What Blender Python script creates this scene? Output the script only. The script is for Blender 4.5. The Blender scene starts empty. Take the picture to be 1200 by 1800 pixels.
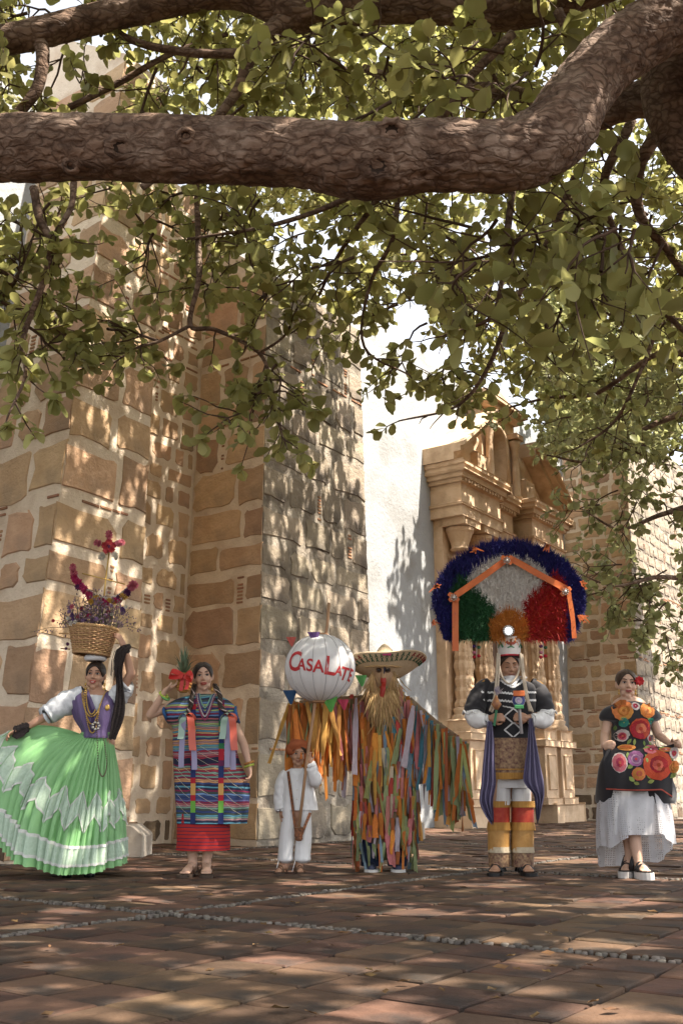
import bpy, bmesh, math, random
import numpy as np
from mathutils import Vector, Matrix, Euler, noise
from mathutils.bvhtree import BVHTree
sc = bpy.context.scene
# ------------------------------------------------------------ camera, sky, sun, exposure
F = 1750.0; PITCH = math.atan(490 / F); CAMH = 0.61
SP, CP = math.sin(PITCH), math.cos(PITCH)
cd = bpy.data.cameras.new('camera'); cam = bpy.data.objects.new('camera', cd); sc.collection.objects.link(cam)
cam.location = (0, 0, CAMH); cam.rotation_euler = (math.pi / 2 + PITCH, 0, 0)
cd.sensor_fit = 'VERTICAL'; cd.sensor_height = 36; cd.lens = 36 * F / 1800; cd.clip_end = 3000
sc.camera = cam
SUN_AZ, SUN_EL = math.radians(110), math.radians(60)      # azimuth clockwise from the view direction (+y)
SD = Vector((math.cos(SUN_EL) * math.sin(SUN_AZ), math.cos(SUN_EL) * math.cos(SUN_AZ), math.sin(SUN_EL)))
w = bpy.data.worlds.new('World'); sc.world = w; w.use_nodes = True
nt = w.node_tree; bg = nt.nodes['Background']
sky = nt.nodes.new('ShaderNodeTexSky'); sky.sky_type = 'NISHITA'; sky.sun_disc = False
sky.sun_elevation = SUN_EL; sky.sun_rotation = SUN_AZ
sky.air_density = 0.9; sky.dust_density = 5.0; sky.ozone_density = 0.8; sky.altitude = 1500
hz = nt.nodes.new('ShaderNodeHueSaturation'); hz.inputs['Saturation'].default_value = 0.22        # milky midday sky
nt.links.new(sky.outputs[0], hz.inputs['Color']); nt.links.new(hz.outputs[0], bg.inputs[0]); bg.inputs[1].default_value = 0.125
sl = bpy.data.lights.new('sun', 'SUN'); sl.energy = 4.2; sl.angle = math.radians(0.53); sl.color = (1.0, 0.91, 0.79)
so = bpy.data.objects.new('sun', sl); sc.collection.objects.link(so)
so.rotation_euler = SD.to_track_quat('Z', 'Y').to_euler(); so.location = SD * 60
sc.view_settings.view_transform = 'Standard'; sc.view_settings.look = 'None'
sc.view_settings.exposure = 2.1; sc.view_settings.gamma = 1.0; sc.view_settings.use_curve_mapping = False
sc.cycles.max_bounces = 7; sc.cycles.diffuse_bounces = 4; sc.cycles.glossy_bounces = 2
sc.cycles.transmission_bounces = 5; sc.cycles.transparent_max_bounces = 8; sc.cycles.caustics_reflective = False
sc.cycles.use_denoising = True
# ------------------------------------------------------------ helpers
COL = sc.collection
PENDING = []                                        # objects are linked to the scene at the very end
def at(px, py, Y):
    """world point at depth Y seen along a direction"""
    up = 900 - py; k = Y / (F * CP - up * SP)
    return Vector(((px - 600) * k, Y, CAMH + (F * SP + up * CP) * k))
def gnd(px, py):
    up = 900 - py; k = -CAMH / (F * SP + up * CP)
    return Vector(((px - 600) * k, (F * CP - up * SP) * k, 0))
def proj(p):
    """world point -> position in the 1200x1800 photograph (only used to pick which pieces show largest)"""
    d = p[1] * CP + (p[2] - CAMH) * SP; v = -p[1] * SP + (p[2] - CAMH) * CP
    if d < .05: return None
    return 600 + F * p[0] / d, 900 - F * v / d
def tag(o, label=None, cat=None, group=None, kind=None):
    if label: o['label'] = label
    if cat: o['category'] = cat
    if group: o['group'] = group
    if kind: o['kind'] = kind
    return o
def empty(name, loc, label=None, cat=None, group=None, kind=None):
    o = bpy.data.objects.new(name, None); PENDING.append(o); o.location = loc; o.empty_display_size = .1
    return tag(o, label, cat, group, kind)
def wloc(o):
    v = Vector(o.location)
    while o.parent: o = o.parent; v += Vector(o.location)
    return v
def obj(name, me, m=None, parent=None, loc=None):
    """link a mesh whose vertices are local to loc (world); loc None = vertices are in world space"""
    o = bpy.data.objects.new(name, me); PENDING.append(o)
    base = wloc(parent) if parent else Vector((0, 0, 0))
    if parent: o.parent = parent
    o.location = (Vector(loc) if loc is not None else Vector((0, 0, 0))) - base
    if m is not None:
        if len(me.materials) == 0: me.materials.append(m)
        else:
            o.material_slots[0].link = 'OBJECT'; o.material_slots[0].material = m
    return o
def mk(bm, smooth=False):
    me = bpy.data.meshes.new('mesh'); bmesh.ops.recalc_face_normals(bm, faces=bm.faces) if len(bm.faces) < 60000 else None
    bm.to_mesh(me); bm.free()
    if smooth: me.polygons.foreach_set('use_smooth', [True] * len(me.polygons))
    return me
def mesh_np(V, Fq, smooth=False, mat_idx=None):
    """fast mesh from numpy: V (n,3), Fq (m,k)"""
    V = np.asarray(V, dtype=np.float32); Fq = np.asarray(Fq, dtype=np.int32)
    me = bpy.data.meshes.new('mesh'); k = Fq.shape[1]
    me.vertices.add(len(V)); me.vertices.foreach_set('co', V.ravel())
    me.loops.add(Fq.size); me.loops.foreach_set('vertex_index', Fq.ravel())
    me.polygons.add(len(Fq)); me.polygons.foreach_set('loop_start', np.arange(0, Fq.size, k, dtype=np.int32))
    if mat_idx is not None: me.polygons.foreach_set('material_index', np.asarray(mat_idx, dtype=np.int32))
    if smooth: me.polygons.foreach_set('use_smooth', np.ones(len(Fq), dtype=bool))
    me.update(calc_edges=True); me.validate()
    return me
def frame_of(d, up=Vector((0, 0, 1))):
    d = Vector(d).normalized()
    if abs(d.dot(up)) > .97: up = Vector((1, 0, 0)) if abs(d.x) < .9 else Vector((0, 1, 0))
    s = d.cross(up).normalized(); t = s.cross(d).normalized()
    return s, t, d
def add_poly(bm, rings, closed=True, cap0=True, cap1=True):
    """skin a list of rings (lists of Vectors, equal length)"""
    vs = [[bm.verts.new(p) for p in r] for r in rings]; n = len(vs[0])
    for a, b in zip(vs, vs[1:]):
        for i in range(n if closed else n - 1):
            j = (i + 1) % n
            bm.faces.new((a[i], a[j], b[j], b[i]))
    if closed and cap0 and n > 2: bm.faces.new(vs[0][::-1])
    if closed and cap1 and n > 2: bm.faces.new(vs[-1])
    return vs
def tube(bm, pts, rad, n=8, cap=True, bump=0, seed=0, flat=1.0):
    pts = [Vector(p) for p in pts]
    if not hasattr(rad, '__len__'): rad = [rad] * len(pts)
    rings = []; up = Vector((0, 0, 1)); s = None
    for i, p in enumerate(pts):
        d = (pts[min(i + 1, len(pts) - 1)] - pts[max(i - 1, 0)])
        if d.length < 1e-9: d = Vector((0, 0, 1))
        d.normalize()
        if s is None: s, t, _ = frame_of(d)
        else:
            s = (s - d * s.dot(d)).normalized(); t = s.cross(d).normalized()
        r = rad[i]; ring = []
        for k in range(n):
            a = 2 * math.pi * k / n
            rr = r
            if bump: rr *= 1 + bump * noise.noise(Vector((math.cos(a) * 1.3, math.sin(a) * 1.3, i * .35)) + Vector((seed, 0, 0)))
            ring.append(p + (s * math.cos(a) + t * math.sin(a) * flat) * rr)
        rings.append(ring)
    add_poly(bm, rings, True, cap, cap)
def smooth_path(pts, per=6):
    """Catmull-Rom through points (may carry extra components as tuples of floats)"""
    P = [np.array(p, dtype=float) for p in pts]; P = [2 * P[0] - P[1]] + P + [2 * P[-1] - P[-2]]
    out = []
    for i in range(1, len(P) - 2):
        for k in range(per):
            t = k / per; a, b, c, d = P[i - 1], P[i], P[i + 1], P[i + 2]
            out.append(.5 * ((2 * b) + (c - a) * t + (2 * a - 5 * b + 4 * c - d) * t * t + (3 * b - a - 3 * c + d) * t ** 3))
    out.append(P[-2]); return out
def box(bm, c, s, R=None, bev=0):
    """box centre c, size s, optional 3x3 rotation"""
    r = bmesh.ops.create_cube(bm, size=1)
    vs = r['verts']
    for v in vs:
        q = Vector((v.co.x * s[0], v.co.y * s[1], v.co.z * s[2]))
        if R is not None: q = R @ q
        v.co = q + Vector(c)
    if bev:
        es = {e for v in vs for e in v.link_edges}
        bmesh.ops.bevel(bm, geom=list(es), offset=bev, segments=1, affect='EDGES')
def ell(bm, c, r, R=None, u=16, v=10):
    c = Vector(c); rings = []
    for j in range(v + 1):
        t = math.pi * min(max(j / v, .012), .988); ring = []
        for i in range(u):
            a = 2 * math.pi * i / u; p = Vector((math.sin(t) * math.cos(a) * r[0], math.sin(t) * math.sin(a) * r[1], -math.cos(t) * r[2])); ring.append(c + (R @ p if R is not None else p))
        rings.append(ring)
    add_poly(bm, rings)
def cap(bm, p0, r0, p1, r1, n=12):
    """tapered capsule"""
    p0, p1 = Vector(p0), Vector(p1); s, t, d = frame_of(p1 - p0)
    rings = []
    for k in range(4):
        a = math.pi / 2 * k / 4
        rings.append((p0 - d * r0 * math.cos(a), max(r0 * math.sin(a), 1e-4)))
    rings += [(p0, r0), (p1, r1)]
    for k in range(3, -1, -1):
        a = math.pi / 2 * k / 4
        rings.append((p1 + d * r1 * math.cos(a), max(r1 * math.sin(a), 1e-4)))
    add_poly(bm, [[c + (s * math.cos(2 * math.pi * i / n) + t * math.sin(2 * math.pi * i / n)) * r for i in range(n)] for c, r in rings])
def lathe(bm, prof, c, n=24, flute=0, fl_n=0):
    rings = []
    for r, z in prof:
        ring = []
        for k in range(n):
            a = 2 * math.pi * k / n
            rr = r * (1 - flute * (.5 + .5 * math.cos(a * fl_n))) if flute else r
            ring.append(Vector((c[0] + math.cos(a) * rr, c[1] + math.sin(a) * rr, c[2] + z)))
        rings.append(ring)
    add_poly(bm, rings)
# ------------------------------------------------------------ materials
MATS = {}
def mat(name, c1, c2=None, scale=6.0, rough=.85, bump=0.0, bscale=None, spec=.3, detail=5, vary=0.0, stretch=None,
        transl=0.0, sheen=0.0, metal=0.0, c3=None, s3=1.5, sss=0.0, emit=None, dist=.01):
    """two-tone noise material with relief; vary shifts brightness per object / island"""
    if name in MATS: return MATS[name]
    m = bpy.data.materials.new(name); m.use_nodes = True; n = m.node_tree; N = n.nodes; L = n.links
    b = N['Principled BSDF']; out = N['Material Output']
    c2 = c2 or tuple(v * .8 for v in c1)
    tc = N.new('ShaderNodeTexCoord'); mp = N.new('ShaderNodeMapping'); L.new(tc.outputs['Object'], mp.inputs[0])
    if stretch: mp.inputs['Scale'].default_value = stretch
    oi = N.new('ShaderNodeObjectInfo'); ge = N.new('ShaderNodeNewGeometry')
    ad = N.new('ShaderNodeMath'); ad.operation = 'ADD'; L.new(oi.outputs['Random'], ad.inputs[0]); L.new(ge.outputs['Random Per Island'], ad.inputs[1])
    fr = N.new('ShaderNodeMath'); fr.operation = 'FRACT'; L.new(ad.outputs[0], fr.inputs[0])
    nz = N.new('ShaderNodeTexNoise'); nz.noise_dimensions = '4D'; nz.inputs['Scale'].default_value = scale; nz.inputs['Detail'].default_value = detail
    L.new(mp.outputs[0], nz.inputs['Vector'])
    mw = N.new('ShaderNodeMath'); mw.operation = 'MULTIPLY'; mw.inputs[1].default_value = 37.0; L.new(fr.outputs[0], mw.inputs[0]); L.new(mw.outputs[0], nz.inputs['W'])
    cr = N.new('ShaderNodeValToRGB'); cr.color_ramp.elements[0].position = .32; cr.color_ramp.elements[1].position = .68
    cr.color_ramp.elements[0].color = (*c1, 1); cr.color_ramp.elements[1].color = (*c2, 1)
    L.new(nz.outputs['Fac'], cr.inputs[0]); col = cr.outputs[0]
    if c3:
        n3 = N.new('ShaderNodeTexNoise'); n3.inputs['Scale'].default_value = s3; n3.inputs['Detail'].default_value = 6; L.new(tc.outputs['Object'], n3.inputs['Vector'])
        r3 = N.new('ShaderNodeValToRGB'); r3.color_ramp.elements[0].position = .5; r3.color_ramp.elements[1].position = .66
        L.new(n3.outputs['Fac'], r3.inputs[0])
        mx = N.new('ShaderNodeMix'); mx.data_type = 'RGBA'; L.new(r3.outputs[0], mx.inputs[0]); L.new(col, mx.inputs[6]); mx.inputs[7].default_value = (*c3, 1); col = mx.outputs[2]
    if vary:
        hs = N.new('ShaderNodeHueSaturation')
        mr = N.new('ShaderNodeMapRange'); mr.inputs[3].default_value = 1 - vary; mr.inputs[4].default_value = 1 + vary
        L.new(fr.outputs[0], mr.inputs[0]); L.new(mr.outputs[0], hs.inputs['Value'])
        m2 = N.new('ShaderNodeMath'); m2.operation = 'MULTIPLY'; m2.inputs[1].default_value = 7.31; L.new(fr.outputs[0], m2.inputs[0])
        f2 = N.new('ShaderNodeMath'); f2.operation = 'FRACT'; L.new(m2.outputs[0], f2.inputs[0])
        mh = N.new('ShaderNodeMapRange'); mh.inputs[3].default_value = .5 - vary * .045; mh.inputs[4].default_value = .5 + vary * .045
        L.new(f2.outputs[0], mh.inputs[0]); L.new(mh.outputs[0], hs.inputs['Hue'])
        L.new(col, hs.inputs['Color']); col = hs.outputs[0]
    L.new(col, b.inputs['Base Color'])
    b.inputs['Roughness'].default_value = rough; b.inputs['Specular IOR Level'].default_value = spec; b.inputs['Metallic'].default_value = metal
    if sheen: b.inputs['Sheen Weight'].default_value = sheen
    if sss: b.inputs['Subsurface Weight'].default_value = sss; b.inputs['Subsurface Radius'].default_value = (.02, .008, .004)
    if bump:
        nb = N.new('ShaderNodeTexNoise'); nb.inputs['Scale'].default_value = bscale or scale * 4; nb.inputs['Detail'].default_value = 8; nb.inputs['Roughness'].default_value = .65
        L.new(mp.outputs[0], nb.inputs['Vector'])
        bp = N.new('ShaderNodeBump'); bp.inputs['Strength'].default_value = bump; bp.inputs['Distance'].default_value = dist
        L.new(nb.outputs['Fac'], bp.inputs['Height']); L.new(bp.outputs[0], b.inputs['Normal'])
    if transl:
        tr = N.new('ShaderNodeBsdfTranslucent'); L.new(col, tr.inputs[0])
        ms = N.new('ShaderNodeMixShader'); ms.inputs[0].default_value = transl
        L.new(b.outputs[0], ms.inputs[1]); L.new(tr.outputs[0], ms.inputs[2]); L.new(ms.outputs[0], out.inputs[0])
    MATS[name] = m; return m
# ------------------------------------------------------------ the setting: pavement
TH = math.radians(35); U = Vector((math.sin(TH), math.cos(TH), 0)); NN = Vector((math.cos(TH), -math.sin(TH), 0))
Q0 = Vector((-2.05, 12.57, 0))                      # a point on the nave wall
def WP(a, b, z): return Q0 + U * a + NN * b + Vector((0, 0, z))
RW = Matrix((U, NN, Vector((0, 0, 1)))).transposed()  # columns: u, n, z
m_tile = mat('clay_tile', (.072, .040, .024), (.108, .060, .035), 5.0, .85, .7, 26, vary=.34, c3=(.040, .028, .021), s3=3.5, dist=.014, detail=9)
m_bed = mat('paving_bed', (.036, .025, .018), (.06, .042, .032), 14, .95, .5, 60, c3=(.11, .085, .065), s3=.7)
m_peb = mat('pebble_stone', (.10, .085, .07), (.145, .125, .105), 18, .75, .25, 50, vary=.35)
rng = random.Random(5)
T = .29
X0 = gnd(293, 1606)                                  # crossing of the two pebble strips
def gu(i, j): return X0 + U * i + NN * j            # metres along u, n
bm = bmesh.new(); S = 220
vs = [bm.verts.new(p) for p in ((-S, -S, -.012), (S, -S, -.012), (S, S * 2, -.012), (-S, S * 2, -.012))]; bm.faces.new(vs)
pave = obj('pavement', mk(bm), m_bed); tag(pave, kind='structure')
SW = .036                                            # half width of a strip
def tile_bm(bm, c, sx, sy, h, rz, tilt):
    R = Matrix.Rotation(rz, 3, 'Z') @ RW @ Matrix.Rotation(tilt[0], 3, 'X') @ Matrix.Rotation(tilt[1], 3, 'Y')
    rings = []
    for z, ins in ((-.02, 0), (h - .005, 0), (h, .006)):
        rings.append([c + R @ Vector((x * (sx / 2 - ins), y * (sy / 2 - ins), z)) for x, y in ((-1, -1), (1, -1), (1, 1), (-1, 1))])
    add_poly(bm, rings, cap0=False)
tiles = []
def cells(lo, hi):
    out = []
    k = int(lo // (5 * T + 2 * SW)) - 1
    per = 12 * T + 2 * SW
    s = math.floor(lo / per) * per
    while s < hi:
        for q in range(12): out.append(s + SW + T * (q + .5))
        s += per
    return out
for i in cells(-9, 26):
    for j in cells(-16, 14):
        c = gu(i, j)
        if c.y < 1.6 or abs(c.x) > 3 + c.y * .75: continue
        b = (c - Q0).dot(NN)
        if b < -.15: continue
        p = proj((c.x, c.y, 0))
        vis = p is not None and -60 < p[0] < 1260 and p[1] < 1860
        tiles.append((c, vis))
near = sorted([t for t in tiles if t[1]], key=lambda t: t[0].y)[:300]
nid = {id(t) for t in near}
far = bmesh.new()
for t in tiles:
    c = t[0]; h = rng.uniform(-.004, .008); rz = rng.gauss(0, .009); tl = (rng.gauss(0, .011), rng.gauss(0, .011))
    sx = T - rng.uniform(.007, .02); sy = T - rng.uniform(.007, .02)
    if id(t) in nid:
        bm = bmesh.new(); tile_bm(bm, Vector((0, 0, 0)), sx, sy, h, rz, tl); obj('tile', mk(bm), m_tile, pave, c)
    else: tile_bm(far, c, sx, sy, h, rz, tl)
o = obj('tiles_beyond', mk(far), m_tile, pave); tag(o, kind='stuff')
def pebble(bm, c, r, rz, h):
    R = Matrix.Rotation(rz, 3, 'Z'); n = 7; rings = []
    for q, zz in ((.85, -.01), (1, h * .45), (.72, h * .9)):
        rings.append([c + R @ Vector((math.cos(2 * math.pi * k / n) * r[0] * q * rng.uniform(.85, 1.1), math.sin(2 * math.pi * k / n) * r[1] * q * rng.uniform(.85, 1.1), zz)) for k in range(n)])
    add_poly(bm, rings, cap0=False)
per = 12 * T + 2 * SW
pb = []
for axis in (0, 1):
    for k in range(-4, 7):
        s0 = k * per; L = -9.0
        while L < 16:
            st = rng.uniform(.028, .055); w = 0
            for row in (-1, 1):
                if rng.random() < .06: continue
                a, b = L + rng.gauss(0, .006), s0 + row * .017 + rng.gauss(0, .005)
                c = gu(b, a) if axis == 0 else gu(a, b)
                p = proj((c.x, c.y, 0)); bb = (c - Q0).dot(NN)
                if bb > .1 and c.y > 2 and p and -30 < p[0] < 1230 and p[1] < 1830 and c.y < 13:
                    pb.append((c.y, c, (rng.uniform(.013, .022), rng.uniform(.011, .016)), rng.uniform(0, 3), rng.uniform(.004, .012)))
            L += st
pb.sort(key=lambda t: t[0])
strip = bmesh.new()
for q, (_, c, r, rz, h) in enumerate(pb[300:]): pebble(strip, c, r, rz, h)
strip_o = obj('pebble_strip', mk(strip, True), m_peb, pave); tag(strip_o, kind='stuff')
for q, (_, c, r, rz, h) in enumerate(pb[:300]):
    bm = bmesh.new(); pebble(bm, Vector((0, 0, 0)), r, rz, h); obj('pebble', mk(bm, True), m_peb, strip_o, c)
# a few dry leaves and bits of litter lying on the paving
m_dry = mat('dry_leaf', (.10, .05, .02), (.17, .10, .04), 20, .8, vary=.3)
for q in range(60):
    px, py = rng.uniform(20, 1180), rng.uniform(1550, 1795); c = gnd(px, py)
    bm = bmesh.new(); a = rng.uniform(.015, .035); rz = rng.uniform(0, 6.3); R = Matrix.Rotation(rz, 3, 'Z') @ Matrix.Rotation(rng.uniform(-.4, .4), 3, 'X')
    P = [R @ Vector(v) for v in ((-a, 0, 0), (-a * .3, a * .45, .006), (a * .5, a * .38, .004), (a, 0, .008), (a * .5, -a * .38, .002), (-a * .3, -a * .45, .007))]
    vv = [bm.verts.new(p) for p in P]; bm.faces.new((vv[0], vv[1], vv[2], vv[3])); bm.faces.new((vv[0], vv[3], vv[4], vv[5]))
    o = obj('fallen_leaf', mk(bm), m_dry, None, c + Vector((0, 0, .012))); tag(o, 'small dry brown leaf lying on the clay paving', 'leaf', 'dry leaves on the paving')

# ------------------------------------------------------------ rubble-stone walls
m_mort = mat('lime_mortar', (.66, .54, .41), (.74, .62, .48), 7, .95, .8, 30, c3=(.54, .41, .29), s3=2.2, dist=.02, detail=9)
m_mort_g = mat('grey_mortar', (.19, .155, .12), (.42, .37, .30), 5, .95, .9, 25, c3=(.10, .08, .06), s3=2.5, dist=.03)
m_stone = mat('ochre_stone', (.53, .355, .22), (.43, .275, .16), 4.5, .92, .9, 18, vary=.24, c3=(.38, .26, .165), s3=3.2, dist=.024, detail=9)
m_stone_g = mat('grey_stone', (.36, .30, .22), (.27, .22, .165), 3.0, .92, 1.0, 14, vary=.2, c3=(.15, .125, .10), s3=2.0, dist=.03)
m_stone_d = mat('dark_base_stone', (.20, .135, .085), (.13, .09, .06), 3.5, .9, .9, 14, vary=.3, dist=.025)  # darker tone for the stones near the base
m_pale = mat('pale_stone', (.31, .295, .27), (.36, .34, .31), 3.0, .9, .5, 20, vary=.1)
m_brick = mat('thin_brick', (.36, .20, .115), (.29, .15, .085), 9, .9, .5, 40, vary=.25)
def stone_mesh(W, H, d, rg, sharpL=False, sharpR=False, rough=1.0):
    """one dressed stone: local x along wall, y outwards, z up, centred"""
    w, h = W / 2, H / 2; q = min(W, H)
    def cut(sharp): return .004 if sharp else q * rg.choice((.03, .06, .1, .16, .26)) * rg.uniform(.8, 1.2) * rough
    c0, c1, c2, c3 = cut(sharpL), cut(sharpR), cut(sharpR), cut(sharpL); j = lambda: rg.uniform(-1, 1) * q * .065 * rough
    P = [(-w, -h + c0), (-w + c0, -h), (-w * .4 + j() * 2, -h + abs(j())), (w * .4 + j() * 2, -h + abs(j())), (w - c1, -h), (w, -h + c1), (w - abs(j()), j() * 2), (w, h - c2), (w - c2, h), (w * .4 + j() * 2, h - abs(j())), (-w * .4 + j() * 2, h - abs(j())), (-w + c3, h), (-w, h - c3), (-w + abs(j()), j() * 2)]
    P = [(x + (0 if (x < 0 and sharpL) or (x > 0 and sharpR) else j() * .6), z + j() * .6) for x, z in P]
    if sharpL: P = [(-w, z) if x < -w * .97 else (x, z) for x, z in P]
    if sharpR: P = [(w, z) if x > w * .97 else (x, z) for x, z in P]
    bm = bmesh.new(); ins = min(.012, q * .06); rings = []
    for y, k in ((-.015, 0), (d, 1)):
        ring = []
        for x, z in P:
            ix = 0 if (x < 0 and sharpL) or (x > 0 and sharpR) else ins
            ring.append(Vector((x - math.copysign(ix, x) * k if abs(x) > ix else x, y + (rg.uniform(-.002, .002) if k else 0), z - math.copysign(ins, z) * k)))
        rings.append(ring)
    add_poly(bm, rings, cap0=False)
    return mk(bm)
def rows_for(H, lo, hi, seed, chip=.3):
    r = random.Random(seed); out = []; t = .0
    while t < H:
        h = r.uniform(lo, hi); out.append((t, min(t + h, H + .2), 'stone')); t += h
        if r.random() < chip:
            n = r.choice((1, 1, 2, 3)); hh = n * .042 + .015; out.append((t, t + hh, 'chips%d' % n)); t += hh
    return out
def wall_face(parent, A, B, Ct, Dt, rows, wlo, whi, seed, ms, mb=None, joint=.045, sharp=(True, True), gap_chip=.25, dark=0.0, vis=None, depth=(.004, .015), rough=1.0):
    """fill the quad A-B (base) .. Dt-Ct (top) with single stones"""
    r = random.Random(seed); H = (Dt - A).length
    nrm = (B - A).cross(Dt - A).normalized()
    if nrm.dot(Vector((0, 0, CAMH)) - A) < 0: nrm.negate()
    for (t0, t1, kind) in rows:
        if t0 >= H - .05: break
        t1 = min(t1, H); tm = (t0 + t1) / 2
        def pt(s, t):
            f = t / H; L = A.lerp(Dt, f); Rr = B.lerp(Ct, f); return L.lerp(Rr, s / (Rr - L).length), (Rr - L)
        Wd = pt(0, tm)[1].length; ex = pt(0, tm)[1].normalized(); ez = (pt(0, t1)[0] - pt(0, t0)[0]).normalized()
        Rm = Matrix((ex, nrm, ez)).transposed()
        if (ex.cross(nrm)).dot(ez) < 0: pass
        def put(name, me, s, t, mm):
            c = pt(s, t)[0]
            if vis and not vis(c): return
            o = obj(name, me, mm, parent, c); o.rotation_mode = 'QUATERNION'
            M = Rm.copy()
            if M.determinant() < 0: M.col[0] = -M.col[0]
            o.rotation_quaternion = M.to_quaternion()
        if kind.startswith('chips'):
            n = int(kind[5:])
            for q in range(n):
                s = r.uniform(0, .3)
                while s < Wd - .1:
                    w = min(r.uniform(.10, .26), Wd - s)
                    if r.random() < .5:
                        bm = bmesh.new(); box(bm, (0, 0, 0), (w - .015, .022, .026), None, .003); put('brick', mk(bm), s + w / 2, t0 + .03 + q * .042, m_brick)
                    s += w
            continue
        s = 0; first = True; widths = []
        while s < Wd - .02:
            w = r.uniform(wlo, whi) * (1.15 if first else 1)
            if Wd - s - w < wlo * .6: w = Wd - s
            widths.append((s, w)); s += w; first = False
            if r.random() < gap_chip and Wd - s > .35:
                g = r.uniform(.07, .13); widths.append((s, -g)); s += g
        for q, (s, w) in enumerate(widths):
            if w < 0:
                zz = t0 + .03
                while zz < t1 - .03:
                    if r.random() < .65:
                        bm = bmesh.new(); box(bm, (0, 0, 0), (-w - .03 + r.uniform(-.015, .01), .02, .024), None, .003); put('brick', mk(bm), s - w / 2, zz, m_brick)
                    zz += .045
                continue
            jl = 0 if (q == 0 and sharp[0]) else joint / 2 * r.uniform(.6, 1.5); jr = 0 if (q == len(widths) - 1 and sharp[1]) else joint / 2 * r.uniform(.6, 1.5)
            jv = joint / 2 * r.uniform(.4, 1.3); hh = t1 - t0 - 2 * jv; ww = w - jl - jr
            if ww < .05 or hh < .05: continue
            sh = r.uniform(.8, 1.03) if hh > .25 else 1; tm_ = tm + r.uniform(-.03, .03)
            flip = (Matrix((ex, nrm, ez)).transposed().determinant() < 0)
            sl, sr = (q == 0 and sharp[0]), (q == len(widths) - 1 and sharp[1])
            if flip: sl, sr = sr, sl
            me = stone_mesh(ww, hh * sh, r.uniform(*depth), r, sl, sr, rough)
            put('stone', me, s + jl + ww / 2, tm_ if hh > .25 else tm, m_stone_d if (dark and t1 < dark * r.uniform(.6, 1.3)) else ms)
def prism(bm, base, top):
    add_poly(bm, [base, top])
SH = .0
def buttress(name, label, a0, a1, b1, H, bat_u, bat_n, seed, lo, hi, wlo, whi, ms_front, ms_side, mort, mort2=None, cat='buttress', vis=None, joint=.045, gap_chip=.25, dark=0, chip=.3, slope=.8, b0=-.3):
    root = empty(name, WP((a0 + a1) / 2, b1 / 2, 0), label, cat)
    k = H
    base = [WP(a0, b0, -.1), WP(a0, b1, -.1), WP(a1, b1, -.1), WP(a1, b0, -.1)]
    top = [WP(a0 + bat_u * k, b0, H), WP(a0 + bat_u * k, b1 - bat_n * k, H), WP(a1 - .0 * k, b1 - bat_n * k, H), WP(a1, b0, H)]
    cape = [WP(a0 + bat_u * k, b0, H + slope * b1), WP(a0 + bat_u * k, b0 + .05, H + slope * b1), WP(a1, b0 + .05, H + slope * b1), WP(a1, b0, H + slope * b1)]
    bm = bmesh.new(); add_poly(bm, [base, top, cape]); core = obj('core', mk(bm), mort, root)
    if mort2:
        core.data.materials.append(mort2)
        for p in core.data.polygons:
            if p.normal.dot(NN) > .8: p.material_index = 1
    rows = rows_for(H, lo, hi, seed, chip)
    z0 = lambda p: Vector((p.x, p.y, 0))
    wall_face(root, WP(a0, 0, 0), WP(a0, b1, 0), WP(a0 + bat_u * k, b1 - bat_n * k, H), WP(a0 + bat_u * k, 0, H), rows, wlo, whi, seed + 1, ms_front, sharp=(False, True), vis=vis, joint=joint, gap_chip=gap_chip, dark=dark)
    wall_face(root, WP(a0, b1, 0), WP(a1, b1, 0), WP(a1, b1 - bat_n * k, H), WP(a0 + bat_u * k, b1 - bat_n * k, H), rows, wlo, whi, seed + 2, ms_side, sharp=(True, True), vis=vis, joint=joint, gap_chip=gap_chip, dark=dark * .6)
    return root
def in_view(c, pad=90):
    p = proj(c); return p is not None and -pad < p[0] < 1200 + pad and -pad < p[1] < 1900
buttress('stone_buttress', 'battered ochre rubble-stone buttress behind the woman in the green skirt', -3.39, -1.96, 1.335, 8.8, .085, .0, 21, .38, .62, .35, .75, m_stone, m_stone, m_mort, vis=in_view, gap_chip=.1, dark=.5, joint=.06, chip=.12)
buttress('stone_buttress', 'tall stone buttress with weathered grey side behind the paper lantern', 0, 2.45, 1.34, 7.4, .03, .03, 33, .36, .6, .38, .8, m_stone, m_stone_g, m_mort, m_mort_g, vis=in_view, gap_chip=.14, joint=.046, chip=.3, dark=.35)
buttress('stone_tower', 'pale ochre stone tower behind the woman with the red hair flower', 12.25, 18, 1.6, 9.2, .09, .0, 47, .24, .40, .26, .5, m_stone, m_stone_g, m_mort, m_mort_g, cat='tower', vis=lambda c: in_view(c, 120), gap_chip=.08, chip=.12, joint=.05, dark=.75)
# nave wall: lime-washed rubble between the buttresses and round the portal
nave = empty('church_wall', WP(4, 0, 0), 'sunlit lime-washed church wall between buttress and carved portal', 'wall')
m_white = mat('lime_wash', (.30, .31, .32), (.345, .355, .36), 2.2, .95, .6, 14, c3=(.265, .265, .26), s3=1.6, dist=.03, detail=9)
bm = bmesh.new(); HN = 8.8
add_poly(bm, [[WP(-9, -.9, -.1), WP(-9, 0, -.1), WP(19, 0, -.1), WP(19, -.9, -.1)], [WP(-9, -.9, HN), WP(-9, 0, HN), WP(19, 0, HN), WP(19, -.9, HN)]])
obj('wall_core', mk(bm), m_white, nave)
r2 = rows_for(HN, .26, .42, 71, .3)
wall_face(nave, WP(-1.96, .004, 0), WP(0, .004, 0), WP(.25, .004, HN), WP(-1.96, .004, HN), r2, .22, .45, 72, m_stone, sharp=(False, False), vis=in_view, joint=.07, dark=.5)
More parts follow.
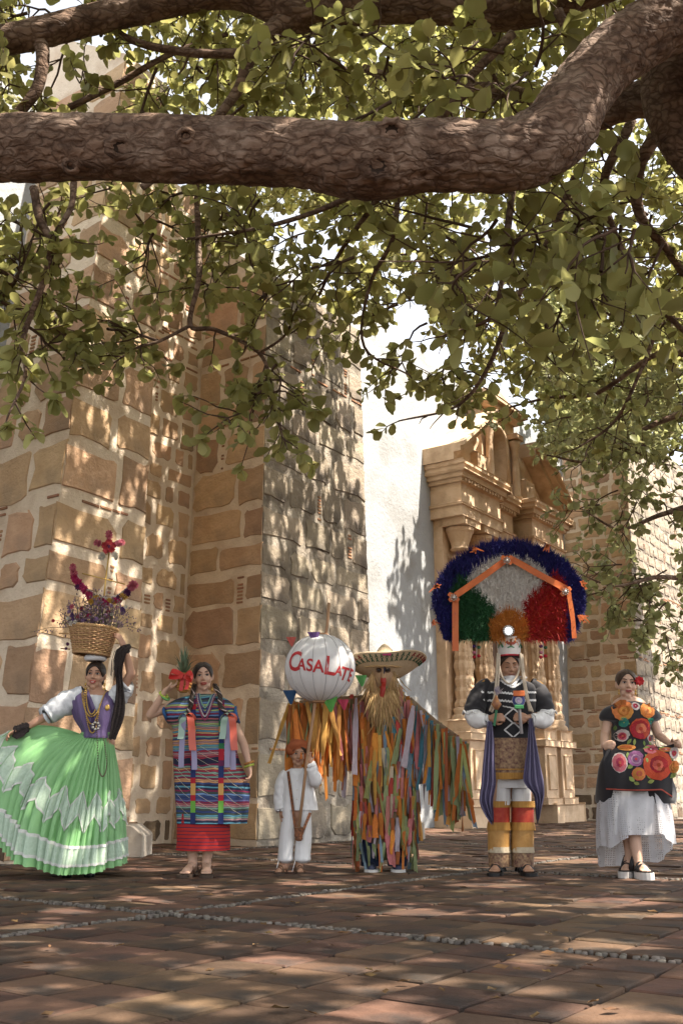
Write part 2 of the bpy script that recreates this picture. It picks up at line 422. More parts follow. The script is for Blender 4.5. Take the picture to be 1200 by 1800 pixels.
bm = bmesh.new(); bw = [WP(-1.97, .004, 0), WP(.5, .004, 0), WP(.5, .004, HN), WP(-1.97, .004, HN)]
bm.faces.new([bm.verts.new(p) for p in bw]); obj('mortar_face', mk(bm), m_mort, nave)
wall_face(nave, WP(2.45, 0, 0), WP(5.9, 0, 0), WP(5.9, 0, 2.2), WP(2.45, 0, 2.2), rows_for(2.2, .3, .5, 75, .1), .35, .7, 76, m_pale, sharp=(False, False), vis=in_view, joint=.05, gap_chip=0)

# ------------------------------------------------------------ carved portal
BK, ZK = .8, 1.03
def PW(a, b, z): return WP(a, b * BK, z * ZK)
m_por = mat('carved_sandstone', (.62, .455, .305), (.53, .37, .235), 4.5, .88, .8, 22, c3=(.42, .29, .18), s3=2.6, dist=.018, detail=9)
m_wood = mat('door_wood', (.11, .055, .025), (.075, .036, .017), 4, .7, .4, 30, stretch=(8, 8, 1))
por = empty('church_portal', PW(8.5, .2, 0), 'carved sandstone church portal with columns and broken pediment', 'portal')
def pbox(name, a0, a1, b0, b1, z0, z1, m=m_por, bev=.012, par=None):
    bm = bmesh.new(); box(bm, (0, 0, 0), (a1 - a0, (b1 - b0) * BK, (z1 - z0) * ZK), RW, bev)
    return obj(name, mk(bm), m, par or por, PW((a0 + a1) / 2, (b0 + b1) / 2, (z0 + z1) / 2))
PA0, PA1 = 6.45, 11.2; PC = (PA0 + PA1) / 2; DW = .95
pbox('back_wall', PA0 + .1, PC - DW, .002, .22, 0, 5.3); pbox('back_wall', PC + DW, PA1 - .1, .002, .22, 0, 5.3); pbox('lintel_wall', PC - DW, PC + DW, .002, .215, 3.9, 5.3)
dr = empty('door', PW(PC, .05, 0)); dr.parent = por; dr.location = PW(PC, .05, 0) - por.location
for k in range(10): pbox('plank', PC - DW + k * DW / 5 + .006, PC - DW + (k + 1) * DW / 5 - .006, .02, .075, .05, 3.9, m_wood, .006, dr)
for z in (.6, 1.6, 2.6, 3.5): pbox('rail', PC - DW + .01, PC + DW - .01, .07, .1, z, z + .16, m_wood, .006, dr)
for s in (-1, 1): pbox('door_jamb', PC + s * DW - .12, PC + s * DW + .12, .2, .34, 0, 4.02)
pbox('door_lintel', PC - DW - .25, PC + DW + .25, .2, .36, 4.02, 4.25)
pbox('plinth', PA0 - .12, PC - DW - .1, .0, .86, -.05, .34, bev=.03); pbox('plinth', PC + DW + .1, PA1 + .12, .0, .86, -.05, .34, bev=.03)
ring_prof = [(.21, 0), (.26, .05), (.26, .09), (.19, .12), (.22, .17), (.185, .21)]
for ca in (PA0 + .42, PA0 + 1.22, PA1 - 1.22, PA1 - .42):
    p = pbox('pedestal', ca - .3, ca + .3, .2, .74, .34, 1.42); pbox('pedestal_cap', ca - .38, ca + .38, .15, .82, 1.42, 1.54, par=p); pbox('pedestal_base', ca - .36, ca + .36, .16, .8, .34, .46, par=p); pbox('pedestal_panel', ca - .17, ca + .17, .742, .775, .62, 1.25, par=p)
    pbox('column_block', ca - .3, ca + .3, .2, .74, 1.54, 1.74, bev=.03)
    bm = bmesh.new()
    lathe(bm, [(.25, 0), (.27, .05), (.24, .1), (.2, .13), (.23, .2), (.19, .24)], (0, 0, 0), 24)
    obj('column_base', mk(bm, True), m_por, por, PW(ca, .47, 1.74))
    bm = bmesh.new(); prof = []
    for k in range(41):
        t = k / 40; r = .175 - .03 * t
        if k % 10 in (0, 1): r *= 1.16
        elif t < .33: r *= 1 + .1 * math.sin(k * 2.1)
        prof.append((r, t * 2.75))
    lathe(bm, prof, (0, 0, 0), 40, .14, 10)
    col = obj('column', mk(bm), m_por, por, PW(ca, .47, 1.98))
    bm = bmesh.new()                                   # relief of small leaves and scrolls on the shaft
    rr = random.Random(int(ca * 100))
    for k in range(90):
        aa, zz = rr.uniform(-1.2, 1.9) , rr.uniform(.1, 2.6); r0 = .16 - .03 * zz / 2.75
        dn = NN * math.cos(aa) + U * math.sin(aa); ell(bm, dn * r0 + Vector((0, 0, zz)), (.026, .026, .05), None, 8, 6)
    tag(obj('relief', mk(bm, True), m_por, col, PW(ca, .47, 1.98)), kind='stuff')
    bm = bmesh.new(); lathe(bm, [(.15, 0), (.19, .04), (.16, .08), (.17, .16), (.24, .34), (.27, .38), (.27, .44)], (0, 0, 0), 20)
    obj('capital', mk(bm), m_por, por, PW(ca, .47, 4.73))
    pbox('impost', ca - .32, ca + .32, .16, .8, 5.17, 5.3)
for s, c0 in ((0, PA0 + .82), (1, PA1 - .82)):         # carved panels between the columns
    pn = pbox('carved_panel', c0 - .17, c0 + .17, .218, .27, 2.1, 4.9)
    for k in range(14):
        for e in (-1, 1):
            bm = bmesh.new(); ell(bm, (0, 0, 0), (.05, .05, .075), None, 8, 5); obj('rosette', mk(bm), m_por, pn, PW(c0 + e * .07, .27, 2.25 + k * .19))
# entablature: stepped courses that break forward over the columns
def entab(a0, a1, b, name):
    e = pbox(name, a0, a1, .0, b, 5.302, 5.5, bev=.01)
    pbox('fascia', a0 - .03, a1 + .03, .0, b + .03, 5.5, 5.54, par=e); pbox('frieze', a0 + .02, a1 - .02, .0, b - .03, 5.54, 5.92, par=e)
    pbox('bed_moulding', a0 - .05, a1 + .05, .0, b + .05, 5.92, 5.99, par=e); pbox('corona', a0 - .11, a1 + .11, .0, b + .11, 5.99, 6.1, par=e)
    pbox('cymatium', a0 - .16, a1 + .16, .0, b + .17, 6.1, 6.2, bev=.035, par=e); pbox('top_slab', a0 - .19, a1 + .19, .0, b + .2, 6.2, 6.27, par=e)
    n = int((a1 - a0) / .12)
    for k in range(n): pbox('dentil', a0 + .03 + k * .12, a0 + .1 + k * .12, b + .05, b + .1, 5.93, 5.985, par=e, bev=0)
entab(PA0 + .0, PA0 + 1.65, .82, 'entablature_block'); entab(PA1 - 1.65, PA1, .82, 'entablature_block')
entab(PA0 + 1.93, PA1 - 1.93, .46, 'entablature_middle')
# broken pediment: two raking halves
for s in (-1, 1):
    e0 = PC + s * (PC - PA0 + .24); e1 = PC + s * 1.1; zz0, zz1 = 6.27, 7.35
    for (b1_, dz, th, nm) in ((.82, .0, .14, 'raking_cornice'), (1.0, .14, .09, 'raking_moulding'), (1.1, .23, .07, 'raking_cap')):
        ring = lambda a, z: [PW(a, .0, z + dz), PW(a, b1_, z + dz), PW(a, b1_, z + dz + th), PW(a, .0, z + dz + th)]
        bm = bmesh.new(); add_poly(bm, [ring(e0, zz0), ring(e1, zz1)]); obj(nm, mk(bm), m_por, por)
    bm = bmesh.new(); tri = lambda b: [PW(e0 - s * .3, b, 6.275), PW(e1, b, 6.275), PW(e1, b, zz1 - .01), PW(e0 - s * .3, b, 6.33)]
    add_poly(bm, [tri(.0), tri(.42)]); obj('tympanum', mk(bm), m_por, por)
    pbox('pedestal_block', e1 - .22, e1 + .22, .05, .6, 6.275, 6.8); bm = bmesh.new(); lathe(bm, [(.11, 0), (.15, .06), (.06, .14), (.13, .26), (.14, .34), (.05, .48), (.02, .6)], (0, 0, 0), 14)
    obj('urn', mk(bm, True), m_por, por, PW(e1, .33, 6.8 if s < 0 else 6.8))
# niche storey
NW = .78
pbox('niche_wall', PC - NW, PC - .32, .0, .38, 6.275, 8.0); pbox('niche_wall', PC + .32, PC + NW, .0, .38, 6.275, 8.0); pbox('niche_sill', PC - .42, PC + .42, .0, .46, 6.275, 6.5)
bm = bmesh.new(); n = 12; fr = []
for k in range(n + 1):
    a = math.pi * k / n; fr.append((PC + .32 * math.cos(a), 7.35 + .32 * math.sin(a)))
for (a_, z_), (a2_, z2_) in zip(fr, fr[1:]):
    add_poly(bm, [[PW(a_, .0, z_), PW(a_, .378, z_), PW(a2_, .378, z2_), PW(a2_, .0, z2_)], [PW(a_, .0, 7.99), PW(a_, .378, 7.99), PW(a2_, .378, 7.99), PW(a2_, .0, 7.99)]])
obj('niche_arch', mk(bm), m_por, por)
bm = bmesh.new(); pts = [PW(PC + .37 * math.cos(math.pi * k / 14), .4, 7.35 + .37 * math.sin(math.pi * k / 14)) for k in range(15)]
tube(bm, [PW(PC + .37, .4, 6.5)] + pts + [PW(PC - .37, .4, 6.5)], .05, 6); obj('archivolt', mk(bm, True), m_por, por)
for s in (-1, 1):
    bm = bmesh.new(); lathe(bm, [(.11, 0), (.12, .06), (.085, .1), (.075, 1.1), (.12, 1.22), (.13, 1.28)], (0, 0, 0), 14); obj('colonnette', mk(bm, True), m_por, por, PW(PC + s * .6, .5, 6.3)); pbox('colonnette_cap', PC + s * .6 - .15, PC + s * .6 + .15, .2, .66, 7.58, 7.68)
pbox('niche_cornice', PC - NW - .12, PC + NW + .12, .0, .6, 8.0, 8.12); pbox('niche_cornice_cap', PC - NW - .2, PC + NW + .2, .0, .7, 8.12, 8.2)
bm = bmesh.new(); tri = lambda b: [PW(PC - NW - .15, b, 8.2), PW(PC + NW + .15, b, 8.2), PW(PC, b, 8.5)]
add_poly(bm, [tri(.0), tri(.5)]); obj('gable', mk(bm), m_por, por)

# ------------------------------------------------------------ loose stone blocks at the foot of the walls
m_blk = mat('block_stone', (.50, .44, .37), (.42, .36, .29), 4, .9, .5, 25, c3=(.30, .25, .2), s3=3)
def block(a_px, y_px, w, d, h, ch, label, rot=TH):
    g = gnd(a_px, y_px); bm = bmesh.new(); R = Matrix.Rotation(-rot, 3, 'Z')
    prof = [(-w / 2, 0), (w / 2, 0), (w / 2, h - ch), (w / 2 - ch * 1.3, h), (-w / 2, h)]
    add_poly(bm, [[R @ Vector((x, y, z)) for x, z in prof] for y in (0, d)])
    bmesh.ops.bevel(bm, geom=bm.edges[:], offset=.012, segments=1, affect='EDGES')
    o = obj('stone_block', mk(bm), m_blk, None, g + Vector((0, 0, -.003))); return tag(o, label, 'stone block')
block(228, 1508, .24, .5, .30, .09, 'pale chamfered stone block at the hem of the green skirt', 0)
block(738, 1476, .13, .25, .22, .01, 'small upright stone block behind the rag-strip costume', 0)
# ------------------------------------------------------------ trees
def bark_mat():
    m = mat('tree_bark', (.23, .15, .105), (.085, .052, .036), 12, .95, .6, 22, c3=(.25, .18, .135), s3=5, stretch=(.5, 1.4, 1.4), dist=.02, detail=9); n = m.node_tree; N = n.nodes; L = n.links; b = N['Principled BSDF']
    tc = N.new('ShaderNodeTexCoord'); mp = N.new('ShaderNodeMapping'); mp.inputs['Scale'].default_value = (10, 24, 24); L.new(tc.outputs['Object'], mp.inputs[0])
    nz = N.new('ShaderNodeTexNoise'); nz.inputs['Scale'].default_value = 7; nz.inputs['Detail'].default_value = 4; L.new(tc.outputs['Object'], nz.inputs['Vector']); va = N.new('ShaderNodeVectorMath'); va.operation = 'MULTIPLY_ADD'; va.inputs[1].default_value = (3.2, 3.2, 3.2); L.new(nz.outputs['Color'], va.inputs[0]); L.new(mp.outputs[0], va.inputs[2])
    vo = N.new('ShaderNodeTexVoronoi'); vo.feature = 'DISTANCE_TO_EDGE'; vo.inputs['Scale'].default_value = 1.0; L.new(va.outputs[0], vo.inputs['Vector'])
    cr = N.new('ShaderNodeValToRGB'); cr.color_ramp.elements[0].position = .0; cr.color_ramp.elements[1].position = .22; cr.color_ramp.elements[0].color = (.5, .46, .43, 1); L.new(vo.outputs['Distance'], cr.inputs[0])
    mx = N.new('ShaderNodeMix'); mx.data_type = 'RGBA'; mx.blend_type = 'MULTIPLY'; mx.inputs[0].default_value = 1.0; src = b.inputs['Base Color'].links[0].from_socket; L.new(src, mx.inputs[6]); L.new(cr.outputs[0], mx.inputs[7]); L.new(mx.outputs[2], b.inputs['Base Color'])
    bp = N.new('ShaderNodeBump'); bp.inputs['Strength'].default_value = .7; bp.inputs['Distance'].default_value = .014; L.new(cr.outputs[0], bp.inputs['Height']); old = b.inputs['Normal'].links[0].from_socket; L.new(old, bp.inputs['Normal']); L.new(bp.outputs[0], b.inputs['Normal']); return m
m_bark = bark_mat()
m_twig = mat('twig_bark', (.10, .06, .04), (.06, .036, .024), 20, .9, .4)
def leaf_mat(name, a, b, t):
    return mat(name, a, b, 3, .42, 0, spec=.35, vary=.32, transl=t)
m_leaf = leaf_mat('broad_leaf', (.295, .29, .095), (.36, .345, .13), .58)
m_leaf2 = leaf_mat('young_leaf', (.27, .28, .115), (.33, .33, .15), .55)
NR = np.random.default_rng(11)
def leaf_cloud(P, D, L, droop=.35, wid=.74, seed=0):
    """P (n,3) leaf bases, D (n,3) directions, L (n,) lengths -> one mesh of folded obovate leaves"""
    r = np.random.default_rng(seed); n = len(P)
    D = D / np.linalg.norm(D, axis=1, keepdims=True)
    up = np.stack([r.normal(0, .7, n), r.normal(0, .7, n), np.ones(n)], 1)
    S = np.cross(D, up); S /= np.linalg.norm(S, axis=1, keepdims=True) + 1e-9
    Nn = np.cross(S, D)
    W = (L * wid * r.uniform(.85, 1.15, n))[:, None]; Lc = L[:, None]; fold = r.uniform(-.05, .4, n)[:, None] * W * .5; droop_ = r.uniform(.3, 1.9, n)[:, None]
    v = [P, P + D * Lc * .33 + S * W * .36 + Nn * fold * .7, P + D * Lc * .72 + S * W * .5 + Nn * fold - Nn * Lc * .03, P + D * Lc * .96 + S * W * .2 + Nn * fold * .3 - Nn * Lc * .07 * droop_, P + D * Lc - Nn * Lc * .09 * droop_,
         P + D * Lc * .96 - S * W * .2 + Nn * fold * .3 - Nn * Lc * .07 * droop_, P + D * Lc * .72 - S * W * .5 + Nn * fold - Nn * Lc * .03, P + D * Lc * .33 - S * W * .36 + Nn * fold * .7, P + D * Lc * .5 - Nn * Lc * .015]
    V = np.stack(v, 1).reshape(-1, 3); b = np.arange(n)[:, None] * 9
    Fq = np.concatenate([b + np.array([[0, 1, 2, 8]]), b + np.array([[8, 2, 3, 4]]), b + np.array([[0, 8, 6, 7]]), b + np.array([[8, 4, 5, 6]])], 0)
    return V, Fq
class Tree:
    def __init__(s, root, lm, seed):
        s.root = root; s.P = []; s.D = []; s.L = []; s.tw = []; s.lm = lm; s.r = random.Random(seed); s.seed = seed
    def twig(s, p, d, ln, nl, ll, rad=.006, spread=1.0):
        """a drooping twig with rosettes of leaves; p start, d direction"""
        r = s.r; d = Vector(d).normalized(); pts = [Vector(p)]; q = Vector(p); k = 5
        for i in range(k):
            d = (d + Vector((r.gauss(0, .22), r.gauss(0, .22), r.gauss(-.05, .16)))).normalized(); q = q + d * ln / k; pts.append(q.copy())
        s.tw.append((pts, rad))
        for i in range(nl):
            t = 1 - (r.random() ** 1.6) * .85; f = t * k; a = min(int(f), k - 1); b = pts[a].lerp(pts[a + 1], f - a)
            ang = r.uniform(0, 6.283); sd, tt, dd = frame_of(pts[a + 1] - pts[a])
            v = (sd * math.cos(ang) + tt * math.sin(ang)) * spread + dd * r.uniform(.1, .9) + Vector((0, 0, r.uniform(-.65, .15)))
            s.P.append(b); s.D.append(v); s.L.append(ll * r.choice((.55, .75, .9, 1, 1, 1.15)) * r.uniform(.85, 1.15))
        return pts
    def spray(s, p, d, ln, n, ll, nl=9):
        """a small branch carrying n twigs"""
        r = s.r; d = Vector(d).normalized(); pts = [Vector(p)]; q = Vector(p)
        for i in range(6):
            d = (d + Vector((r.gauss(0, .2), r.gauss(0, .2), r.gauss(-.02, .14)))).normalized(); q = q + d * ln / 6; pts.append(q.copy())
        s.tw.append((pts, .011))
        for i in range(n):
            a = r.randint(1, 6); sd, tt, dd = frame_of(pts[a] - pts[a - 1]); ang = r.uniform(0, 6.283)
            s.twig(pts[a], (sd * math.cos(ang) + tt * math.sin(ang)) * 1.0 + dd * .8 + Vector((0, 0, -.15)), r.uniform(.22, .5), nl, ll)
    def finish(s, nbig=300, twig_name='twigs'):
        P = np.array([tuple(v) for v in s.P]); D = np.array([tuple(v) for v in s.D]); L = np.array(s.L)
        base = np.array(tuple(s.root.location))
        # the leaves that show largest become objects of their own
        dd = P[:, 1] * CP + (P[:, 2] - CAMH) * SP; vv = -P[:, 1] * SP + (P[:, 2] - CAMH) * CP
        px = 600 + F * P[:, 0] / dd; py = 900 - F * vv / dd
        ok = (dd > .3) & (px > 10) & (px < 1190) & (py > 10) & (py < 1500)
        size = np.where(ok, L / np.maximum(dd, .3), 0); big = np.argsort(-size)[:nbig]; keep = np.ones(len(P), bool); keep[big] = False
        V, Fq = leaf_cloud(P[keep] - base, D[keep], L[keep], seed=s.seed)
        o = obj('crown', mesh_np(V, Fq, True), s.lm, s.root, s.root.location); tag(o, kind='stuff')
        for q, i in enumerate(big):
            V, Fq = leaf_cloud(np.zeros((1, 3)), D[i:i + 1], L[i:i + 1], seed=s.seed + 7 + q)
            obj('leaf', mesh_np(V, Fq, True), s.lm, s.root, P[i])
        bm = bmesh.new()
        for pts, rad in s.tw: tube(bm, pts, [rad * (1 - .75 * k / len(pts)) for k in range(len(pts))], 5, False)
        me = mk(bm, True); o = obj(twig_name, me, m_twig, s.root); tag(o, kind='stuff')
        print('leaves', len(P), 'twigs', len(s.tw))
def bark_tube(bm, P, R, n, amp, seed):
    """tube with furrowed, knotted bark relief"""
    rings = []; s = None; L = 0.0
    for i, p in enumerate(P):
        p = Vector(p); d = (Vector(P[min(i + 1, len(P) - 1)]) - Vector(P[max(i - 1, 0)])).normalized()
        if i: L += (p - Vector(P[i - 1])).length
        if s is None: s, t, _ = frame_of(d)
        else: s = (s - d * s.dot(d)).normalized(); t = s.cross(d).normalized()
        ring = []
        for k in range(n):
            a = 2 * math.pi * k / n; c, q = math.cos(a), math.sin(a); r = R[i]
            v = Vector((c * 1.1, q * 1.1, L * 1.6)) + Vector((seed * 3.1, 0, 0)); w_ = Vector((c * r * 26, q * r * 26, L * 15 + seed))
            h = .5 * noise.noise(v) + .16 * noise.noise(v * 3.1); f2 = noise.noise(w_) * .6 + noise.noise(w_ * 2.1) * .4
            ring.append(p + (s * c + t * q) * (r * (1 + amp * h) + min(.03, r * .17) * (f2 if f2 < 0 else f2 * .45)))
        rings.append(ring)
    add_poly(bm, rings)
def limb(parent, pts, name='limb', n=18, bump=.22, seed=0, per=8):
    """pts: (px, py, depth, radius in metres)"""
    W = [(*at(a, b, Y), r) for a, b, Y, r in pts]; S_ = smooth_path(W, per); bm = bmesh.new()
    (bark_tube(bm, [p[:3] for p in S_], [p[3] for p in S_], n, bump * 1.3, seed) if n >= 12 else tube(bm, [p[:3] for p in S_], [p[3] for p in S_], n, True, bump, seed))
    return obj(name, mk(bm, True), m_bark, parent), S_
# --- big tree: trunk stands just right of the frame, limbs reach across above the square
big = empty('shade_tree', (3.1, 4.6, 0), 'large shade tree whose thick rough limb crosses the top', 'tree')
bm = bmesh.new(); tp = smooth_path([(3.15, 4.7, -.1, .46), (3.1, 4.65, .5, .36), (3.0, 4.6, 1.6, .31), (2.75, 4.5, 2.9, .29), (2.45, 4.35, 3.9, .28), (2.35, 4.3, 5.2, .24), (2.5, 4.4, 7.0, .15)], 8)
tube(bm, [p[:3] for p in tp], [p[3] for p in tp], 22, True, .2, 3); obj('trunk', mk(bm, True), m_bark, big)
limb(big, [(-260, 275, 4.25, 0.130), (-60, 262, 4.2, 0.149), (140, 258, 4.15, 0.153), (330, 262, 4.1, 0.156), (520, 268, 4.05, 0.156), (640, 282, 4.0, 0.172), (760, 272, 4.0, 0.158), (890, 272, 4.0, 0.163), (975, 232, 4.02, 0.172), (1020, 160, 4.1, 0.158), (1100, 80, 4.15, 0.158), (1230, 10, 4.2, 0.177), (1390, -30, 4.28, 0.186)], 'limb', 90, .16, 1, 34)
limb(big, [(1420, -40, 4.45, .2), (1260, 60, 4.7, .17), (1180, 130, 4.8, .15), (1180, 215, 4.85, .12), (1235, 300, 4.9, .1), (1330, 330, 5, .07)], 'limb', 56, .2, 5, 24)
limb(big, [(1300, 120, 5.0, .14), (1160, 165, 5.1, .12), (1080, 190, 5.2, .1), (1030, 215, 5.3, .09), (1000, 205, 5.5, .07), (880, 160, 5.8, .055), (740, 155, 6.1, .04), (640, 120, 6.4, .03)], 'limb', 40, .2, 6, 18)
limb(big, [(1350, -220, 4.4, .17), (1100, -60, 4.8, .14), (900, 14, 5.0, .125), (740, 4, 5.0, .12), (600, 8, 5.0, .125), (520, 22, 5.0, .115), (400, -14, 5.0, .1), (200, 25, 4.9, .09), (60, 60, 4.8, .085), (-80, 90, 4.8, .08)], 'limb', 48, .2, 7, 24)
limb(big, [(520, 25, 5.0, .075), (470, 60, 5.0, .06), (440, 90, 5.0, .05), (425, 145, 5.0, .035), (395, 190, 5.0, .028), (340, 260, 5.0, .024), (250, 330, 5.0, .02)], 'limb', 30, .25, 8, 16)
small = [
 [(60, 60, 4.8, .05), (75, 90, 4.8, .04), (68, 150, 4.8, .035), (40, 190, 4.8, .03), (-20, 240, 4.8, .025)],
 [(425, 95, 5.0, .03), (330, 92, 5.0, .026), (230, 70, 5.0, .022), (165, 20, 5.0, .018)],
 [(120, 190, 5.2, .02), (210, 145, 5.2, .02), (300, 95, 5.2, .018), (400, 60, 5.3, .014)],
 [(60, 330, 5.0, .026), (70, 385, 5.0, .024), (90, 430, 5.0, .02), (75, 500, 5.0, .018), (40, 600, 5.0, .015), (45, 660, 5.0, .01), (15, 730, 5.0, .006)],
 [(130, 320, 5.0, .02), (125, 365, 5.0, .018), (95, 420, 5.0, .015), (100, 460, 5.0, .012)],
 [(345, 300, 5.6, .02), (350, 460, 5.6, .02), (348, 500, 5.6, .018), (335, 572, 5.6, .016), (380, 580, 5.6, .014), (455, 620, 5.6, .012), (478, 680, 5.6, .009), (485, 730, 5.6, .007), (505, 790, 5.6, .004)],
 [(335, 572, 5.6, .012), (280, 600, 5.6, .01), (240, 612, 5.6, .008), (190, 645, 5.6, .005)],
 [(455, 622, 5.6, .009), (500, 590, 5.6, .008), (520, 545, 5.6, .005)],
 [(900, 330, 5.2, .022), (890, 420, 5.2, .02), (880, 500, 5.3, .016), (860, 560, 5.4, .012), (780, 590, 5.6, .008)],
 [(1010, 310, 5.4, .025), (960, 430, 5.6, .022), (900, 540, 5.8, .018), (855, 650, 6.0, .014), (800, 715, 6.2, .01), (700, 740, 6.4, .006)],
 [(1110, 210, 5.6, .035), (1060, 330, 5.8, .03), (1100, 460, 6.0, .026), (1165, 545, 6.2, .02), (1240, 620, 6.4, .014)],
 [(1165, 545, 6.2, .016), (1130, 640, 6.3, .014), (1080, 740, 6.5, .011), (1010, 790, 6.6, .007)],
 [(1150, 240, 5.6, .05), (1120, 300, 5.7, .045), (1125, 380, 5.8, .035), (1180, 450, 6.0, .03), (1220, 520, 6.2, .02)],
 [(830, 150, 4.6, .03), (780, 200, 4.7, .024), (740, 260, 4.9, .02), (680, 330, 5.2, .018), (600, 440, 5.6, .014), (560, 520, 5.8, .009)],
 [(700, 330, 5.6, .02), (690, 420, 5.6, .016), (650, 500, 5.8, .012), (640, 610, 6.0, .009), (720, 660, 6.2, .006)],
 [(650, 330, 5.0, .018), (560, 370, 5.2, .016), (460, 400, 5.4, .012), (330, 420, 5.6, .008)],
 [(980, 20, 4.5, .03), (1005, 80, 4.5, .02), (1000, 140, 4.5, .012)],
 [(900, 60, 4.9, .03), (830, 130, 4.9, .026), (760, 200, 4.9, .02)],
 [(1250, 640, 7.0, .03), (1160, 620, 7.4, .024), (1050, 690, 7.8, .02), (960, 700, 8.0, .014), (880, 720, 8.2, .009)],
]
TR = Tree(big, m_leaf, 3)
for k, b in enumerate(small):
    o, S_ = limb(big, b, 'branch', 8, .15, 20 + k, 6)
    for q in range(len(S_) // 2, len(S_), 2):            # leafy shoots towards the branch tip
        d = Vector(S_[min(q + 1, len(S_) - 1)][:3]) - Vector(S_[q - 1][:3]); TR.twig(Vector(S_[q][:3]), d.normalized() + Vector((TR.r.gauss(0, .7), TR.r.gauss(0, .7), TR.r.gauss(0, .4))), TR.r.uniform(.12, .28), 9, .09)
# foliage regions seen from the square: (px0, py0, px1, py1, number of sprays, depth range)
rg = random.Random(77)
def fill(t, px0, py0, px1, py1, n, y0, y1, ll=.090, tw=7, nl=11, ln=.5):
    for i in range(n):
        p = at(rg.uniform(px0, px1), rg.uniform(py0, py1), rg.uniform(y0, y1))
        t.spray(p, (rg.gauss(-.3, .8), rg.gauss(0, .8), rg.gauss(-.1, .35)), rg.uniform(.35, .8) * ln / .5, tw, ll, nl)
fill(TR, -80, -120, 1280, 190, 66, 4.8, 8.5); fill(TR, 330, -60, 900, 200, 26, 5.0, 7.5)
fill(TR, -60, 330, 110, 500, 8, 4.8, 6.0, ln=.4); fill(TR, -60, 480, 50, 640, 5, 4.9, 5.6, ln=.4)
fill(TR, 170, 560, 290, 610, 3, 5.4, 5.9, ln=.25); fill(TR, 250, 330, 600, 430, 10, 5.2, 6.6, ln=.4); fill(TR, 340, 470, 530, 540, 3, 5.4, 6.0, ln=.28); fill(TR, 450, 620, 500, 730, 3, 5.5, 5.7, ln=.2)
fill(TR, 620, 330, 1250, 540, 28, 5.2, 9.0); fill(TR, 690, 470, 1250, 600, 18, 5.8, 9.5); fill(TR, 720, 620, 880, 680, 3, 6.0, 7.5, ln=.3); fill(TR, 1000, 300, 1300, 560, 12, 5.6, 9)
fill(TR, 780, 380, 1150, 480, 14, 4.2, 5.0, ll=.12, tw=4, nl=8, ln=.35); fill(TR, 560, 60, 1000, 180, 12, 4.2, 4.9, ll=.12, tw=4, nl=8, ln=.35)
# the rest of the crown, above and beside the frame
def crown(t, n, xr, yr, zr, cond, ll=.105, tw=8, nl=10):
    k = 0; g = 0
    while k < n and g < n * 30:
        g += 1
        p = Vector((rg.uniform(*xr), rg.uniform(*yr), rg.uniform(*zr)))
        if not cond(p): continue
        for q in range(4):                              # sprays grow in clumps, leaving open gaps between
            c = p + Vector((rg.gauss(0, .26), rg.gauss(0, .26), rg.gauss(0, .2))); k += 1
            if cond(c): t.spray(c, (rg.gauss(0, 1), rg.gauss(0, 1), rg.gauss(0, .4)), rg.uniform(.4, .75), tw, ll, nl)
def out_of_frame(p, pad=60):
    q = proj(p); return q is None or q[0] < -pad or q[0] > 1200 + pad or q[1] < -pad
fill(TR, 640, 300, 1240, 600, 18, 9.2, 12.6, ll=.095); fill(TR, 430, 180, 820, 420, 16, 8.0, 10.2); fill(TR, 300, -60, 800, 190, 12, 7.5, 10.0)
crown(TR, 440, (-4.2, 8.0), (.5, 13.2), (4.4, 8.5), lambda p: out_of_frame(p) and not (p.y > 11.5 and p.x < 3.2), ll=.13)
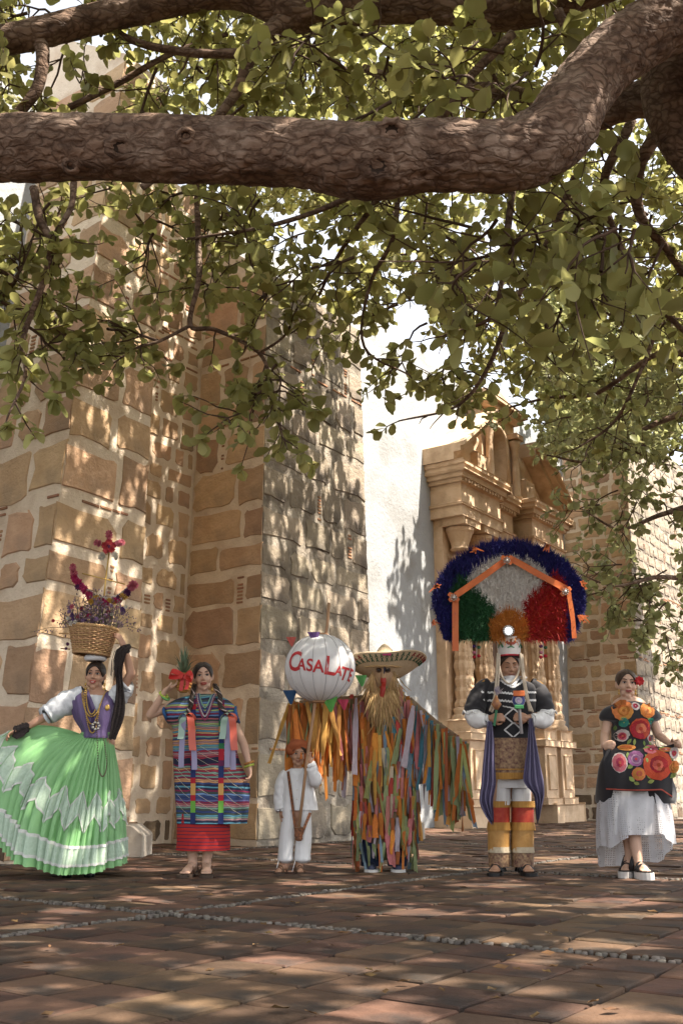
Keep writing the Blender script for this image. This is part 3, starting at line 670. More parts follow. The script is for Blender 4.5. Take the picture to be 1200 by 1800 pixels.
# --- crown shaped for the sun: gaps cut to light paving, walls and limb
KX, KY = SD.x / SD.z, SD.y / SD.z
class Shade:
    """coverage of the crown seen from the sun, on a grid laid on the ground"""
    def __init__(s, x0, x1, y0, y1, res=.04):
        s.x0, s.y0, s.res = x0, y0, res; s.nx, s.ny = int((x1 - x0) / res), int((y1 - y0) / res); s.hole = np.zeros((s.nx, s.ny), bool)
        s.cx = x0 + (np.arange(s.nx) + .5) * res; s.cy = y0 + (np.arange(s.ny) + .5) * res
    def gap(s, p, rx, ry):
        """open an elliptical gap whose light lands on world point p"""
        gx, gy = p[0] - p[2] * KX, p[1] - p[2] * KY
        s.hole |= (((s.cx[:, None] - gx) / rx) ** 2 + ((s.cy[None] - gy) / ry) ** 2) < 1
    def cell(s, P):
        gx = P[:, 0] - P[:, 2] * KX; gy = P[:, 1] - P[:, 2] * KY; i = ((gx - s.x0) / s.res).astype(int); j = ((gy - s.y0) / s.res).astype(int)
        return i, j, (i >= 1) & (j >= 1) & (i < s.nx - 1) & (j < s.ny - 1)
    def prune(s, t):
        P = np.array([tuple(v) for v in t.P]); D = np.array([tuple(v) for v in t.D]); D /= np.linalg.norm(D, axis=1, keepdims=True); C = P + D * np.array(t.L)[:, None] * .5
        i, j, ok = s.cell(C); keep = np.ones(len(P), bool); keep[ok] = ~s.hole[i[ok], j[ok]]; k = np.nonzero(keep)[0]
        t.P = [t.P[q] for q in k]; t.D = [t.D[q] for q in k]; t.L = [t.L[q] for q in k]; return C[keep]
    def thicken(s, t, allowed, passes=5, ll=.125, zr=(4.6, 11.0), want=.04, cap_=3200, need=1):  # adds loose twigs, mostly out of view, where more shade is wanted
        r = random.Random(8)
        for ps in range(passes):
            C = s.prune(t); i, j, ok = s.cell(C); cov = np.zeros((s.nx, s.ny), int)
            for di, dj in ((0, 0), (1, 0), (-1, 0), (0, 1), (0, -1)): np.add.at(cov, (i[ok] + di, j[ok] + dj), 1)
            bare = np.argwhere((cov < 1) & ~s.hole); fr_ = len(bare) / max(1, (~s.hole).sum()); bare = np.argwhere((cov < need) & ~s.hole); print('bare', round(fr_, 3), 'leaves', len(t.P))
            if fr_ < want: break
            r.shuffle(bare_ := [tuple(b) for b in bare]); seen = set(); n = 0
            for (a, b) in bare_:
                key = (a // 4, b // 4)
                if key in seen or n > cap_: continue
                seen.add(key); gx, gy = s.cx[a], s.cy[b]
                for tr in range(14):
                    z = r.uniform(*zr); p = Vector((gx + z * KX, gy + z * KY, z))
                    if (out_of_frame(p, 30) if tr < 9 else allowed(p)): t.twig(p - Vector((.06, 0, 0)), (r.gauss(0, 1), r.gauss(0, 1), r.gauss(0, .3)), .22, 8, ll); n += 1; break
        s.prune(t)
SHD = Shade(-7.2, 3.4, 2.2, 14.7)
for px, py, w_, h_ in ((470, 1690, 70, 8), (390, 1700, 60, 7), (560, 1703, 90, 8), (240, 1758, 42, 6), (165, 1786, 62, 10), (330, 1771, 36, 5), (690, 1764, 42, 5), (680, 1787, 75, 10), (455, 1770, 36, 5), (1080, 1776, 85, 9), (1060, 1792, 70, 7), (950, 1742, 50, 5), (180, 1638, 32, 5), (178, 1657, 32, 3.5), (60, 1626, 62, 6), (20, 1655, 30, 4), (258, 1578, 44, 4), (262, 1588, 42, 3),
        (730, 1602, 45, 6), (690, 1612, 48, 5), (780, 1610, 40, 4), (1050, 1658, 55, 6), (1125, 1666, 30, 4), (1090, 1584, 85, 4.5), (1040, 1592, 70, 4), (900, 1611, 34, 3), (1120, 1610, 80, 4), (760, 1722, 50, 4.5), (920, 1690, 36, 3.5), (620, 1737, 50, 4), (1000, 1626, 46, 4), (430, 1598, 44, 3.5), (545, 1553, 60, 3), (400, 1568, 52, 3), (330, 1560, 50, 3), (1000, 1512, 80, 5), (720, 1500, 60, 5), (860, 1556, 70, 3), (600, 1575, 50, 3), (130, 1600, 50, 4), (60, 1700, 40, 5), (880, 1655, 30, 3), (1150, 1545, 50, 3), (480, 1640, 30, 3), (300, 1635, 26, 3), (260, 1530, 40, 3), (470, 1530, 40, 3), (590, 1522, 30, 3), (780, 1530, 40, 3)):
    g0, g1 = gnd(px, py - h_), gnd(px, py + h_); c = gnd(px, py); SHD.gap(c, max(.07, w_ * 1.0 * c.y / 1780 + .03), max(.075, (g0.y - g1.y) * .55 + .03))
for px, py, Y, rx, ry in ((168, 1425, 7.5, .05, .10), (182, 1405, 7.5, .04, .06), (593, 1180, 7.7, .045, .09), (690, 1330, 7.85, .05, .09), (680, 1370, 7.85, .04, .06), (1070, 1405, 7.5, .06, .08), (866, 1330, 7.8, .02, .05), (945, 1390, 7.8, .02, .05), (700, 1150, 8.0, .06, .08), (60, 205, 4.15, .16, .10), (290, 203, 4.12, .14, .10), (500, 203, 4.05, .10, .08), (840, 210, 4.0, .07, .06)): SHD.gap(at(px, py, Y), rx + .04, ry + .04)
rh = random.Random(17)
for k in range(16):                                     # slivers on the near buttress, mostly towards its far edge
    w_ = 1.43 * (1 - rh.random() ** 1.7 * .9); SHD.gap(Q0 + U * (-3.39 + w_) + NN * 1.335 + Vector((0, 0, rh.uniform(1.2, 6.5))), rh.uniform(.05, .16), rh.uniform(.03, .07))
for k in range(170):                                    # more and more light towards the far edge of the second buttress
    w_ = 2.45 * rh.random() ** .5; SHD.gap(Q0 + U * w_ + NN * 1.34 + Vector((0, 0, rh.uniform(.3, 6.8))), rh.uniform(.05, .2), rh.uniform(.025, .05) * (1 + 1.6 * max(0, w_ - 1.7)))
def allowed1(p):
    q = proj(p); return q is None or q[0] < -40 or q[0] > 1240 or q[1] < 190 or (q[0] > 620 and q[1] < 540) or (q[0] > 420 and q[1] < 380) or (q[0] > 1000 and q[1] < 660)
SHD.thicken(TR, allowed1, 7, need=1, want=.02)
TR.finish(300)
m_knot = mat('bark_hollow', (.02, .012, .008), (.035, .022, .015), 20, .95, .6)
for px, py, r0 in ((205, 268, .034), (655, 300, .038), (690, 236, .03), (318, 246, .022), (120, 300, .02)):   # knots and old branch scars
    c = at(px, py, 4.0); bm = bmesh.new(); best = None
    for o in big.children:
        if not o.name.startswith('limb'): continue
        for v in o.data.vertices:
            w_ = Vector(v.co); q = proj(w_)
            if q and abs(q[0] - px) < 9 and abs(q[1] - py) < 9 and (best is None or w_.y < best.y): best = w_
    if best is None: continue
    n_ = (Vector((0, 0, CAMH)) - best).normalized(); n_.x *= .3; n_.normalize(); s_, t_, _ = frame_of(n_)
    rings = []
    for rr_, d_ in ((1.9, -.012), (1.5, .006), (1.1, .012), (.8, .004), (.5, -.012)): rings.append([best + (s_ * math.cos(2 * math.pi * k / 16) * 1.25 + t_ * math.sin(2 * math.pi * k / 16)) * r0 * rr_ * (1 + .12 * math.sin(k * 3.1 + px)) + n_ * d_ for k in range(16)])
    add_poly(bm, rings, cap0=False, cap1=False); kn = obj('knot', mk(bm, True), m_bark, big)
    bm = bmesh.new(); add_poly(bm, [[best + (s_ * math.cos(2 * math.pi * k / 16) * 1.25 + t_ * math.sin(2 * math.pi * k / 16)) * r0 * .82 * q_ + n_ * d_ for k in range(16)] for q_, d_ in ((1, .003), (.5, -.004))], cap0=False); obj('hollow', mk(bm, True), m_knot, kn)
# --- second tree, right and farther back, with finer leaves
tr2 = empty('leafy_tree', (8.2, 13.0, 0), 'farther fine-leaved tree reaching in beside the stone tower', 'tree')
bm = bmesh.new(); tp = smooth_path([(8.2, 13, -.1, .3), (8.1, 13, 1.5, .22), (7.8, 13.1, 3.2, .2), (7.4, 13.2, 5, .15), (7.2, 13.3, 7.5, .08)], 6)
tube(bm, [p[:3] for p in tp], [p[3] for p in tp], 16, True, .2, 9); obj('trunk', mk(bm, True), m_bark, tr2)
for k, b in enumerate([
 [(1400, 850, 12.8, .07), (1250, 880, 12.0, .05), (1160, 905, 11.5, .03), (1090, 930, 11.2, .018), (1030, 900, 11, .008)],
 [(1400, 950, 12.8, .06), (1240, 1010, 12.0, .04), (1150, 1015, 11.5, .025), (1080, 1030, 11.2, .014), (1020, 1010, 11, .007)],
 [(1350, 700, 12.8, .07), (1220, 720, 12.2, .05), (1120, 760, 12, .03), (1040, 810, 11.6, .02), (960, 800, 11.4, .01)]]):
    limb(tr2, b, 'branch', 8, .15, 60 + k, 6)
T2 = Tree(tr2, m_leaf2, 5)
fill(T2, 1000, 660, 1260, 790, 20, 10.5, 13.5, ll=.105, tw=6, nl=9); fill(T2, 1090, 790, 1270, 920, 13, 10.5, 13, ll=.105, tw=6, nl=9); fill(T2, 1030, 860, 1120, 910, 3, 10.8, 11.5, ll=.1, tw=5, ln=.4)
fill(T2, 1050, 960, 1240, 1060, 11, 10.8, 12.5, ll=.105, tw=6); fill(T2, 1150, 1050, 1260, 1120, 4, 11, 12.5, ll=.105, ln=.4); fill(T2, 900, 560, 1250, 700, 16, 10.5, 13, ll=.105)
crown(T2, 330, (4.6, 12.5), (13.2, 21.5), (4.6, 9.2), lambda p: out_of_frame(p, 20), ll=.13)
SH2 = Shade(-2.2, 5.2, 17.6, 23.4)
for k in range(420): SH2.gap(WP(rh.uniform(6.2, 11.4), rh.uniform(.1, .8), rh.uniform(.2, 6.6)), rh.uniform(.04, .13), rh.uniform(.03, .07))
def allowed2(p):
    q = proj(p); return q is None or q[0] > 1240 or (q[0] > 960 and q[1] < 800)
SH2.thicken(T2, allowed2, 4, .15, (5.0, 9.5), .12)
T2.finish(120)
# ------------------------------------------------------------ figures: helpers
V3 = Vector
class Fig:
    def __init__(s, name, px, py, label, cat='person', depth=None):
        g = gnd(px, py); s.Y = g.y if depth is None else depth; s.base = V3((g.x, s.Y, 0)); s.root = empty(name, s.base, label, cat); s.px = px
    def G(s, px, dy=0.0): return V3((at(px, 1536, s.Y + dy).x, s.Y + dy, 0))
    def W(s, px, py, dy=0.0): return at(px, py, s.Y + dy)
    def part(s, name, me, m, smooth=True, parent=None):
        if isinstance(me, bmesh.types.BMesh): me = mk(me, smooth)
        return obj(name, me, m, parent or s.root)
def remesh(bm, voxel=.0065, it=3, post=None):
    me = mk(bm); o = bpy.data.objects.new('tmp', me); COL.objects.link(o)
    m = o.modifiers.new('r', 'REMESH'); m.mode = 'VOXEL'; m.voxel_size = voxel; m.use_smooth_shade = True
    if it: k = o.modifiers.new('s', 'SMOOTH'); k.iterations = it; k.factor = .5
    dg = bpy.context.evaluated_depsgraph_get(); dg.update()
    e = bpy.data.meshes.new_from_object(o.evaluated_get(dg)); bpy.data.objects.remove(o); bpy.data.meshes.remove(me)
    if post:
        n = len(e.vertices); co = np.empty(n * 3, np.float32); e.vertices.foreach_get('co', co); co = co.reshape(-1, 3); post(co); e.vertices.foreach_set('co', co.ravel())
    e.update(); return e
def rotm(yaw=0, pitch=0, roll=0): return (Matrix.Rotation(math.radians(yaw), 3, 'Z') @ Matrix.Rotation(math.radians(pitch), 3, 'X') @ Matrix.Rotation(math.radians(roll), 3, 'Y'))
def head(bm, c, h, R, soft=True):
    s = h / .225; p = lambda x, y, z: V3(c) + R @ (V3((x, y, z)) * s)
    def e(x, y, z, rx, ry, rz): ell(bm, p(x, y, z), (rx * s, ry * s, rz * s), R, 20, 12)
    e(0, .012, .034, .073, .092, .078); e(0, -.010, -.018, .0645, .074, .070); e(0, -.022, -.056, .052, .053, .050); e(0, -.060, -.094, .020, .018, .016)
    for q in (-1, 1):
        e(q * .034, -.054, -.024, .027, .024, .027); e(q * .074, .010, -.004, .010, .018, .030); e(q * .0095, -.090, -.027, .0075, .009, .0065); e(q * .030, -.040, -.070, .022, .028, .022)
    cap(bm, p(0, -.080, .014), .0068 * s, p(0, -.099, -.021), .0092 * s); cap(bm, p(-.034, -.071, .032), (.0085 if soft else .0115) * s, p(.034, -.071, .032), (.0085 if soft else .0115) * s)
    e(0, -.081, -.052, .021, .009, .006); e(0, -.079, -.062, .018, .009, .006)
def socket(c, h, R):
    s = h / .225; Ri = R.transposed()
    def f(co):
        for q in (-1, 1):
            e = np.array(V3(c) + R @ (V3((q * .0295, -.080, .009)) * s)); d = np.linalg.norm((co - e) / np.array([1.25, 1, .8]), axis=1)
            co += np.exp(-(d / (.0115 * s)) ** 2)[:, None] * np.array(R @ V3((0, .006 * s, 0)))[None]
    return f
m_eye = mat('eye_white', (.42, .38, .35), None, 5, .3); m_iris = mat('iris_dark', (.02, .012, .008), None, 5, .2); m_brow = mat('brow_hair', (.025, .015, .01), None, 5, .8)
m_lip = mat('red_lips', (.34, .04, .035), None, 5, .4); m_lipn = mat('natural_lips', (.26, .11, .08), None, 5, .5); m_teeth = mat('teeth', (.7, .66, .6), None, 5, .3)
m_hair = mat('dark_hair', (.018, .011, .008), (.03, .018, .012), 30, .45, .5, 60, stretch=(1, 1, .2)); m_hair_b = mat('brown_hair', (.06, .035, .02), (.035, .02, .012), 30, .5, .5, 60, stretch=(1, 1, .2))
def face(f, c, h, R, lips, smile=False, closed=False, brow=1.0):
    s = h / .225; p = lambda x, y, z: V3(c) + R @ (V3((x, y, z)) * s)
    for q in (-1, 1):
        if not closed:
            bm = bmesh.new(); ell(bm, p(q * .0295, -.0715, .0085), (.0145 * s, .0085 * s, .0052 * s), R, 14, 8); e = f.part('eye', bm, m_eye)
            bm = bmesh.new(); ell(bm, p(q * .0295, -.0788, .0085), (.0064 * s, .003 * s, .0062 * s), R, 10, 6); f.part('iris', bm, m_iris, parent=e)
        bm = bmesh.new(); tube(bm, [p(q * (.0135 + .032 * t), -.0805 + .013 * t * t, .0115 + .004 * math.sin(t * 3.1)) if not closed else p(q * (.0135 + .032 * t), -.082 + .013 * t * t, .004 - .003 * math.sin(t * 3.1)) for t in (0, .25, .5, .75, 1)], [.0015 * s, .0026 * s, .0028 * s, .0025 * s, .0012 * s], 6); f.part('eyelash', bm, m_brow)
        bm = bmesh.new(); tube(bm, [p(q * (.011 + .038 * t), -.0845 + .017 * t * t, .0300 + .006 * math.sin(t * 2.4)) for t in (0, .3, .6, 1)], [.0026 * s * brow, .0034 * s * brow, .0028 * s * brow, .0010 * s], 6); f.part('eyebrow', bm, m_brow)
    bm = bmesh.new(); k = .005 if smile else .0
    up = [p(x, -.0915 + abs(x) * abs(x) * 14, -.0515 + .0025 * (1 - abs(x) / .026) * (1.2 if abs(x) > .004 else .6) + k * (abs(x) / .026) ** 2) for x in np.linspace(-.026, .026, 9)]
    tube(bm, up, [.0012 * s] + [.0038 * s] * 7 + [.0012 * s], 6); l = f.part('lips', bm, lips)
    bm = bmesh.new(); lo = [p(x, -.0895 + abs(x) * abs(x) * 14, -.0605 - (.0045 if smile else 0.0) * (1 - (abs(x) / .024) ** 2) + k * (abs(x) / .024) ** 2 * 1.6 + .004 * (abs(x) / .024) ** 2) for x in np.linspace(-.024, .024, 9)]
    tube(bm, lo, [.0012 * s] + [.0045 * s] * 7 + [.0012 * s], 6); f.part('lower_lip', bm, lips, parent=l)
    if smile:
        bm = bmesh.new(); ell(bm, p(0, -.0862, -.0572), (.017 * s, .006 * s, .0045 * s), R, 12, 6); f.part('teeth', bm, m_teeth, parent=l)
def hair_cap(f, c, h, R, m, front=.078, side=-.02, back=-.06, th=1.06, name='hair', wave=.012, parting=True):
    s = h / .225; bm = bmesh.new(); n = 48; rings = []; K = 12
    for k in range(K + 1):
        ring = []
        for i in range(n):
            t = 2 * math.pi * i / n; cf = .5 + .5 * math.cos(t); fz = abs(math.sin(t))
            zl = (front if cf > .5 else back) * (1 - fz ** 2) + side * fz ** 2
            zt = (zl - .034) / .078; zt = max(-.97, min(.97, zt)); phi = math.acos(zt) * k / K
            w = 1 + wave * math.sin(i * 7.0 + k * .4) * (k / K)
            x = math.sin(phi) * math.sin(t) * .076 * th * w; y = .012 - math.sin(phi) * math.cos(t) * .095 * th * w; z = .034 + math.cos(phi) * .080 * th - (.004 * math.exp(-(x / .006) ** 2) if parting and y < .02 else 0)
            ring.append(V3(c) + R @ (V3((x, y, z)) * s))
        rings.append(ring)
    inner = []
    for q in (1.0, .9): inner.append([V3(c) + R @ V3((0, .005, .01)) * s + (v - (V3(c) + R @ V3((0, .005, .01)) * s)) * q for v in rings[-1]])
    add_poly(bm, rings + inner[1:], cap0=False, cap1=False); return f.part(name, bm, m)
def hand(bm, w, fd, pn, side, curl=.5, s=1.0, spread=.0, thumb=.5):
    """w wrist, fd finger direction, pn palm normal, side +1: thumb on the (fd x pn) side"""
    w = V3(w); fd = V3(fd).normalized(); pn = V3(pn); pn = (pn - fd * pn.dot(fd)).normalized(); ac = fd.cross(pn).normalized() * side
    Rm = Matrix((ac, fd, pn)).transposed()
    ell(bm, w + fd * .045 * s, (.039 * s, .052 * s, .0165 * s), Rm, 14, 10); cap(bm, w, .021 * s, w + fd * .03 * s, .024 * s)
    for k, (off, ln) in enumerate(((.028, .066), (.0095, .076), (-.0095, .071), (-.027, .056))):
        p = w + fd * (.084 - abs(off - .005) * .25) * s + ac * off * s; a = 0
        for q, fr in enumerate((.45, .32, .23)):
            a += curl * (.75 if q == 0 else 1.15) * (1 + .08 * k); d = fd * math.cos(a) + pn * math.sin(a) + ac * off * spread
            e = p + d * ln * fr * s; cap(bm, p, (.0092 - .0009 * q) * s, e, (.0086 - .0010 * q) * s, 8); p = e
    p = w + fd * .022 * s + ac * .026 * s; d1 = (ac * (.85 - thumb * .4) + fd * .65 + pn * (.15 + thumb * .5)).normalized(); e = p + d1 * .042 * s; cap(bm, p, .0135 * s, e, .0105 * s, 8)
    d2 = (fd * .75 + ac * (.3 - thumb * .6) + pn * (.1 + thumb * .7)).normalized(); cap(bm, e, .0102 * s, e + d2 * .033 * s, .0078 * s, 8)
def arm(bm, sh, el, wr, k=1.0):
    cap(bm, sh, .048 * k, el, .037 * k); cap(bm, el, .037 * k, V3(el).lerp(V3(wr), .3), .036 * k); cap(bm, V3(el).lerp(V3(wr), .3), .036 * k, wr, .0235 * k)
def foot(bm, g, ang, k=1.0, lift=.02):
    """bare foot; g ground point under the ankle, ang heading from -y in degrees"""
    R = Matrix.Rotation(math.radians(ang), 3, 'Z'); q = lambda x, y, z: V3(g) + R @ V3((x * k, y * k, z * k)) + V3((0, 0, lift))
    cap(bm, q(0, .005, .08), .034 * k, q(0, .02, .03), .03 * k); cap(bm, q(0, .0, .055), .034 * k, q(0, -.11, .022), .03 * k); cap(bm, q(-.018, -.10, .02), .022 * k, q(.018, -.10, .02), .022 * k)
    for i, x in enumerate((-.032, -.016, 0, .014, .028)): cap(bm, q(x, -.12, .014), .0105 * k, q(x, -.158 + abs(x) * .35, .011), .0095 * k, 8)
def sole(f, g, ang, ln, w, th, m, z=0.0, name='sole', parent=None, k0=.1):
    R = Matrix.Rotation(math.radians(ang), 3, 'Z'); bm = bmesh.new(); P = []
    for i in range(18):
        a = 2 * math.pi * i / 18; y = math.cos(a) * ln / 2; x = math.sin(a) * w / 2 * (1.0 + .25 * (-y / ln) * 2 * -1 * -1); P.append((x * (1 + .2 * (-y / (ln / 2))), y))
    add_poly(bm, [[V3(g) + R @ V3((x * (1 if zz else 1.0), y - ln * .5 + .05, z + zz)) for x, y in P] for zz in (0, th)]); return f.part(name, bm, m, False, parent)
def loft_px(f, rings, n=56, fold=None, e=2.0, closed_top=False):
    """rings: (py, px_left, px_right, half depth in m, y centre in m). Surface through the silhouette."""
    R = []; N = len(rings)
    for j, rr in enumerate(rings):
        py, l, r, d = rr[:4]; yc = rr[4] if len(rr) > 4 else 0.0; a = f.W(l, py); b = f.W(r, py); c = (a + b) / 2; hx = (b.x - a.x) / 2; ring = []
        for i in range(n):
            t = 2 * math.pi * i / n; cx, sy = math.cos(t), math.sin(t)
            x = math.copysign(abs(cx) ** (2 / e), cx) * hx; y = math.copysign(abs(sy) ** (2 / e), sy) * d
            k = 1 + (fold(t, j / (N - 1)) if fold else 0); ring.append(V3((c.x + x * k, f.Y + yc + y * k, c.z)))
        R.append(ring)
    bm = bmesh.new(); add_poly(bm, R, True, closed_top, False); return bm
def densify(rings, per=4):
    S_ = smooth_path([tuple(r) if len(r) > 4 else tuple(r) + (0.0,) for r in rings], per); return [tuple(v) for v in S_]
def bvh_of(me, off=(0, 0, 0)):
    return BVHTree.FromPolygons([tuple(v.co) for v in me.vertices], [tuple(p.vertices) for p in me.polygons])
def drape(bm, bvh, off=.005, lo=-2):
    """press every vertex back (+y) onto a garment, leaving it off metres proud"""
    last = None; miss = []
    for v in bm.verts:
        h = bvh.ray_cast(V3((v.co.x, v.co.y + lo, v.co.z)), V3((0, 1, 0)))
        if h[0] is not None: v.co.y = h[0].y - off; last = v.co.y
        else: miss.append(v)
    ys = [v.co.y for v in bm.verts if v not in miss]
    for v in miss: v.co.y = (sum(ys) / len(ys)) if ys else v.co.y
def strip2d(bm, f, pts, w, n=None, closed=False, per=1):
    """flat band in the picture-facing plane along (px,py) points, width w in px"""
    P = [np.array(p, float) for p in pts]; k = len(P); L, Rr = [], []
    for i in range(k):
        d = P[min(i + 1, k - 1)] - P[max(i - 1, 0)]; d /= (np.linalg.norm(d) + 1e-9); nn = np.array([-d[1], d[0]]); ww = w if not hasattr(w, '__len__') else w[i]
        L.append(P[i] + nn * ww / 2); Rr.append(P[i] - nn * ww / 2)
    vl = [bm.verts.new(f.W(*p)) for p in L]; vm = [bm.verts.new(f.W(*p)) for p in P]; vr = [bm.verts.new(f.W(*p)) for p in Rr]
    for i in range(k - 1):
        bm.faces.new((vl[i], vl[i + 1], vm[i + 1], vm[i])); bm.faces.new((vm[i], vm[i + 1], vr[i + 1], vr[i]))
def seg(pts, per):
    out = []
    for a, b in zip(pts, pts[1:]):
        for k in range(per): out.append((a[0] + (b[0] - a[0]) * k / per, a[1] + (b[1] - a[1]) * k / per))
    out.append(pts[-1]); return out
def ribbon(bm, pts, w, side=None, th=0):
    """a cloth band through 3-D points"""
    pts = [V3(p) for p in pts]; A, B = [], []
    for i, p in enumerate(pts):
        d = (pts[min(i + 1, len(pts) - 1)] - pts[max(i - 1, 0)]).normalized(); s = V3(side) if side else d.cross(V3((0, 1, 0))).normalized()
        ww = w[i] if hasattr(w, '__len__') else w; A.append(bm.verts.new(p + s * ww / 2)); B.append(bm.verts.new(p - s * ww / 2))
    for i in range(len(pts) - 1): bm.faces.new((A[i], A[i + 1], B[i + 1], B[i]))
def beads(bm, pts, r, every=1):
    for i, p in enumerate(pts):
        if i % every == 0: ell(bm, p, (r, r, r), None, 6, 4)
def petal_flower(f, bvh, cx, cy, R, n, cols, off=.005, rot=0, layers=3, sy=1.0, name='embroidered_flower', parent=None, wav=.18):
    """embroidered flower on a garment: stacked rings of petals, colours from outside in"""
    root = None
    for l in range(layers):
        r = R * (1 - l / (layers + .35)); bm = bmesh.new(); ph = rot + l * .55
        for k in range(n):
            a0 = 2 * math.pi * k / n + ph; c = bm.verts.new(f.W(cx, cy)); arc = []; r_k = r * (1 + .16 * math.sin(k * 12.9 + l * 4.1 + cx))
            wdt = 2 * math.pi / n * .6
            for j in range(9):
                u = -1 + j / 4; rr = r_k * (1 - .16 * u ** 4) * (1 + .035 * math.cos(u * 9 + l)); a = a0 + u * wdt * (1.25 if l == 0 else 1.1) + .1 * math.sin(k * 7 + l)
                arc.append((cx + math.cos(a) * rr, cy + math.sin(a) * rr * sy))
            mid = [bm.verts.new(f.W(cx + (x - cx) * .55, cy + (y - cy) * .55)) for x, y in arc]; vs = [bm.verts.new(f.W(x, y)) for x, y in arc]
            for j in range(8): bm.faces.new((mid[j], vs[j], vs[j + 1], mid[j + 1])); bm.faces.new((c, mid[j], mid[j + 1]))
        drape(bm, bvh, off + .0016 * l)
        for i_, v in enumerate(bm.verts): v.co.y -= .0004 * ((i_ // 19) % 3)
        o = f.part(name if root is None else 'petal_ring', bm, cols[min(l, len(cols) - 1)], False, parent or root)
        if root is None: root = o
    bm = bmesh.new(); vs = [bm.verts.new(f.W(cx + math.cos(2 * math.pi * k / 10) * R * .16, cy + math.sin(2 * math.pi * k / 10) * R * .16 * sy)) for k in range(10)]; bm.faces.new(vs); drape(bm, bvh, off + .0018 * layers)
    f.part('flower_centre', bm, cols[-1], False, parent or root)
    return root
def leaf2d(f, bvh, x, y, ln, ang, m, off=.004, wd=.45, parent=None):
    bm = bmesh.new(); P = []
    for k in range(7):
        t = k / 6; P.append((t * ln, math.sin(t * math.pi) * ln * wd / 2))
    c, s = math.cos(ang), math.sin(ang); T_ = lambda u, v: f.W(x + u * c - v * s, y + u * s + v * c)
    mid = [bm.verts.new(T_(u, 0)) for u, v in P]; A = [bm.verts.new(T_(u, v + .01)) for u, v in P]; B = [bm.verts.new(T_(u, -v - .01)) for u, v in P]
    for k in range(6): bm.faces.new((mid[k], mid[k + 1], A[k + 1], A[k])); bm.faces.new((mid[k], B[k], B[k + 1], mid[k + 1]))
    drape(bm, bvh, off); f.part('embroidered_leaf', bm, m, False, parent)
def stripes(name, N, pal, axis='Z', rough=.9, wob=.15, sub=True, seed=0.0):
    """woven cloth: rows of colour picked row by row, with thin threads between"""
    if name in MATS: return MATS[name]
    m = bpy.data.materials.new(name); m.use_nodes = True; n = m.node_tree; Nd = n.nodes; L = n.links; b = Nd['Principled BSDF']
    tc = Nd.new('ShaderNodeTexCoord'); sp = Nd.new('ShaderNodeSeparateXYZ'); L.new(tc.outputs['Object'], sp.inputs[0])
    nz = Nd.new('ShaderNodeTexNoise'); nz.inputs['Scale'].default_value = 6; L.new(tc.outputs['Object'], nz.inputs['Vector'])
    def mth(op, a, bb):
        q = Nd.new('ShaderNodeMath'); q.operation = op
        for i, v in enumerate((a, bb)):
            if v is None: continue
            if isinstance(v, (int, float)): q.inputs[i].default_value = v
            else: L.new(v, q.inputs[i])
        return q.outputs[0]
    z = mth('ADD', sp.outputs[axis], mth('MULTIPLY', nz.outputs['Fac'], wob / N * 4)); row = mth('MULTIPLY', z, N); fl = mth('FLOOR', row, None)
    wn = Nd.new('ShaderNodeTexWhiteNoise'); wn.noise_dimensions = '1D'; L.new(mth('ADD', fl, 100.5 + seed), wn.inputs['W'])
    cr = Nd.new('ShaderNodeValToRGB'); cr.color_ramp.interpolation = 'CONSTANT'; k = len(pal)
    while len(cr.color_ramp.elements) < k: cr.color_ramp.elements.new(.5)
    for i, c in enumerate(pal): cr.color_ramp.elements[i].position = i / k; cr.color_ramp.elements[i].color = (*c, 1)
    L.new(wn.outputs['Value'], cr.inputs[0]); col = cr.outputs[0]
    if sub:
        mx = Nd.new('ShaderNodeMix'); mx.data_type = 'RGBA'; L.new(mth('LESS_THAN', mth('FRACT', row, None), .2), mx.inputs[0]); L.new(col, mx.inputs[6]); mx.inputs[7].default_value = (.02, .02, .05, 1); col = mx.outputs[2]
    L.new(col, b.inputs['Base Color']); b.inputs['Roughness'].default_value = rough; b.inputs['Specular IOR Level'].default_value = .2
    nb = Nd.new('ShaderNodeTexNoise'); nb.inputs['Scale'].default_value = 260; L.new(tc.outputs['Object'], nb.inputs['Vector']); bp = Nd.new('ShaderNodeBump'); bp.inputs['Strength'].default_value = .35; bp.inputs['Distance'].default_value = .003
    L.new(nb.outputs['Fac'], bp.inputs['Height']); L.new(bp.outputs[0], b.inputs['Normal']); MATS[name] = m; return m
sk_a = mat('skin_tan', (.43, .245, .16), (.40, .22, .14), 12, .5, sss=.08, spec=.35); sk_b = mat('skin_light', (.50, .315, .225), (.47, .29, .20), 12, .5, sss=.08, spec=.35); sk_c = mat('skin_brown', (.36, .20, .125), (.33, .18, .11), 12, .5, sss=.08, spec=.35)
m_black = mat('black_velvet', (.012, .011, .014), (.02, .018, .02), 8, .8, sheen=.25); m_blk_l = mat('black_leather', (.012, .011, .011), None, 8, .4); m_whitec = mat('white_cotton', (.68, .67, .66), (.60, .59, .58), 6, .85, .3, 22, dist=.012)
m_gold = mat('gold_metal', (.55, .36, .11), (.45, .28, .08), 20, .35, metal=.8); m_silver = mat('silver_metal', (.45, .42, .38), None, 20, .35, metal=.8)
m_sole = mat('sole_brown', (.06, .04, .028), None, 8, .8); m_strap = mat('leather_brown', (.13, .07, .04), None, 8, .7)
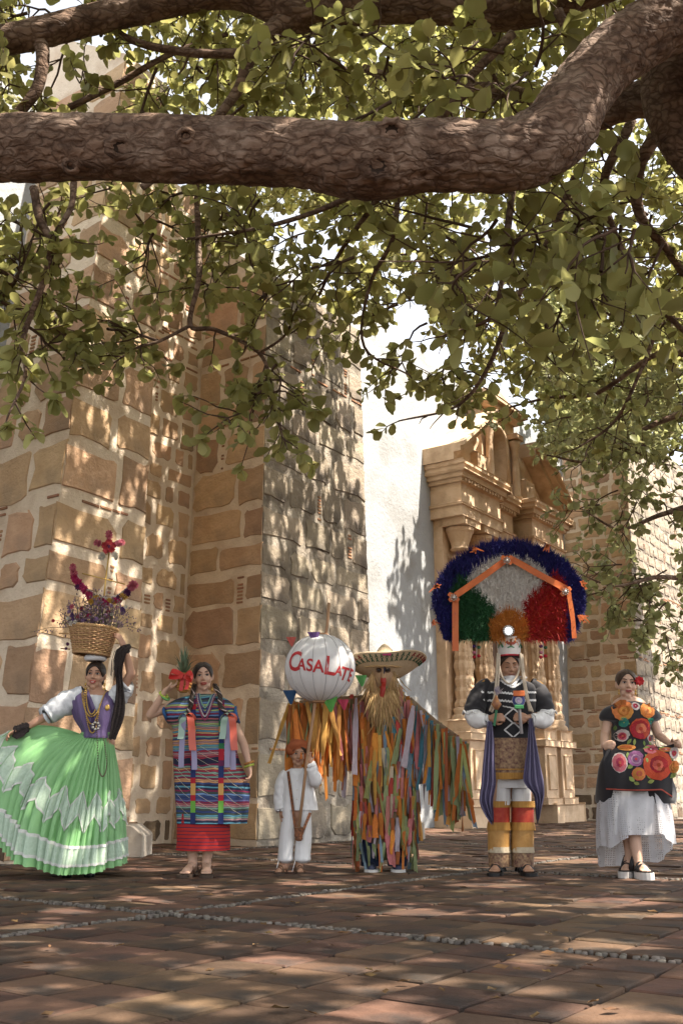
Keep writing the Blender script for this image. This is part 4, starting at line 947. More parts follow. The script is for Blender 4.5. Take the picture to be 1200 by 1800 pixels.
# ------------------------------------------------------------ woman in the spread green skirt
f = Fig('person', 150, 1540, 'woman in purple vest spreading a green skirt, steadying a basket on her head')
W = f.W
HC = W(168, 1188); HH = .222; HR = rotm(3, 0, 2)
bm = bmesh.new(); head(bm, HC, HH, HR)
cap(bm, W(169, 1206), .048, W(170, 1228), .052)
for a, b, rx, ry in ((1226, 1240, .15, .085), (1245, 1260, .145, .095), (1268, 1280, .125, .09), (1290, 1320, .14, .095)): ell(bm, W(171, (a + b) / 2), (rx, ry, .1), None)
sR, eR, wR = W(136, 1231), W(86, 1257, -.06), W(38, 1283, -.12); arm(bm, sR, eR, wR, .92); hand(bm, wR, W(8, 1292, -.15) - wR, (0, -.2, -1), -1, .5, .95)
sL, eL, wL = W(203, 1230), W(231, 1184, -.06), W(219, 1138, -.03); arm(bm, sL, eL, wL, .92); hand(bm, wL, W(207, 1112, -.06) - wL, (-1, .3, .2), -1, .35, .95)
for x in (126, 158): cap(bm, W(x + 8, 1330), .07, W(x, 1430), .05); cap(bm, W(x, 1430), .048, W(x, 1527), .03)
f.part('body', remesh(bm, post=socket(HC, HH, HR)), sk_a)
face(f, HC, HH, HR, m_lip, True); hair_cap(f, HC, HH, HR, m_hair, .070, -.03, -.07)
bm = bmesh.new(); ell(bm, HC + V3((.0, .10, -.03)), (.05, .045, .05)); f.part('hair_bun', bm, m_hair)
# shoes
for x, a in ((127, -12), (157, 14)):
    g = f.G(x); bm = bmesh.new(); R = Matrix.Rotation(math.radians(a), 3, 'Z'); q = lambda x_, y_, z_: g + R @ V3((x_, y_, z_))
    cap(bm, q(0, .06, .075), .036, q(0, -.06, .03), .034); cap(bm, q(-.01, -.06, .026), .03, q(0, -.135, .018), .02); cap(bm, q(0, .085, .055), .018, q(0, .09, .006), .009); cap(bm, q(-.02, -.08, .014), .022, q(.02, -.08, .014), .022)
    f.part('shoe', remesh(bm, .006, 2), m_blk_l)
# blouse sleeves and vest
m_blouse = mat('white_blouse', (.60, .61, .62), (.52, .53, .55), 7, .85, .5, 14, dist=.02)
def sleeve(f, pts, m, name='sleeve', bump=.22, seed=1):
    P = smooth_path([(*p, r) for p, r in pts], 7); bm = bmesh.new(); tube(bm, [p[:3] for p in P], [p[3] for p in P], 26, False, bump, seed); return f.part(name, bm, m)
sleeve(f, [(W(150, 1222), .07), (W(132, 1229), .088), (W(112, 1240, -.02), .092), (W(90, 1252, -.05), .082), (W(82, 1257, -.06), .072), (W(84, 1256, -.06), .05)], m_blouse)
sleeve(f, [(W(195, 1228), .07), (W(206, 1226), .075), (W(215, 1216, -.02), .075), (W(222, 1206, -.04), .068), (W(220, 1208, -.04), .048)], m_blouse, seed=4)
fold = lambda t, v: .035 * math.sin(t * 9 + v * 3) * v + .02 * math.sin(t * 17)
bl = f.part('blouse', loft_px(f, densify([(1222, 148, 190, .07), (1228, 130, 205, .10), (1245, 128, 206, .125), (1265, 133, 203, .125), (1285, 147, 196, .11), (1296, 149, 194, .108)]), 60, fold), m_blouse)
m_vest = mat('purple_satin', (.085, .055, .14), (.12, .08, .185), 5, .5, .5, 9, spec=.45, stretch=(6, 6, .7), dist=.02)
bm = loft_px(f, densify([(1213, 152, 188, .075), (1219, 138, 197, .10), (1228, 124, 207, .125), (1245, 127, 208, .145), (1265, 133, 205, .142), (1285, 145, 198, .128), (1298, 145, 198, .126)], 5), 110, fold)
hw = lambda y: max(0.0, 15 * (1252 - y) / 38)
for v in bm.verts:
    p = proj(v.co)
    if v.co.y < f.Y and p[1] < 1254:
        d = p[0] - 171; w_ = hw(p[1])
        if abs(abs(d) - w_) < 2.6: v.co.x += (math.copysign(w_, d) - d) * .00422
dele = []
for fc in bm.faces:
    c = fc.calc_center_median(); p = proj(c)
    if c.y < f.Y and p[1] < 1252 and abs(p[0] - 171) < hw(p[1]): dele.append(fc)
bmesh.ops.delete(bm, geom=dele, context='FACES'); vest = f.part('vest', bm, m_vest)
BV = bvh_of(vest.data)
bm = bmesh.new(); strip2d(bm, f, seg([(153.5, 1213), (158, 1222), (163, 1234), (169.5, 1252), (170.5, 1290)], 5), 3)
strip2d(bm, f, seg([(188.5, 1213), (184, 1222), (179, 1234), (172.5, 1252), (171.5, 1290)], 5), 3); drape(bm, BV, .006); f.part('vest_edge', bm, mat('purple_edge', (.05, .03, .09)))
# necklaces, earrings, brooch
bm = bmesh.new()
for (l, r_, bot, sg) in ((150, 190, 1262, 1), (154, 187, 1275, 1), (158, 184, 1258, 1), (156, 186, 1290, 1)):
    pts = [W(170 + (l - 170 if t < 0 else r_ - 170) * abs(t) ** .6, bot - (bot - 1216) * abs(t) ** 1.4) for t in np.linspace(-1, 1, 45)]
    for p in pts: v = BV.ray_cast(V3((p.x, f.Y - 2, p.z)), V3((0, 1, 0))); p.y = (v[0].y - .012) if v[0] is not None else f.Y - .115
    beads(bm, pts, .0062)
tag(f.part('necklace', bm, m_gold), kind='stuff')
bm = bmesh.new(); p0 = [(170, 1280), (172, 1310), (173, 1345), (178, 1363), (184, 1362), (188, 1345), (186, 1320), (182, 1295)]
P = smooth_path([W(a, b, -.155 - .00075 * (b - 1280)) for a, b in p0], 8); beads(bm, P, .0055); tag(f.part('long_chain', bm, mat('bead_chain', (.11, .075, .05), None, 9, .4)), kind='stuff')
bm = bmesh.new()
for k in range(7): ell(bm, W(169 + 6 * math.cos(k * .898), 1276 + 6 * math.sin(k * .898), -.17), (.011, .006, .011))
f.part('pendant', bm, m_silver); bm = bmesh.new(); ell(bm, W(189, 1244, -.15), (.019, .008, .024)); f.part('brooch', bm, m_gold)
for x, y in ((151, 1211), (184, 1212)):
    bm = bmesh.new(); ell(bm, W(x, y, -.02), (.012, .012, .014)); ell(bm, W(x, y - 8, -.02), (.008, .008, .014)); f.part('earring', bm, m_gold)
# the skirt: waist to hem, lifted towards the hand
WC = W(171, 1292); HNDP = W(8, 1296, -.13)
hem = [(.255, 0, .10), (.2, -.2, .07), (.07, -.32, .045), (-.09, -.37, .04), (-.27, -.38, .075), (-.47, -.36, .15), (-.68, -.26, .27), (-.98, -.06, .46), (-.8, .12, .36), (-.5, .25, .2), (-.22, .32, .1), (.03, .33, .07), (.2, .2, .08)]
lift = [0, 0, 0, .02, .12, .3, .6, 1, .7, .35, .1, 0, 0]; nh = len(hem)
def cyc(arr, u):
    x = (u % 1.0) * nh; i = int(x); t = x - i; a, b, c, d = (np.array(arr[(i + k) % nh], float) for k in (-1, 0, 1, 2))
    return .5 * ((2 * b) + (c - a) * t + (2 * a - 5 * b + 4 * c - d) * t * t + (3 * b - a - 3 * c + d) * t ** 3)
NP = 46
def skirt(u, v, off=0.0):
    a = -2 * math.pi * u; h = cyc(hem, u); hp = V3((WC.x + h[0], f.Y + h[1], h[2])); l = float(cyc(lift, u)); wp = V3((WC.x + .115 * math.cos(a), f.Y + .095 * math.sin(a), WC.z))
    mid = (wp + hp) / 2 + V3((math.cos(a) * .03, math.sin(a) * .03, .03)); ct = mid.lerp(2 * HNDP - (wp + hp) / 2, l)
    p = wp * (1 - v) ** 2 + ct * 2 * v * (1 - v) + hp * v * v
    ph = u * NP * 2 * math.pi + 1.2 * math.sin(u * 31); s = math.sin(ph); pl = (s + .35 * math.sin(2 * ph + 1)) * (.0035 + .016 * v * (1 + .5 * math.sin(u * 23))) + .028 * v * math.sin(u * 2 * math.pi * 9 + .8 * math.sin(v * 3)) + .012 * v * math.sin(u * 2 * math.pi * 17 + 2)
    o = V3((math.cos(a), math.sin(a), 0)); 
    d = (hp - wp); d.z = 0
    if d.length > 1e-4: o = (o + V3((0, -.4 if h[1] < .0 else .3, 0)) * l).normalized()
    return p + o * (pl + off) + V3((0, 0, .10 * l * math.sin(v * math.pi) * .25 - .006 * abs(s) * v))
m_green = mat('mint_satin', (.20, .42, .165), (.25, .48, .21), 4, .5, .15, 30, spec=.4, transl=.12)
nu, nv = 552, 30
V = [tuple(skirt(i / nu, j / nv)) for j in range(nv + 1) for i in range(nu)]
Fq = [(j * nu + i, j * nu + (i + 1) % nu, (j + 1) * nu + (i + 1) % nu, (j + 1) * nu + i) for j in range(nv) for i in range(nu)]
sk = obj('skirt', mesh_np(V, Fq, True), m_green, f.root)
bm = bmesh.new(); tube(bm, [skirt(i / 40, .0) + V3((0, 0, .008)) for i in range(41)], .013, 8, False); f.part('waistband', bm, m_green, parent=sk)
m_lace = mat('mint_lace', (.36, .47, .35), (.44, .54, .43), 60, .8, .6, 120); m_trim = mat('white_trim', (.60, .60, .56), None, 30, .8, .4, 90)
def band(v0, v1, m, name, off, u0=.05, u1=.66, n=330, par=sk):
    vv = lambda v, u: v(u) if callable(v) else v
    K = 6; V = [tuple(skirt(u0 + (u1 - u0) * i / n, vv(v0, u0 + (u1 - u0) * i / n) + (vv(v1, u0 + (u1 - u0) * i / n) - vv(v0, u0 + (u1 - u0) * i / n)) * j / K, off)) for j in range(K + 1) for i in range(n + 1)]
    Fq = [(j * (n + 1) + i, j * (n + 1) + i + 1, (j + 1) * (n + 1) + i + 1, (j + 1) * (n + 1) + i) for j in range(K) for i in range(n)]
    return obj(name, mesh_np(V, Fq, True), m, par)
band(.83, .945, m_lace, 'lace_band', .007, 0.0, .75); band(.815, .835, m_trim, 'lace_trim', .011, 0.0, .75); band(.935, .952, m_trim, 'lace_trim', .011, 0.0, .75)
NZ = 16.0; tri = lambda u: abs(((u * NZ) % 1.0) * 2 - 1)
zz = [k / (2 * NZ) for k in range(0, 24)]
for k in range(0, 22):                                  # zigzag of lace panels
    u0, u1 = zz[k] + .001, zz[k + 1] - .001; g0 = lambda u: .44 + .13 * tri(u); g1 = lambda u: .60 + .13 * tri(u)
    b_ = band(g0, g1, m_lace, 'lace_panel', .009, u0, u1, 26); band(lambda u: g0(u) - .008, lambda u: g0(u) + .008, m_trim, 'lace_trim', .013, u0, u1, 26, b_); band(lambda u: g1(u) - .008, lambda u: g1(u) + .008, m_trim, 'lace_trim', .013, u0, u1, 26, b_)
# rebozo: wrapped at both wrists, one end hanging past the shoulder
m_reb = mat('black_shawl', (.016, .012, .013), (.06, .045, .04), 70, .85, .8, 150, stretch=(.6, 1, 3))
bm = bmesh.new(); P = smooth_path([W(224, 1136, -.06), W(214, 1146, -.1), W(209, 1175, -.11), W(211, 1210, -.11), W(210, 1245, -.10), W(204, 1275, -.09), W(197, 1300, -.11)], 6)
G = [[bm.verts.new(V3(p) + V3(((k - 6) * .0078 * (.8 + .2 * math.sin(i * .3)), -.010 * math.cos(k * 1.5 + i * .12), .004 * math.sin(k * 1.1)))) for k in range(13)] for i, p in enumerate(P)]
for i in range(len(G) - 1):
    for k in range(12): bm.faces.new((G[i][k], G[i][k + 1], G[i + 1][k + 1], G[i + 1][k]))
rs = f.part('shawl', bm, m_reb); bm = bmesh.new()
for k in range(26):
    x = 203 + rg.uniform(-7, 8); y0 = 1148 + rg.uniform(-4, 6); tube(bm, [W(x + 4, y0, -.11), W(x, y0 + 14, -.125), W(x + rg.uniform(-3, 2), y0 + rg.uniform(30, 46), -.12)], .0024, 4)
tag(f.part('shawl_fringe', bm, m_reb, parent=rs), kind='stuff')
sleeve(f, [(W(213, 1150, -.05), .034), (W(219, 1143, -.04), .042), (W(222, 1138, -.03), .04), (W(221, 1134, -.03), .03)], m_reb, 'shawl_wrap', .35, 9)
sleeve(f, [(W(50, 1276, -.10), .032), (W(42, 1281, -.12), .040), (W(32, 1284, -.125), .040), (W(24, 1283, -.13), .03)], m_reb, 'shawl_wrap', .4, 12)
bm = bmesh.new(); ribbon(bm, [W(46, 1280, -.15), W(40, 1290, -.16), W(30, 1294, -.16), W(24, 1290, -.15)], .045); f.part('shawl_end', bm, m_reb)
# head cushion
bm = bmesh.new(); c = W(168, 1157, .01); tube(bm, [c + V3((.062 * math.cos(a), .062 * math.sin(a), 0)) for a in np.linspace(0, 2 * math.pi, 21)], .026, 10, False, .1, 2)
f.part('head_cushion', bm, m_whitec)
# ---- basket on her head
bk = empty('wicker_basket', W(163, 1152, .01), 'round wicker basket of flowers balanced on the head of the woman', 'basket')
m_wick = mat('wicker', (.48, .29, .14), (.37, .21, .095), 25, .65, .4, 60, vary=.2); B0 = W(161, 1150, .01); B1 = W(165, 1104, .01); ax = (B1 - B0)
def bring(t, a, dr=0): r = .138 + .048 * t + dr; return B0 + ax * t + V3((r * math.cos(a), r * math.sin(a) * .95, -.012 * math.cos(a) * 1))
bm = bmesh.new(); NR_ = 15
for k in range(NR_):
    tube(bm, [bring((k + .3) / NR_, a, .0045 * math.cos(a * 17 + math.pi * k)) for a in np.linspace(0, 2 * math.pi, 137)], .0068, 5, False)
bo = obj('wicker_weave', mk(bm, True), m_wick, bk); tag(bo, kind='stuff')
for k in range(34):
    a = 2 * math.pi * k / 34; bm = bmesh.new(); tube(bm, [bring(t, a, .001) for t in (0, .35, .7, 1.02)], .0048, 5); obj('stake', mk(bm, True), m_wick, bk)
for t, r in ((1.0, .012), (0.0, .010)):
    bm = bmesh.new()
    for s in range(2): tube(bm, [bring(t, a, .004 * math.cos(a * 22 + s * math.pi)) + V3((0, 0, .005 * math.sin(a * 22 + s * math.pi))) for a in np.linspace(0, 2 * math.pi, 160)], r * .8, 6, False)
    obj('rim' if t else 'foot_ring', mk(bm, True), m_wick, bk)
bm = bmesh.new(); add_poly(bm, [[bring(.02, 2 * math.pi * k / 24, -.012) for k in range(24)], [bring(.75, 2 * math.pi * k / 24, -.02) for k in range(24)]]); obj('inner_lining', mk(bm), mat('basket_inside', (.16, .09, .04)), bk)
for y, x0, x1 in ((1113, 104, 122), (1140, 107, 124)):
    bm = bmesh.new(); tube(bm, [W(x1, y + 1, -.02), W(x0, y, -.03)], .006, 6); obj('loose_cane', mk(bm), m_wick, bk)
# ---- flower arrangement standing in the basket
fa = empty('flower_arrangement', W(168, 1102, .0), 'flower crescent and star on a gilded stick in the wicker basket', 'flowers')
fm = {k: mat('petal_' + k, c, None, 30, .7, vary=.25, transl=.15) for k, c in dict(magenta=(.42, .03, .11), pink=(.50, .13, .17), white=(.62, .58, .50), plum=(.10, .02, .08), yellow=(.55, .33, .06), lilac=(.25, .15, .28), violet=(.12, .06, .16), red=(.46, .05, .06)).items()}
def bloom_mesh(n=9, lay=3, cup=.4):
    bm = bmesh.new()
    for l in range(lay):
        for k in range(n):
            a = 2 * math.pi * (k + .5 * l) / n; r = 1 - .26 * l; d = V3((math.cos(a), 0, math.sin(a))); s = V3((-math.sin(a), 0, math.cos(a))); up = V3((0, -1, 0)); h = l * .22
            vs = [bm.verts.new(up * h * .5), bm.verts.new(d * r * .6 + s * .26 * r + up * (cup * .45 + h)), bm.verts.new(d * r + up * (cup * .6 + h)), bm.verts.new(d * r * .6 - s * .26 * r + up * (cup * .45 + h))]; bm.faces.new(vs)
    ell(bm, (0, -.35, 0), (.25, .15, .25), None, 8, 5); return mk(bm)
BLM = [bloom_mesh(9), bloom_mesh(12), bloom_mesh(7, 4, .6)]
for m_ in BLM: m_.materials.append(fm['magenta'])
fr_ = random.Random(4)
def bloom(root, p, r, col, name='flower', par=None):
    o = obj(name, fr_.choice(BLM), fm[col], par or root, p); o.scale = (r, r * .8, r); o.rotation_euler = (fr_.gauss(0, .3), fr_.uniform(0, 6), fr_.gauss(0, .35)); return o
def pline(pts, r, m, name, root, n=6):
    bm = bmesh.new(); tube(bm, pts, r, n); return obj(name, mk(bm, True), m, root)
fW = lambda a, b, dy=0: W(a, b, dy)
pline([fW(178, 1105), fW(186, 1020, -.01), fW(192, 972, -.01)], .0065, m_gold, 'gilded_stick', fa); pline([fW(145, 1008, -.02), fW(220, 1027, -.02)], .0055, m_gold, 'crossbar', fa)
cres = [(130, 1000), (134, 1016), (142, 1032), (156, 1046), (172, 1055), (188, 1059), (205, 1056), (220, 1046), (232, 1034), (241, 1026)]
CP_ = smooth_path([tuple(fW(a, b, -.03)) for a, b in cres], 6)
pline(CP_, .016, fm['white'], 'crescent_frame', fa)
cc = ['pink', 'pink', 'magenta', 'magenta', 'plum', 'magenta', 'magenta', 'magenta', 'yellow', 'magenta', 'magenta', 'magenta', 'yellow', 'magenta', 'plum', 'yellow', 'plum', 'pink', 'pink', 'pink']
for k in range(40):
    t = k / 39 * (len(CP_) - 1); p = V3(CP_[int(t)]); bloom(fa, p + V3((fr_.gauss(0, .008), -.022, fr_.gauss(-.008, .012))), fr_.uniform(.029, .040), cc[min(int(k / 2), 19)])
for k in range(44):                                     # white fluffy edge on the inside
    t = .1 + .82 * k / 43; a = cres; i = t * (len(CP_) - 1); p = V3(CP_[int(i)]); bloom(fa, p + V3((0, -.012, .030)), .017, 'white', 'small_white_flower')
for k in range(5):
    a = math.pi / 2 + k * 2 * math.pi / 5
    for q in (.35, .75, 1): bloom(fa, fW(192 + math.cos(a) * 23 * q, 961 - math.sin(a) * 23 * q, -.02), .034, 'white' if k in (2, 3) and q > .5 else ('red' if q < .5 else 'pink'), 'star_flower')
bm = bmesh.new(); ell(bm, fW(192, 961, .0), (.05, .012, .05)); obj('star_frame', mk(bm, True), fm['plum'], fa)
for k in range(34):
    x = fr_.uniform(118, 222); bloom(fa, fW(x, fr_.uniform(1068, 1100) - 6 * math.cos((x - 168) / 40), fr_.uniform(-.16, .08)), fr_.uniform(.016, .027), fr_.choice(['lilac', 'lilac', 'violet', 'pink', 'white', 'magenta', 'violet']))
bm = bmesh.new(); bm2 = bmesh.new()
m_stem = mat('sprig_stem', (.12, .12, .06), (.18, .16, .09), 20, .8)
for k in range(120):                                    # airy sprigs
    x = fr_.gauss(0, 1); b0 = fW(168 + max(-1.4, min(1.4, x)) * 26, 1103, fr_.uniform(-.12, .12)); tip = fW(168 + x * 32, fr_.uniform(1035, 1092) + abs(x) * 8, fr_.uniform(-.2, .12)); tube(bm, [b0, b0.lerp(tip, .55) + V3((0, 0, .02)), tip], .002, 4)
    for q in range(9):
        p = b0.lerp(tip, fr_.uniform(.5, 1.05)) + V3((fr_.gauss(0, .014), fr_.gauss(0, .014), fr_.gauss(0, .012))); ell(bm2, p, (.0055, .0055, .007), None, 5, 3)
obj('sprig_stems', mk(bm), m_stem, fa)['kind'] = 'stuff'; obj('sprig_buds', mk(bm2), mat('sprig_bud', (.21, .11, .20), (.16, .13, .09), 14, .8, vary=.4), fa)['kind'] = 'stuff'
bloom(fa, fW(94, 1091, -.05), .016, 'red'); pline([fW(124, 1100, -.05), fW(108, 1092, -.06), fW(94, 1091, -.05)], .002, m_stem, 'loose_stem', fa)
for p in ((117, 1118), (119, 1132), (116, 1140)): bloom(fa, fW(*p, -.1), .016, 'plum')
# ------------------------------------------------------------ woman with the pineapple
f = Fig('person', 352, 1540, 'woman in a striped huipil tunic holding a pineapple on her shoulder'); W = f.W
HC = W(357, 1190); HH = .228; HR = rotm(10, 2, -5)
bm = bmesh.new(); head(bm, HC, HH, HR); cap(bm, W(355, 1208), .05, W(354, 1232), .056)
for y, rx, ry in ((1240, .16, .09), (1262, .155, .1), (1290, .135, .095), (1325, .165, .11), (1350, .17, .11)): ell(bm, W(355, y), (rx, ry, .11))
arm(bm, W(318, 1236), W(264, 1257, -.05), W(291, 1214, -.13), .88); wr = W(291, 1214, -.13); hand(bm, wr, W(318, 1200, -.14) - wr, (.3, -.2, 1), 1, .45)
arm(bm, W(395, 1240), W(428, 1308, -.02), W(438, 1345, -.06), .88); wr = W(438, 1345, -.06); hand(bm, wr, W(440, 1372, -.07) - wr, (-1, -.3, 0), 1, .55)
for x, gx in ((338, 339), (369, 362)): cap(bm, W(x + 2, 1400), .075, W(x, 1470), .058); cap(bm, W(x, 1470), .052, W(gx, 1524), .030)
for gx, a in ((338, -14), (363, 8)): foot(bm, f.G(gx), a, 1.0, .022)
f.part('body', remesh(bm, post=socket(HC, HH, HR)), sk_b); face(f, HC, HH, HR, m_lip); hair_cap(f, HC, HH, HR, m_hair, .075, -.035, -.07)
for gx, a in ((338, -14), (363, 8)):
    g = f.G(gx); s = sole(f, g, a, .27, .095, .022, m_sole, 0, 'sandal'); R = Matrix.Rotation(math.radians(a), 3, 'Z'); bm = bmesh.new()
    for y, h in ((-.10, .05), (-.06, .066), (.02, .10)): tube(bm, [g + R @ V3((x * .046, y, .02 + h * (1 - x * x))) for x in np.linspace(-1, 1, 9)], .007, 5)
    f.part('sandal_strap', bm, m_strap, parent=s)
pal = [(.24, .03, .045), (.03, .05, .13), (.33, .10, .10), (.08, .22, .28), (.30, .36, .13), (.10, .10, .22), (.42, .22, .10), (.16, .25, .20), (.25, .015, .03), (.02, .02, .04), (.30, .17, .17), (.045, .06, .05), (.10, .17, .30), (.16, .02, .05)]
m_hui = stripes('huipil_weave', 74, pal, wob=.8); m_hui2 = stripes('band_blocks', 24, [(.02, .03, .10), (.32, .02, .03), (.12, .30, .05), (.10, .30, .36), (.10, .02, .06), (.45, .25, .08), (.03, .14, .06)], sub=False, wob=.05)
m_red = stripes('red_skirt_weave', 40, [(.32, .02, .02), (.32, .02, .02), (.36, .025, .02), (.30, .015, .02), (.04, .015, .03), (.40, .22, .08), (.32, .02, .02), (.16, .03, .08)], wob=.1)
fold = lambda t, v: (.035 * math.sin(t * 7 + 1 + v) + .028 * math.sin(t * 15 + v * 4) + .012 * math.sin(t * 29)) * max(0, v - .2)
bm = loft_px(f, densify([(1221, 341, 373, .075), (1224, 328, 386, .10), (1231, 308, 402, .13), (1243, 291, 414, .145), (1258, 289, 418, .15), (1269, 294, 420, .15), (1279, 304, 412, .15), (1305, 305, 413, .15), (1340, 306, 421, .155), (1375, 308, 437, .165), (1410, 310, 437, .17), (1447, 313, 433, .18)], 4), 84, fold, 2.5)
hui = f.part('huipil', bm, m_hui); BV = bvh_of(hui.data)
for x in (345, 393):
    bm = bmesh.new(); strip2d(bm, f, seg([(x, 1232), (x, 1447)], 60), 9); drape(bm, BV, .006); f.part('huipil_band', bm, m_hui2, parent=hui)
m_thr = mat('cream_thread', (.42, .38, .28)); bm = bmesh.new()
for x0, x1, y0, y1, st in ((352, 388, 1310, 1360, 12), (354, 388, 1385, 1420, 12), (314, 339, 1335, 1415, 15), (400, 428, 1350, 1415, 15)):
    for y in range(y0, y1, st): strip2d(bm, f, seg([(x0, y), ((x0 + x1) / 2, y + st * .9), (x1, y + st * 1.5)], 8), .6)
drape(bm, BV, .006); tag(f.part('embroidery_lines', bm, m_thr, False, hui), kind='stuff')
bm = bmesh.new(); tube(bm, [W(357 + 19 * math.cos(a), 1224 - 3 * math.sin(a) + 3, 0) + V3((0, .085 * -math.sin(a), 0)) for a in np.linspace(0, 2 * math.pi, 33)], .007, 6, False); f.part('neck_binding', bm, mat('navy_trim', (.015, .02, .06)), parent=hui)
for (a, b) in (((289, 1241), (297, 1270)), ((414, 1243), (420, 1270))):
    bm = bmesh.new(); tube(bm, [W(a[0] + (b[0] - a[0]) * t, a[1] + (b[1] - a[1]) * t, .0) + V3((0, -.11 * math.sin(t * 3.14), 0)) for t in np.linspace(0, 1, 9)], .012, 6); f.part('sleeve_binding', bm, mat('blue_trim', (.03, .10, .25)), parent=hui)
f.part('underskirt', loft_px(f, densify([(1430, 313, 404, .16), (1455, 312, 404, .165), (1478, 312, 404, .165), (1494, 311, 403, .165)], 4), 72, lambda t, v: .025 * math.sin(t * 6) * v, 2.3), m_red)
# beads, bracelets, braids and ribbons
for k, (w_, bot, c) in enumerate(((13, 1255, (.06, .05, .16)), (15, 1262, (.40, .36, .34)), (17, 1268, (.28, .04, .10)), (11, 1247, (.16, .30, .24)))):
    bm = bmesh.new(); pts = [W(365 + w_ * t, bot - (bot - 1222) * abs(t) ** 1.6) for t in np.linspace(-1, 1, 40)]
    for p in pts: h = BV.ray_cast(V3((p.x, f.Y - 2, p.z)), V3((0, 1, 0))); p.y = (h[0].y - .012) if h[0] is not None else f.Y - .08
    beads(bm, pts, .006); tag(f.part('bead_necklace', bm, mat('beads_%d' % k, c, None, 8, .4)), kind='stuff')
m_rib = {k: mat('ribbon_' + k, c, None, 6, .45, spec=.5, transl=.1) for k, c in dict(coral=(.52, .09, .05), mint=(.30, .42, .34), lilac=(.26, .23, .36), red=(.48, .02, .015)).items()}
for bx, x0, sg in ((329, 342, -1), (402, 373, 1)):
    P = smooth_path([W(x0 + (0 if sg < 0 else 4), 1203, -.03), W(x0 - 4 if sg < 0 else x0 + 14, 1224, -.12), W((x0 + bx) / 2, 1240, -.165), W(bx, 1256, -.18)], 8)
    bm = bmesh.new()
    for s in range(3): tube(bm, [V3(p) + V3((.010 * math.cos(i * .8 + s * 2.09), .008 * math.sin(i * .8 + s * 2.09), 0)) for i, p in enumerate(P)], .011, 6)
    br = f.part('braid', bm, m_hair)
    bm = bmesh.new(); tube(bm, [V3(p) + V3((.015 * math.cos(i * .8 + 1), .014 * math.sin(i * .8 + 1), 0)) for i, p in enumerate(P)], .006, 5); f.part('braid_ribbon', bm, mat('ribbon_pale', (.45, .36, .33)), parent=br)
    for (c, dx, w_, ln, dy) in ((('mint'), -9 * 1, .048, 42, -.20), ('coral', 8, .052, 62, -.21), ('lilac', -8 if sg < 0 else -2, .042, 92, -.195), ('lilac', 10 if sg < 0 else 6, .042, 96, -.19)):
        bm = bmesh.new(); P2 = smooth_path([W(bx, 1257, dy + .01), W(bx + dx * .7, 1262, dy - .03), W(bx + dx, 1257 + ln * .4, dy - .02), W(bx + dx * (1.25 if c == 'lilac' else 1.1), 1257 + ln * .75, dy - .02), W(bx + dx * 1.3, 1257 + ln, dy - .025)], 5)
        ribbon(bm, P2, [w_ * (.45 + .55 * min(1, i / 6)) for i in range(len(P2))], (1, .25 * math.sin(dx), 0)); f.part('ribbon', bm, m_rib[c])
    for dx, c in ((-9, 'mint'), (9, 'coral')):
        bm = bmesh.new(); P2 = [W(bx + dx * (1 - math.cos(a)) * .75, 1258 - 7 * math.sin(a) + 6 * (1 - math.cos(a)) * .5, -.2 - .02 * math.sin(a)) for a in np.linspace(0, 2 * math.pi, 15)]; ribbon(bm, P2, .05, (.25, 1, .2)); f.part('bow_loop', bm, m_rib[c])
for pts, c in ((((284, 1224), (292, 1219)), (.42, .50, .08)), (((286, 1228), (295, 1223)), (.16, .38, .12)), (((433, 1340), (443, 1342)), (.45, .20, .06)), (((433, 1345), (443, 1347)), (.40, .46, .08))):
    (a, b), (c_, d) = pts; q = W((a + c_) / 2, (b + d) / 2, -.105 if a < 400 else -.055); bm = bmesh.new(); ax_ = (W(300, 1205, -.14) - W(270, 1250, -.06)).normalized() if a < 400 else (W(438, 1345) - W(428, 1308)).normalized(); s_, t_, _ = frame_of(ax_)
    tube(bm, [q + (s_ * math.cos(u) + t_ * math.sin(u)) * .034 for u in np.linspace(0, 2 * math.pi, 21)], .009, 6, False); f.part('bracelet', bm, mat('bracelet_%d' % int(c[0] * 100), c))
for x in (342, 373):
    bm = bmesh.new(); ell(bm, W(x, 1212, -.02), (.009, .009, .02)); ell(bm, W(x, 1220, -.02), (.007, .007, .012)); f.part('earring', bm, m_gold)
# ---- pineapple
pa = empty('pineapple', W(323, 1217, -.12), 'ripe pineapple with a red bow held on the shoulder of the woman', 'pineapple')
m_pin = mat('pineapple_skin', (.40, .20, .045), (.27, .12, .03), 14, .6, .5, 40, vary=.2); m_pl = mat('pineapple_leaf', (.075, .11, .06), (.11, .15, .085), 9, .5, vary=.25)
C0 = W(323, 1200, -.125); bm = bmesh.new(); ell(bm, C0, (.057, .057, .075), None, 20, 14); body = obj('fruit', mk(bm, True), m_pin, pa)
eye = bmesh.new(); lathe(eye, [(.0125, 0), (.010, .006), (.003, .009)], (0, 0, 0), 6); eye = mk(eye); eye.materials.append(m_pin)
for j in range(8):
    t = -1 + (j + .5) / 4; n_ = 13
    for k in range(n_):
        a = 2 * math.pi * (k + .5 * (j % 2)) / n_; z = math.sin(t * 1.3); r = math.cos(t * 1.3); d = V3((math.cos(a) * r, math.sin(a) * r, z)); o = obj('fruit_eye', eye, None, body, C0 + V3((d.x * .056, d.y * .056, d.z * .074))); o.rotation_mode = 'QUATERNION'; o.rotation_quaternion = d.to_track_quat('Z', 'Y')
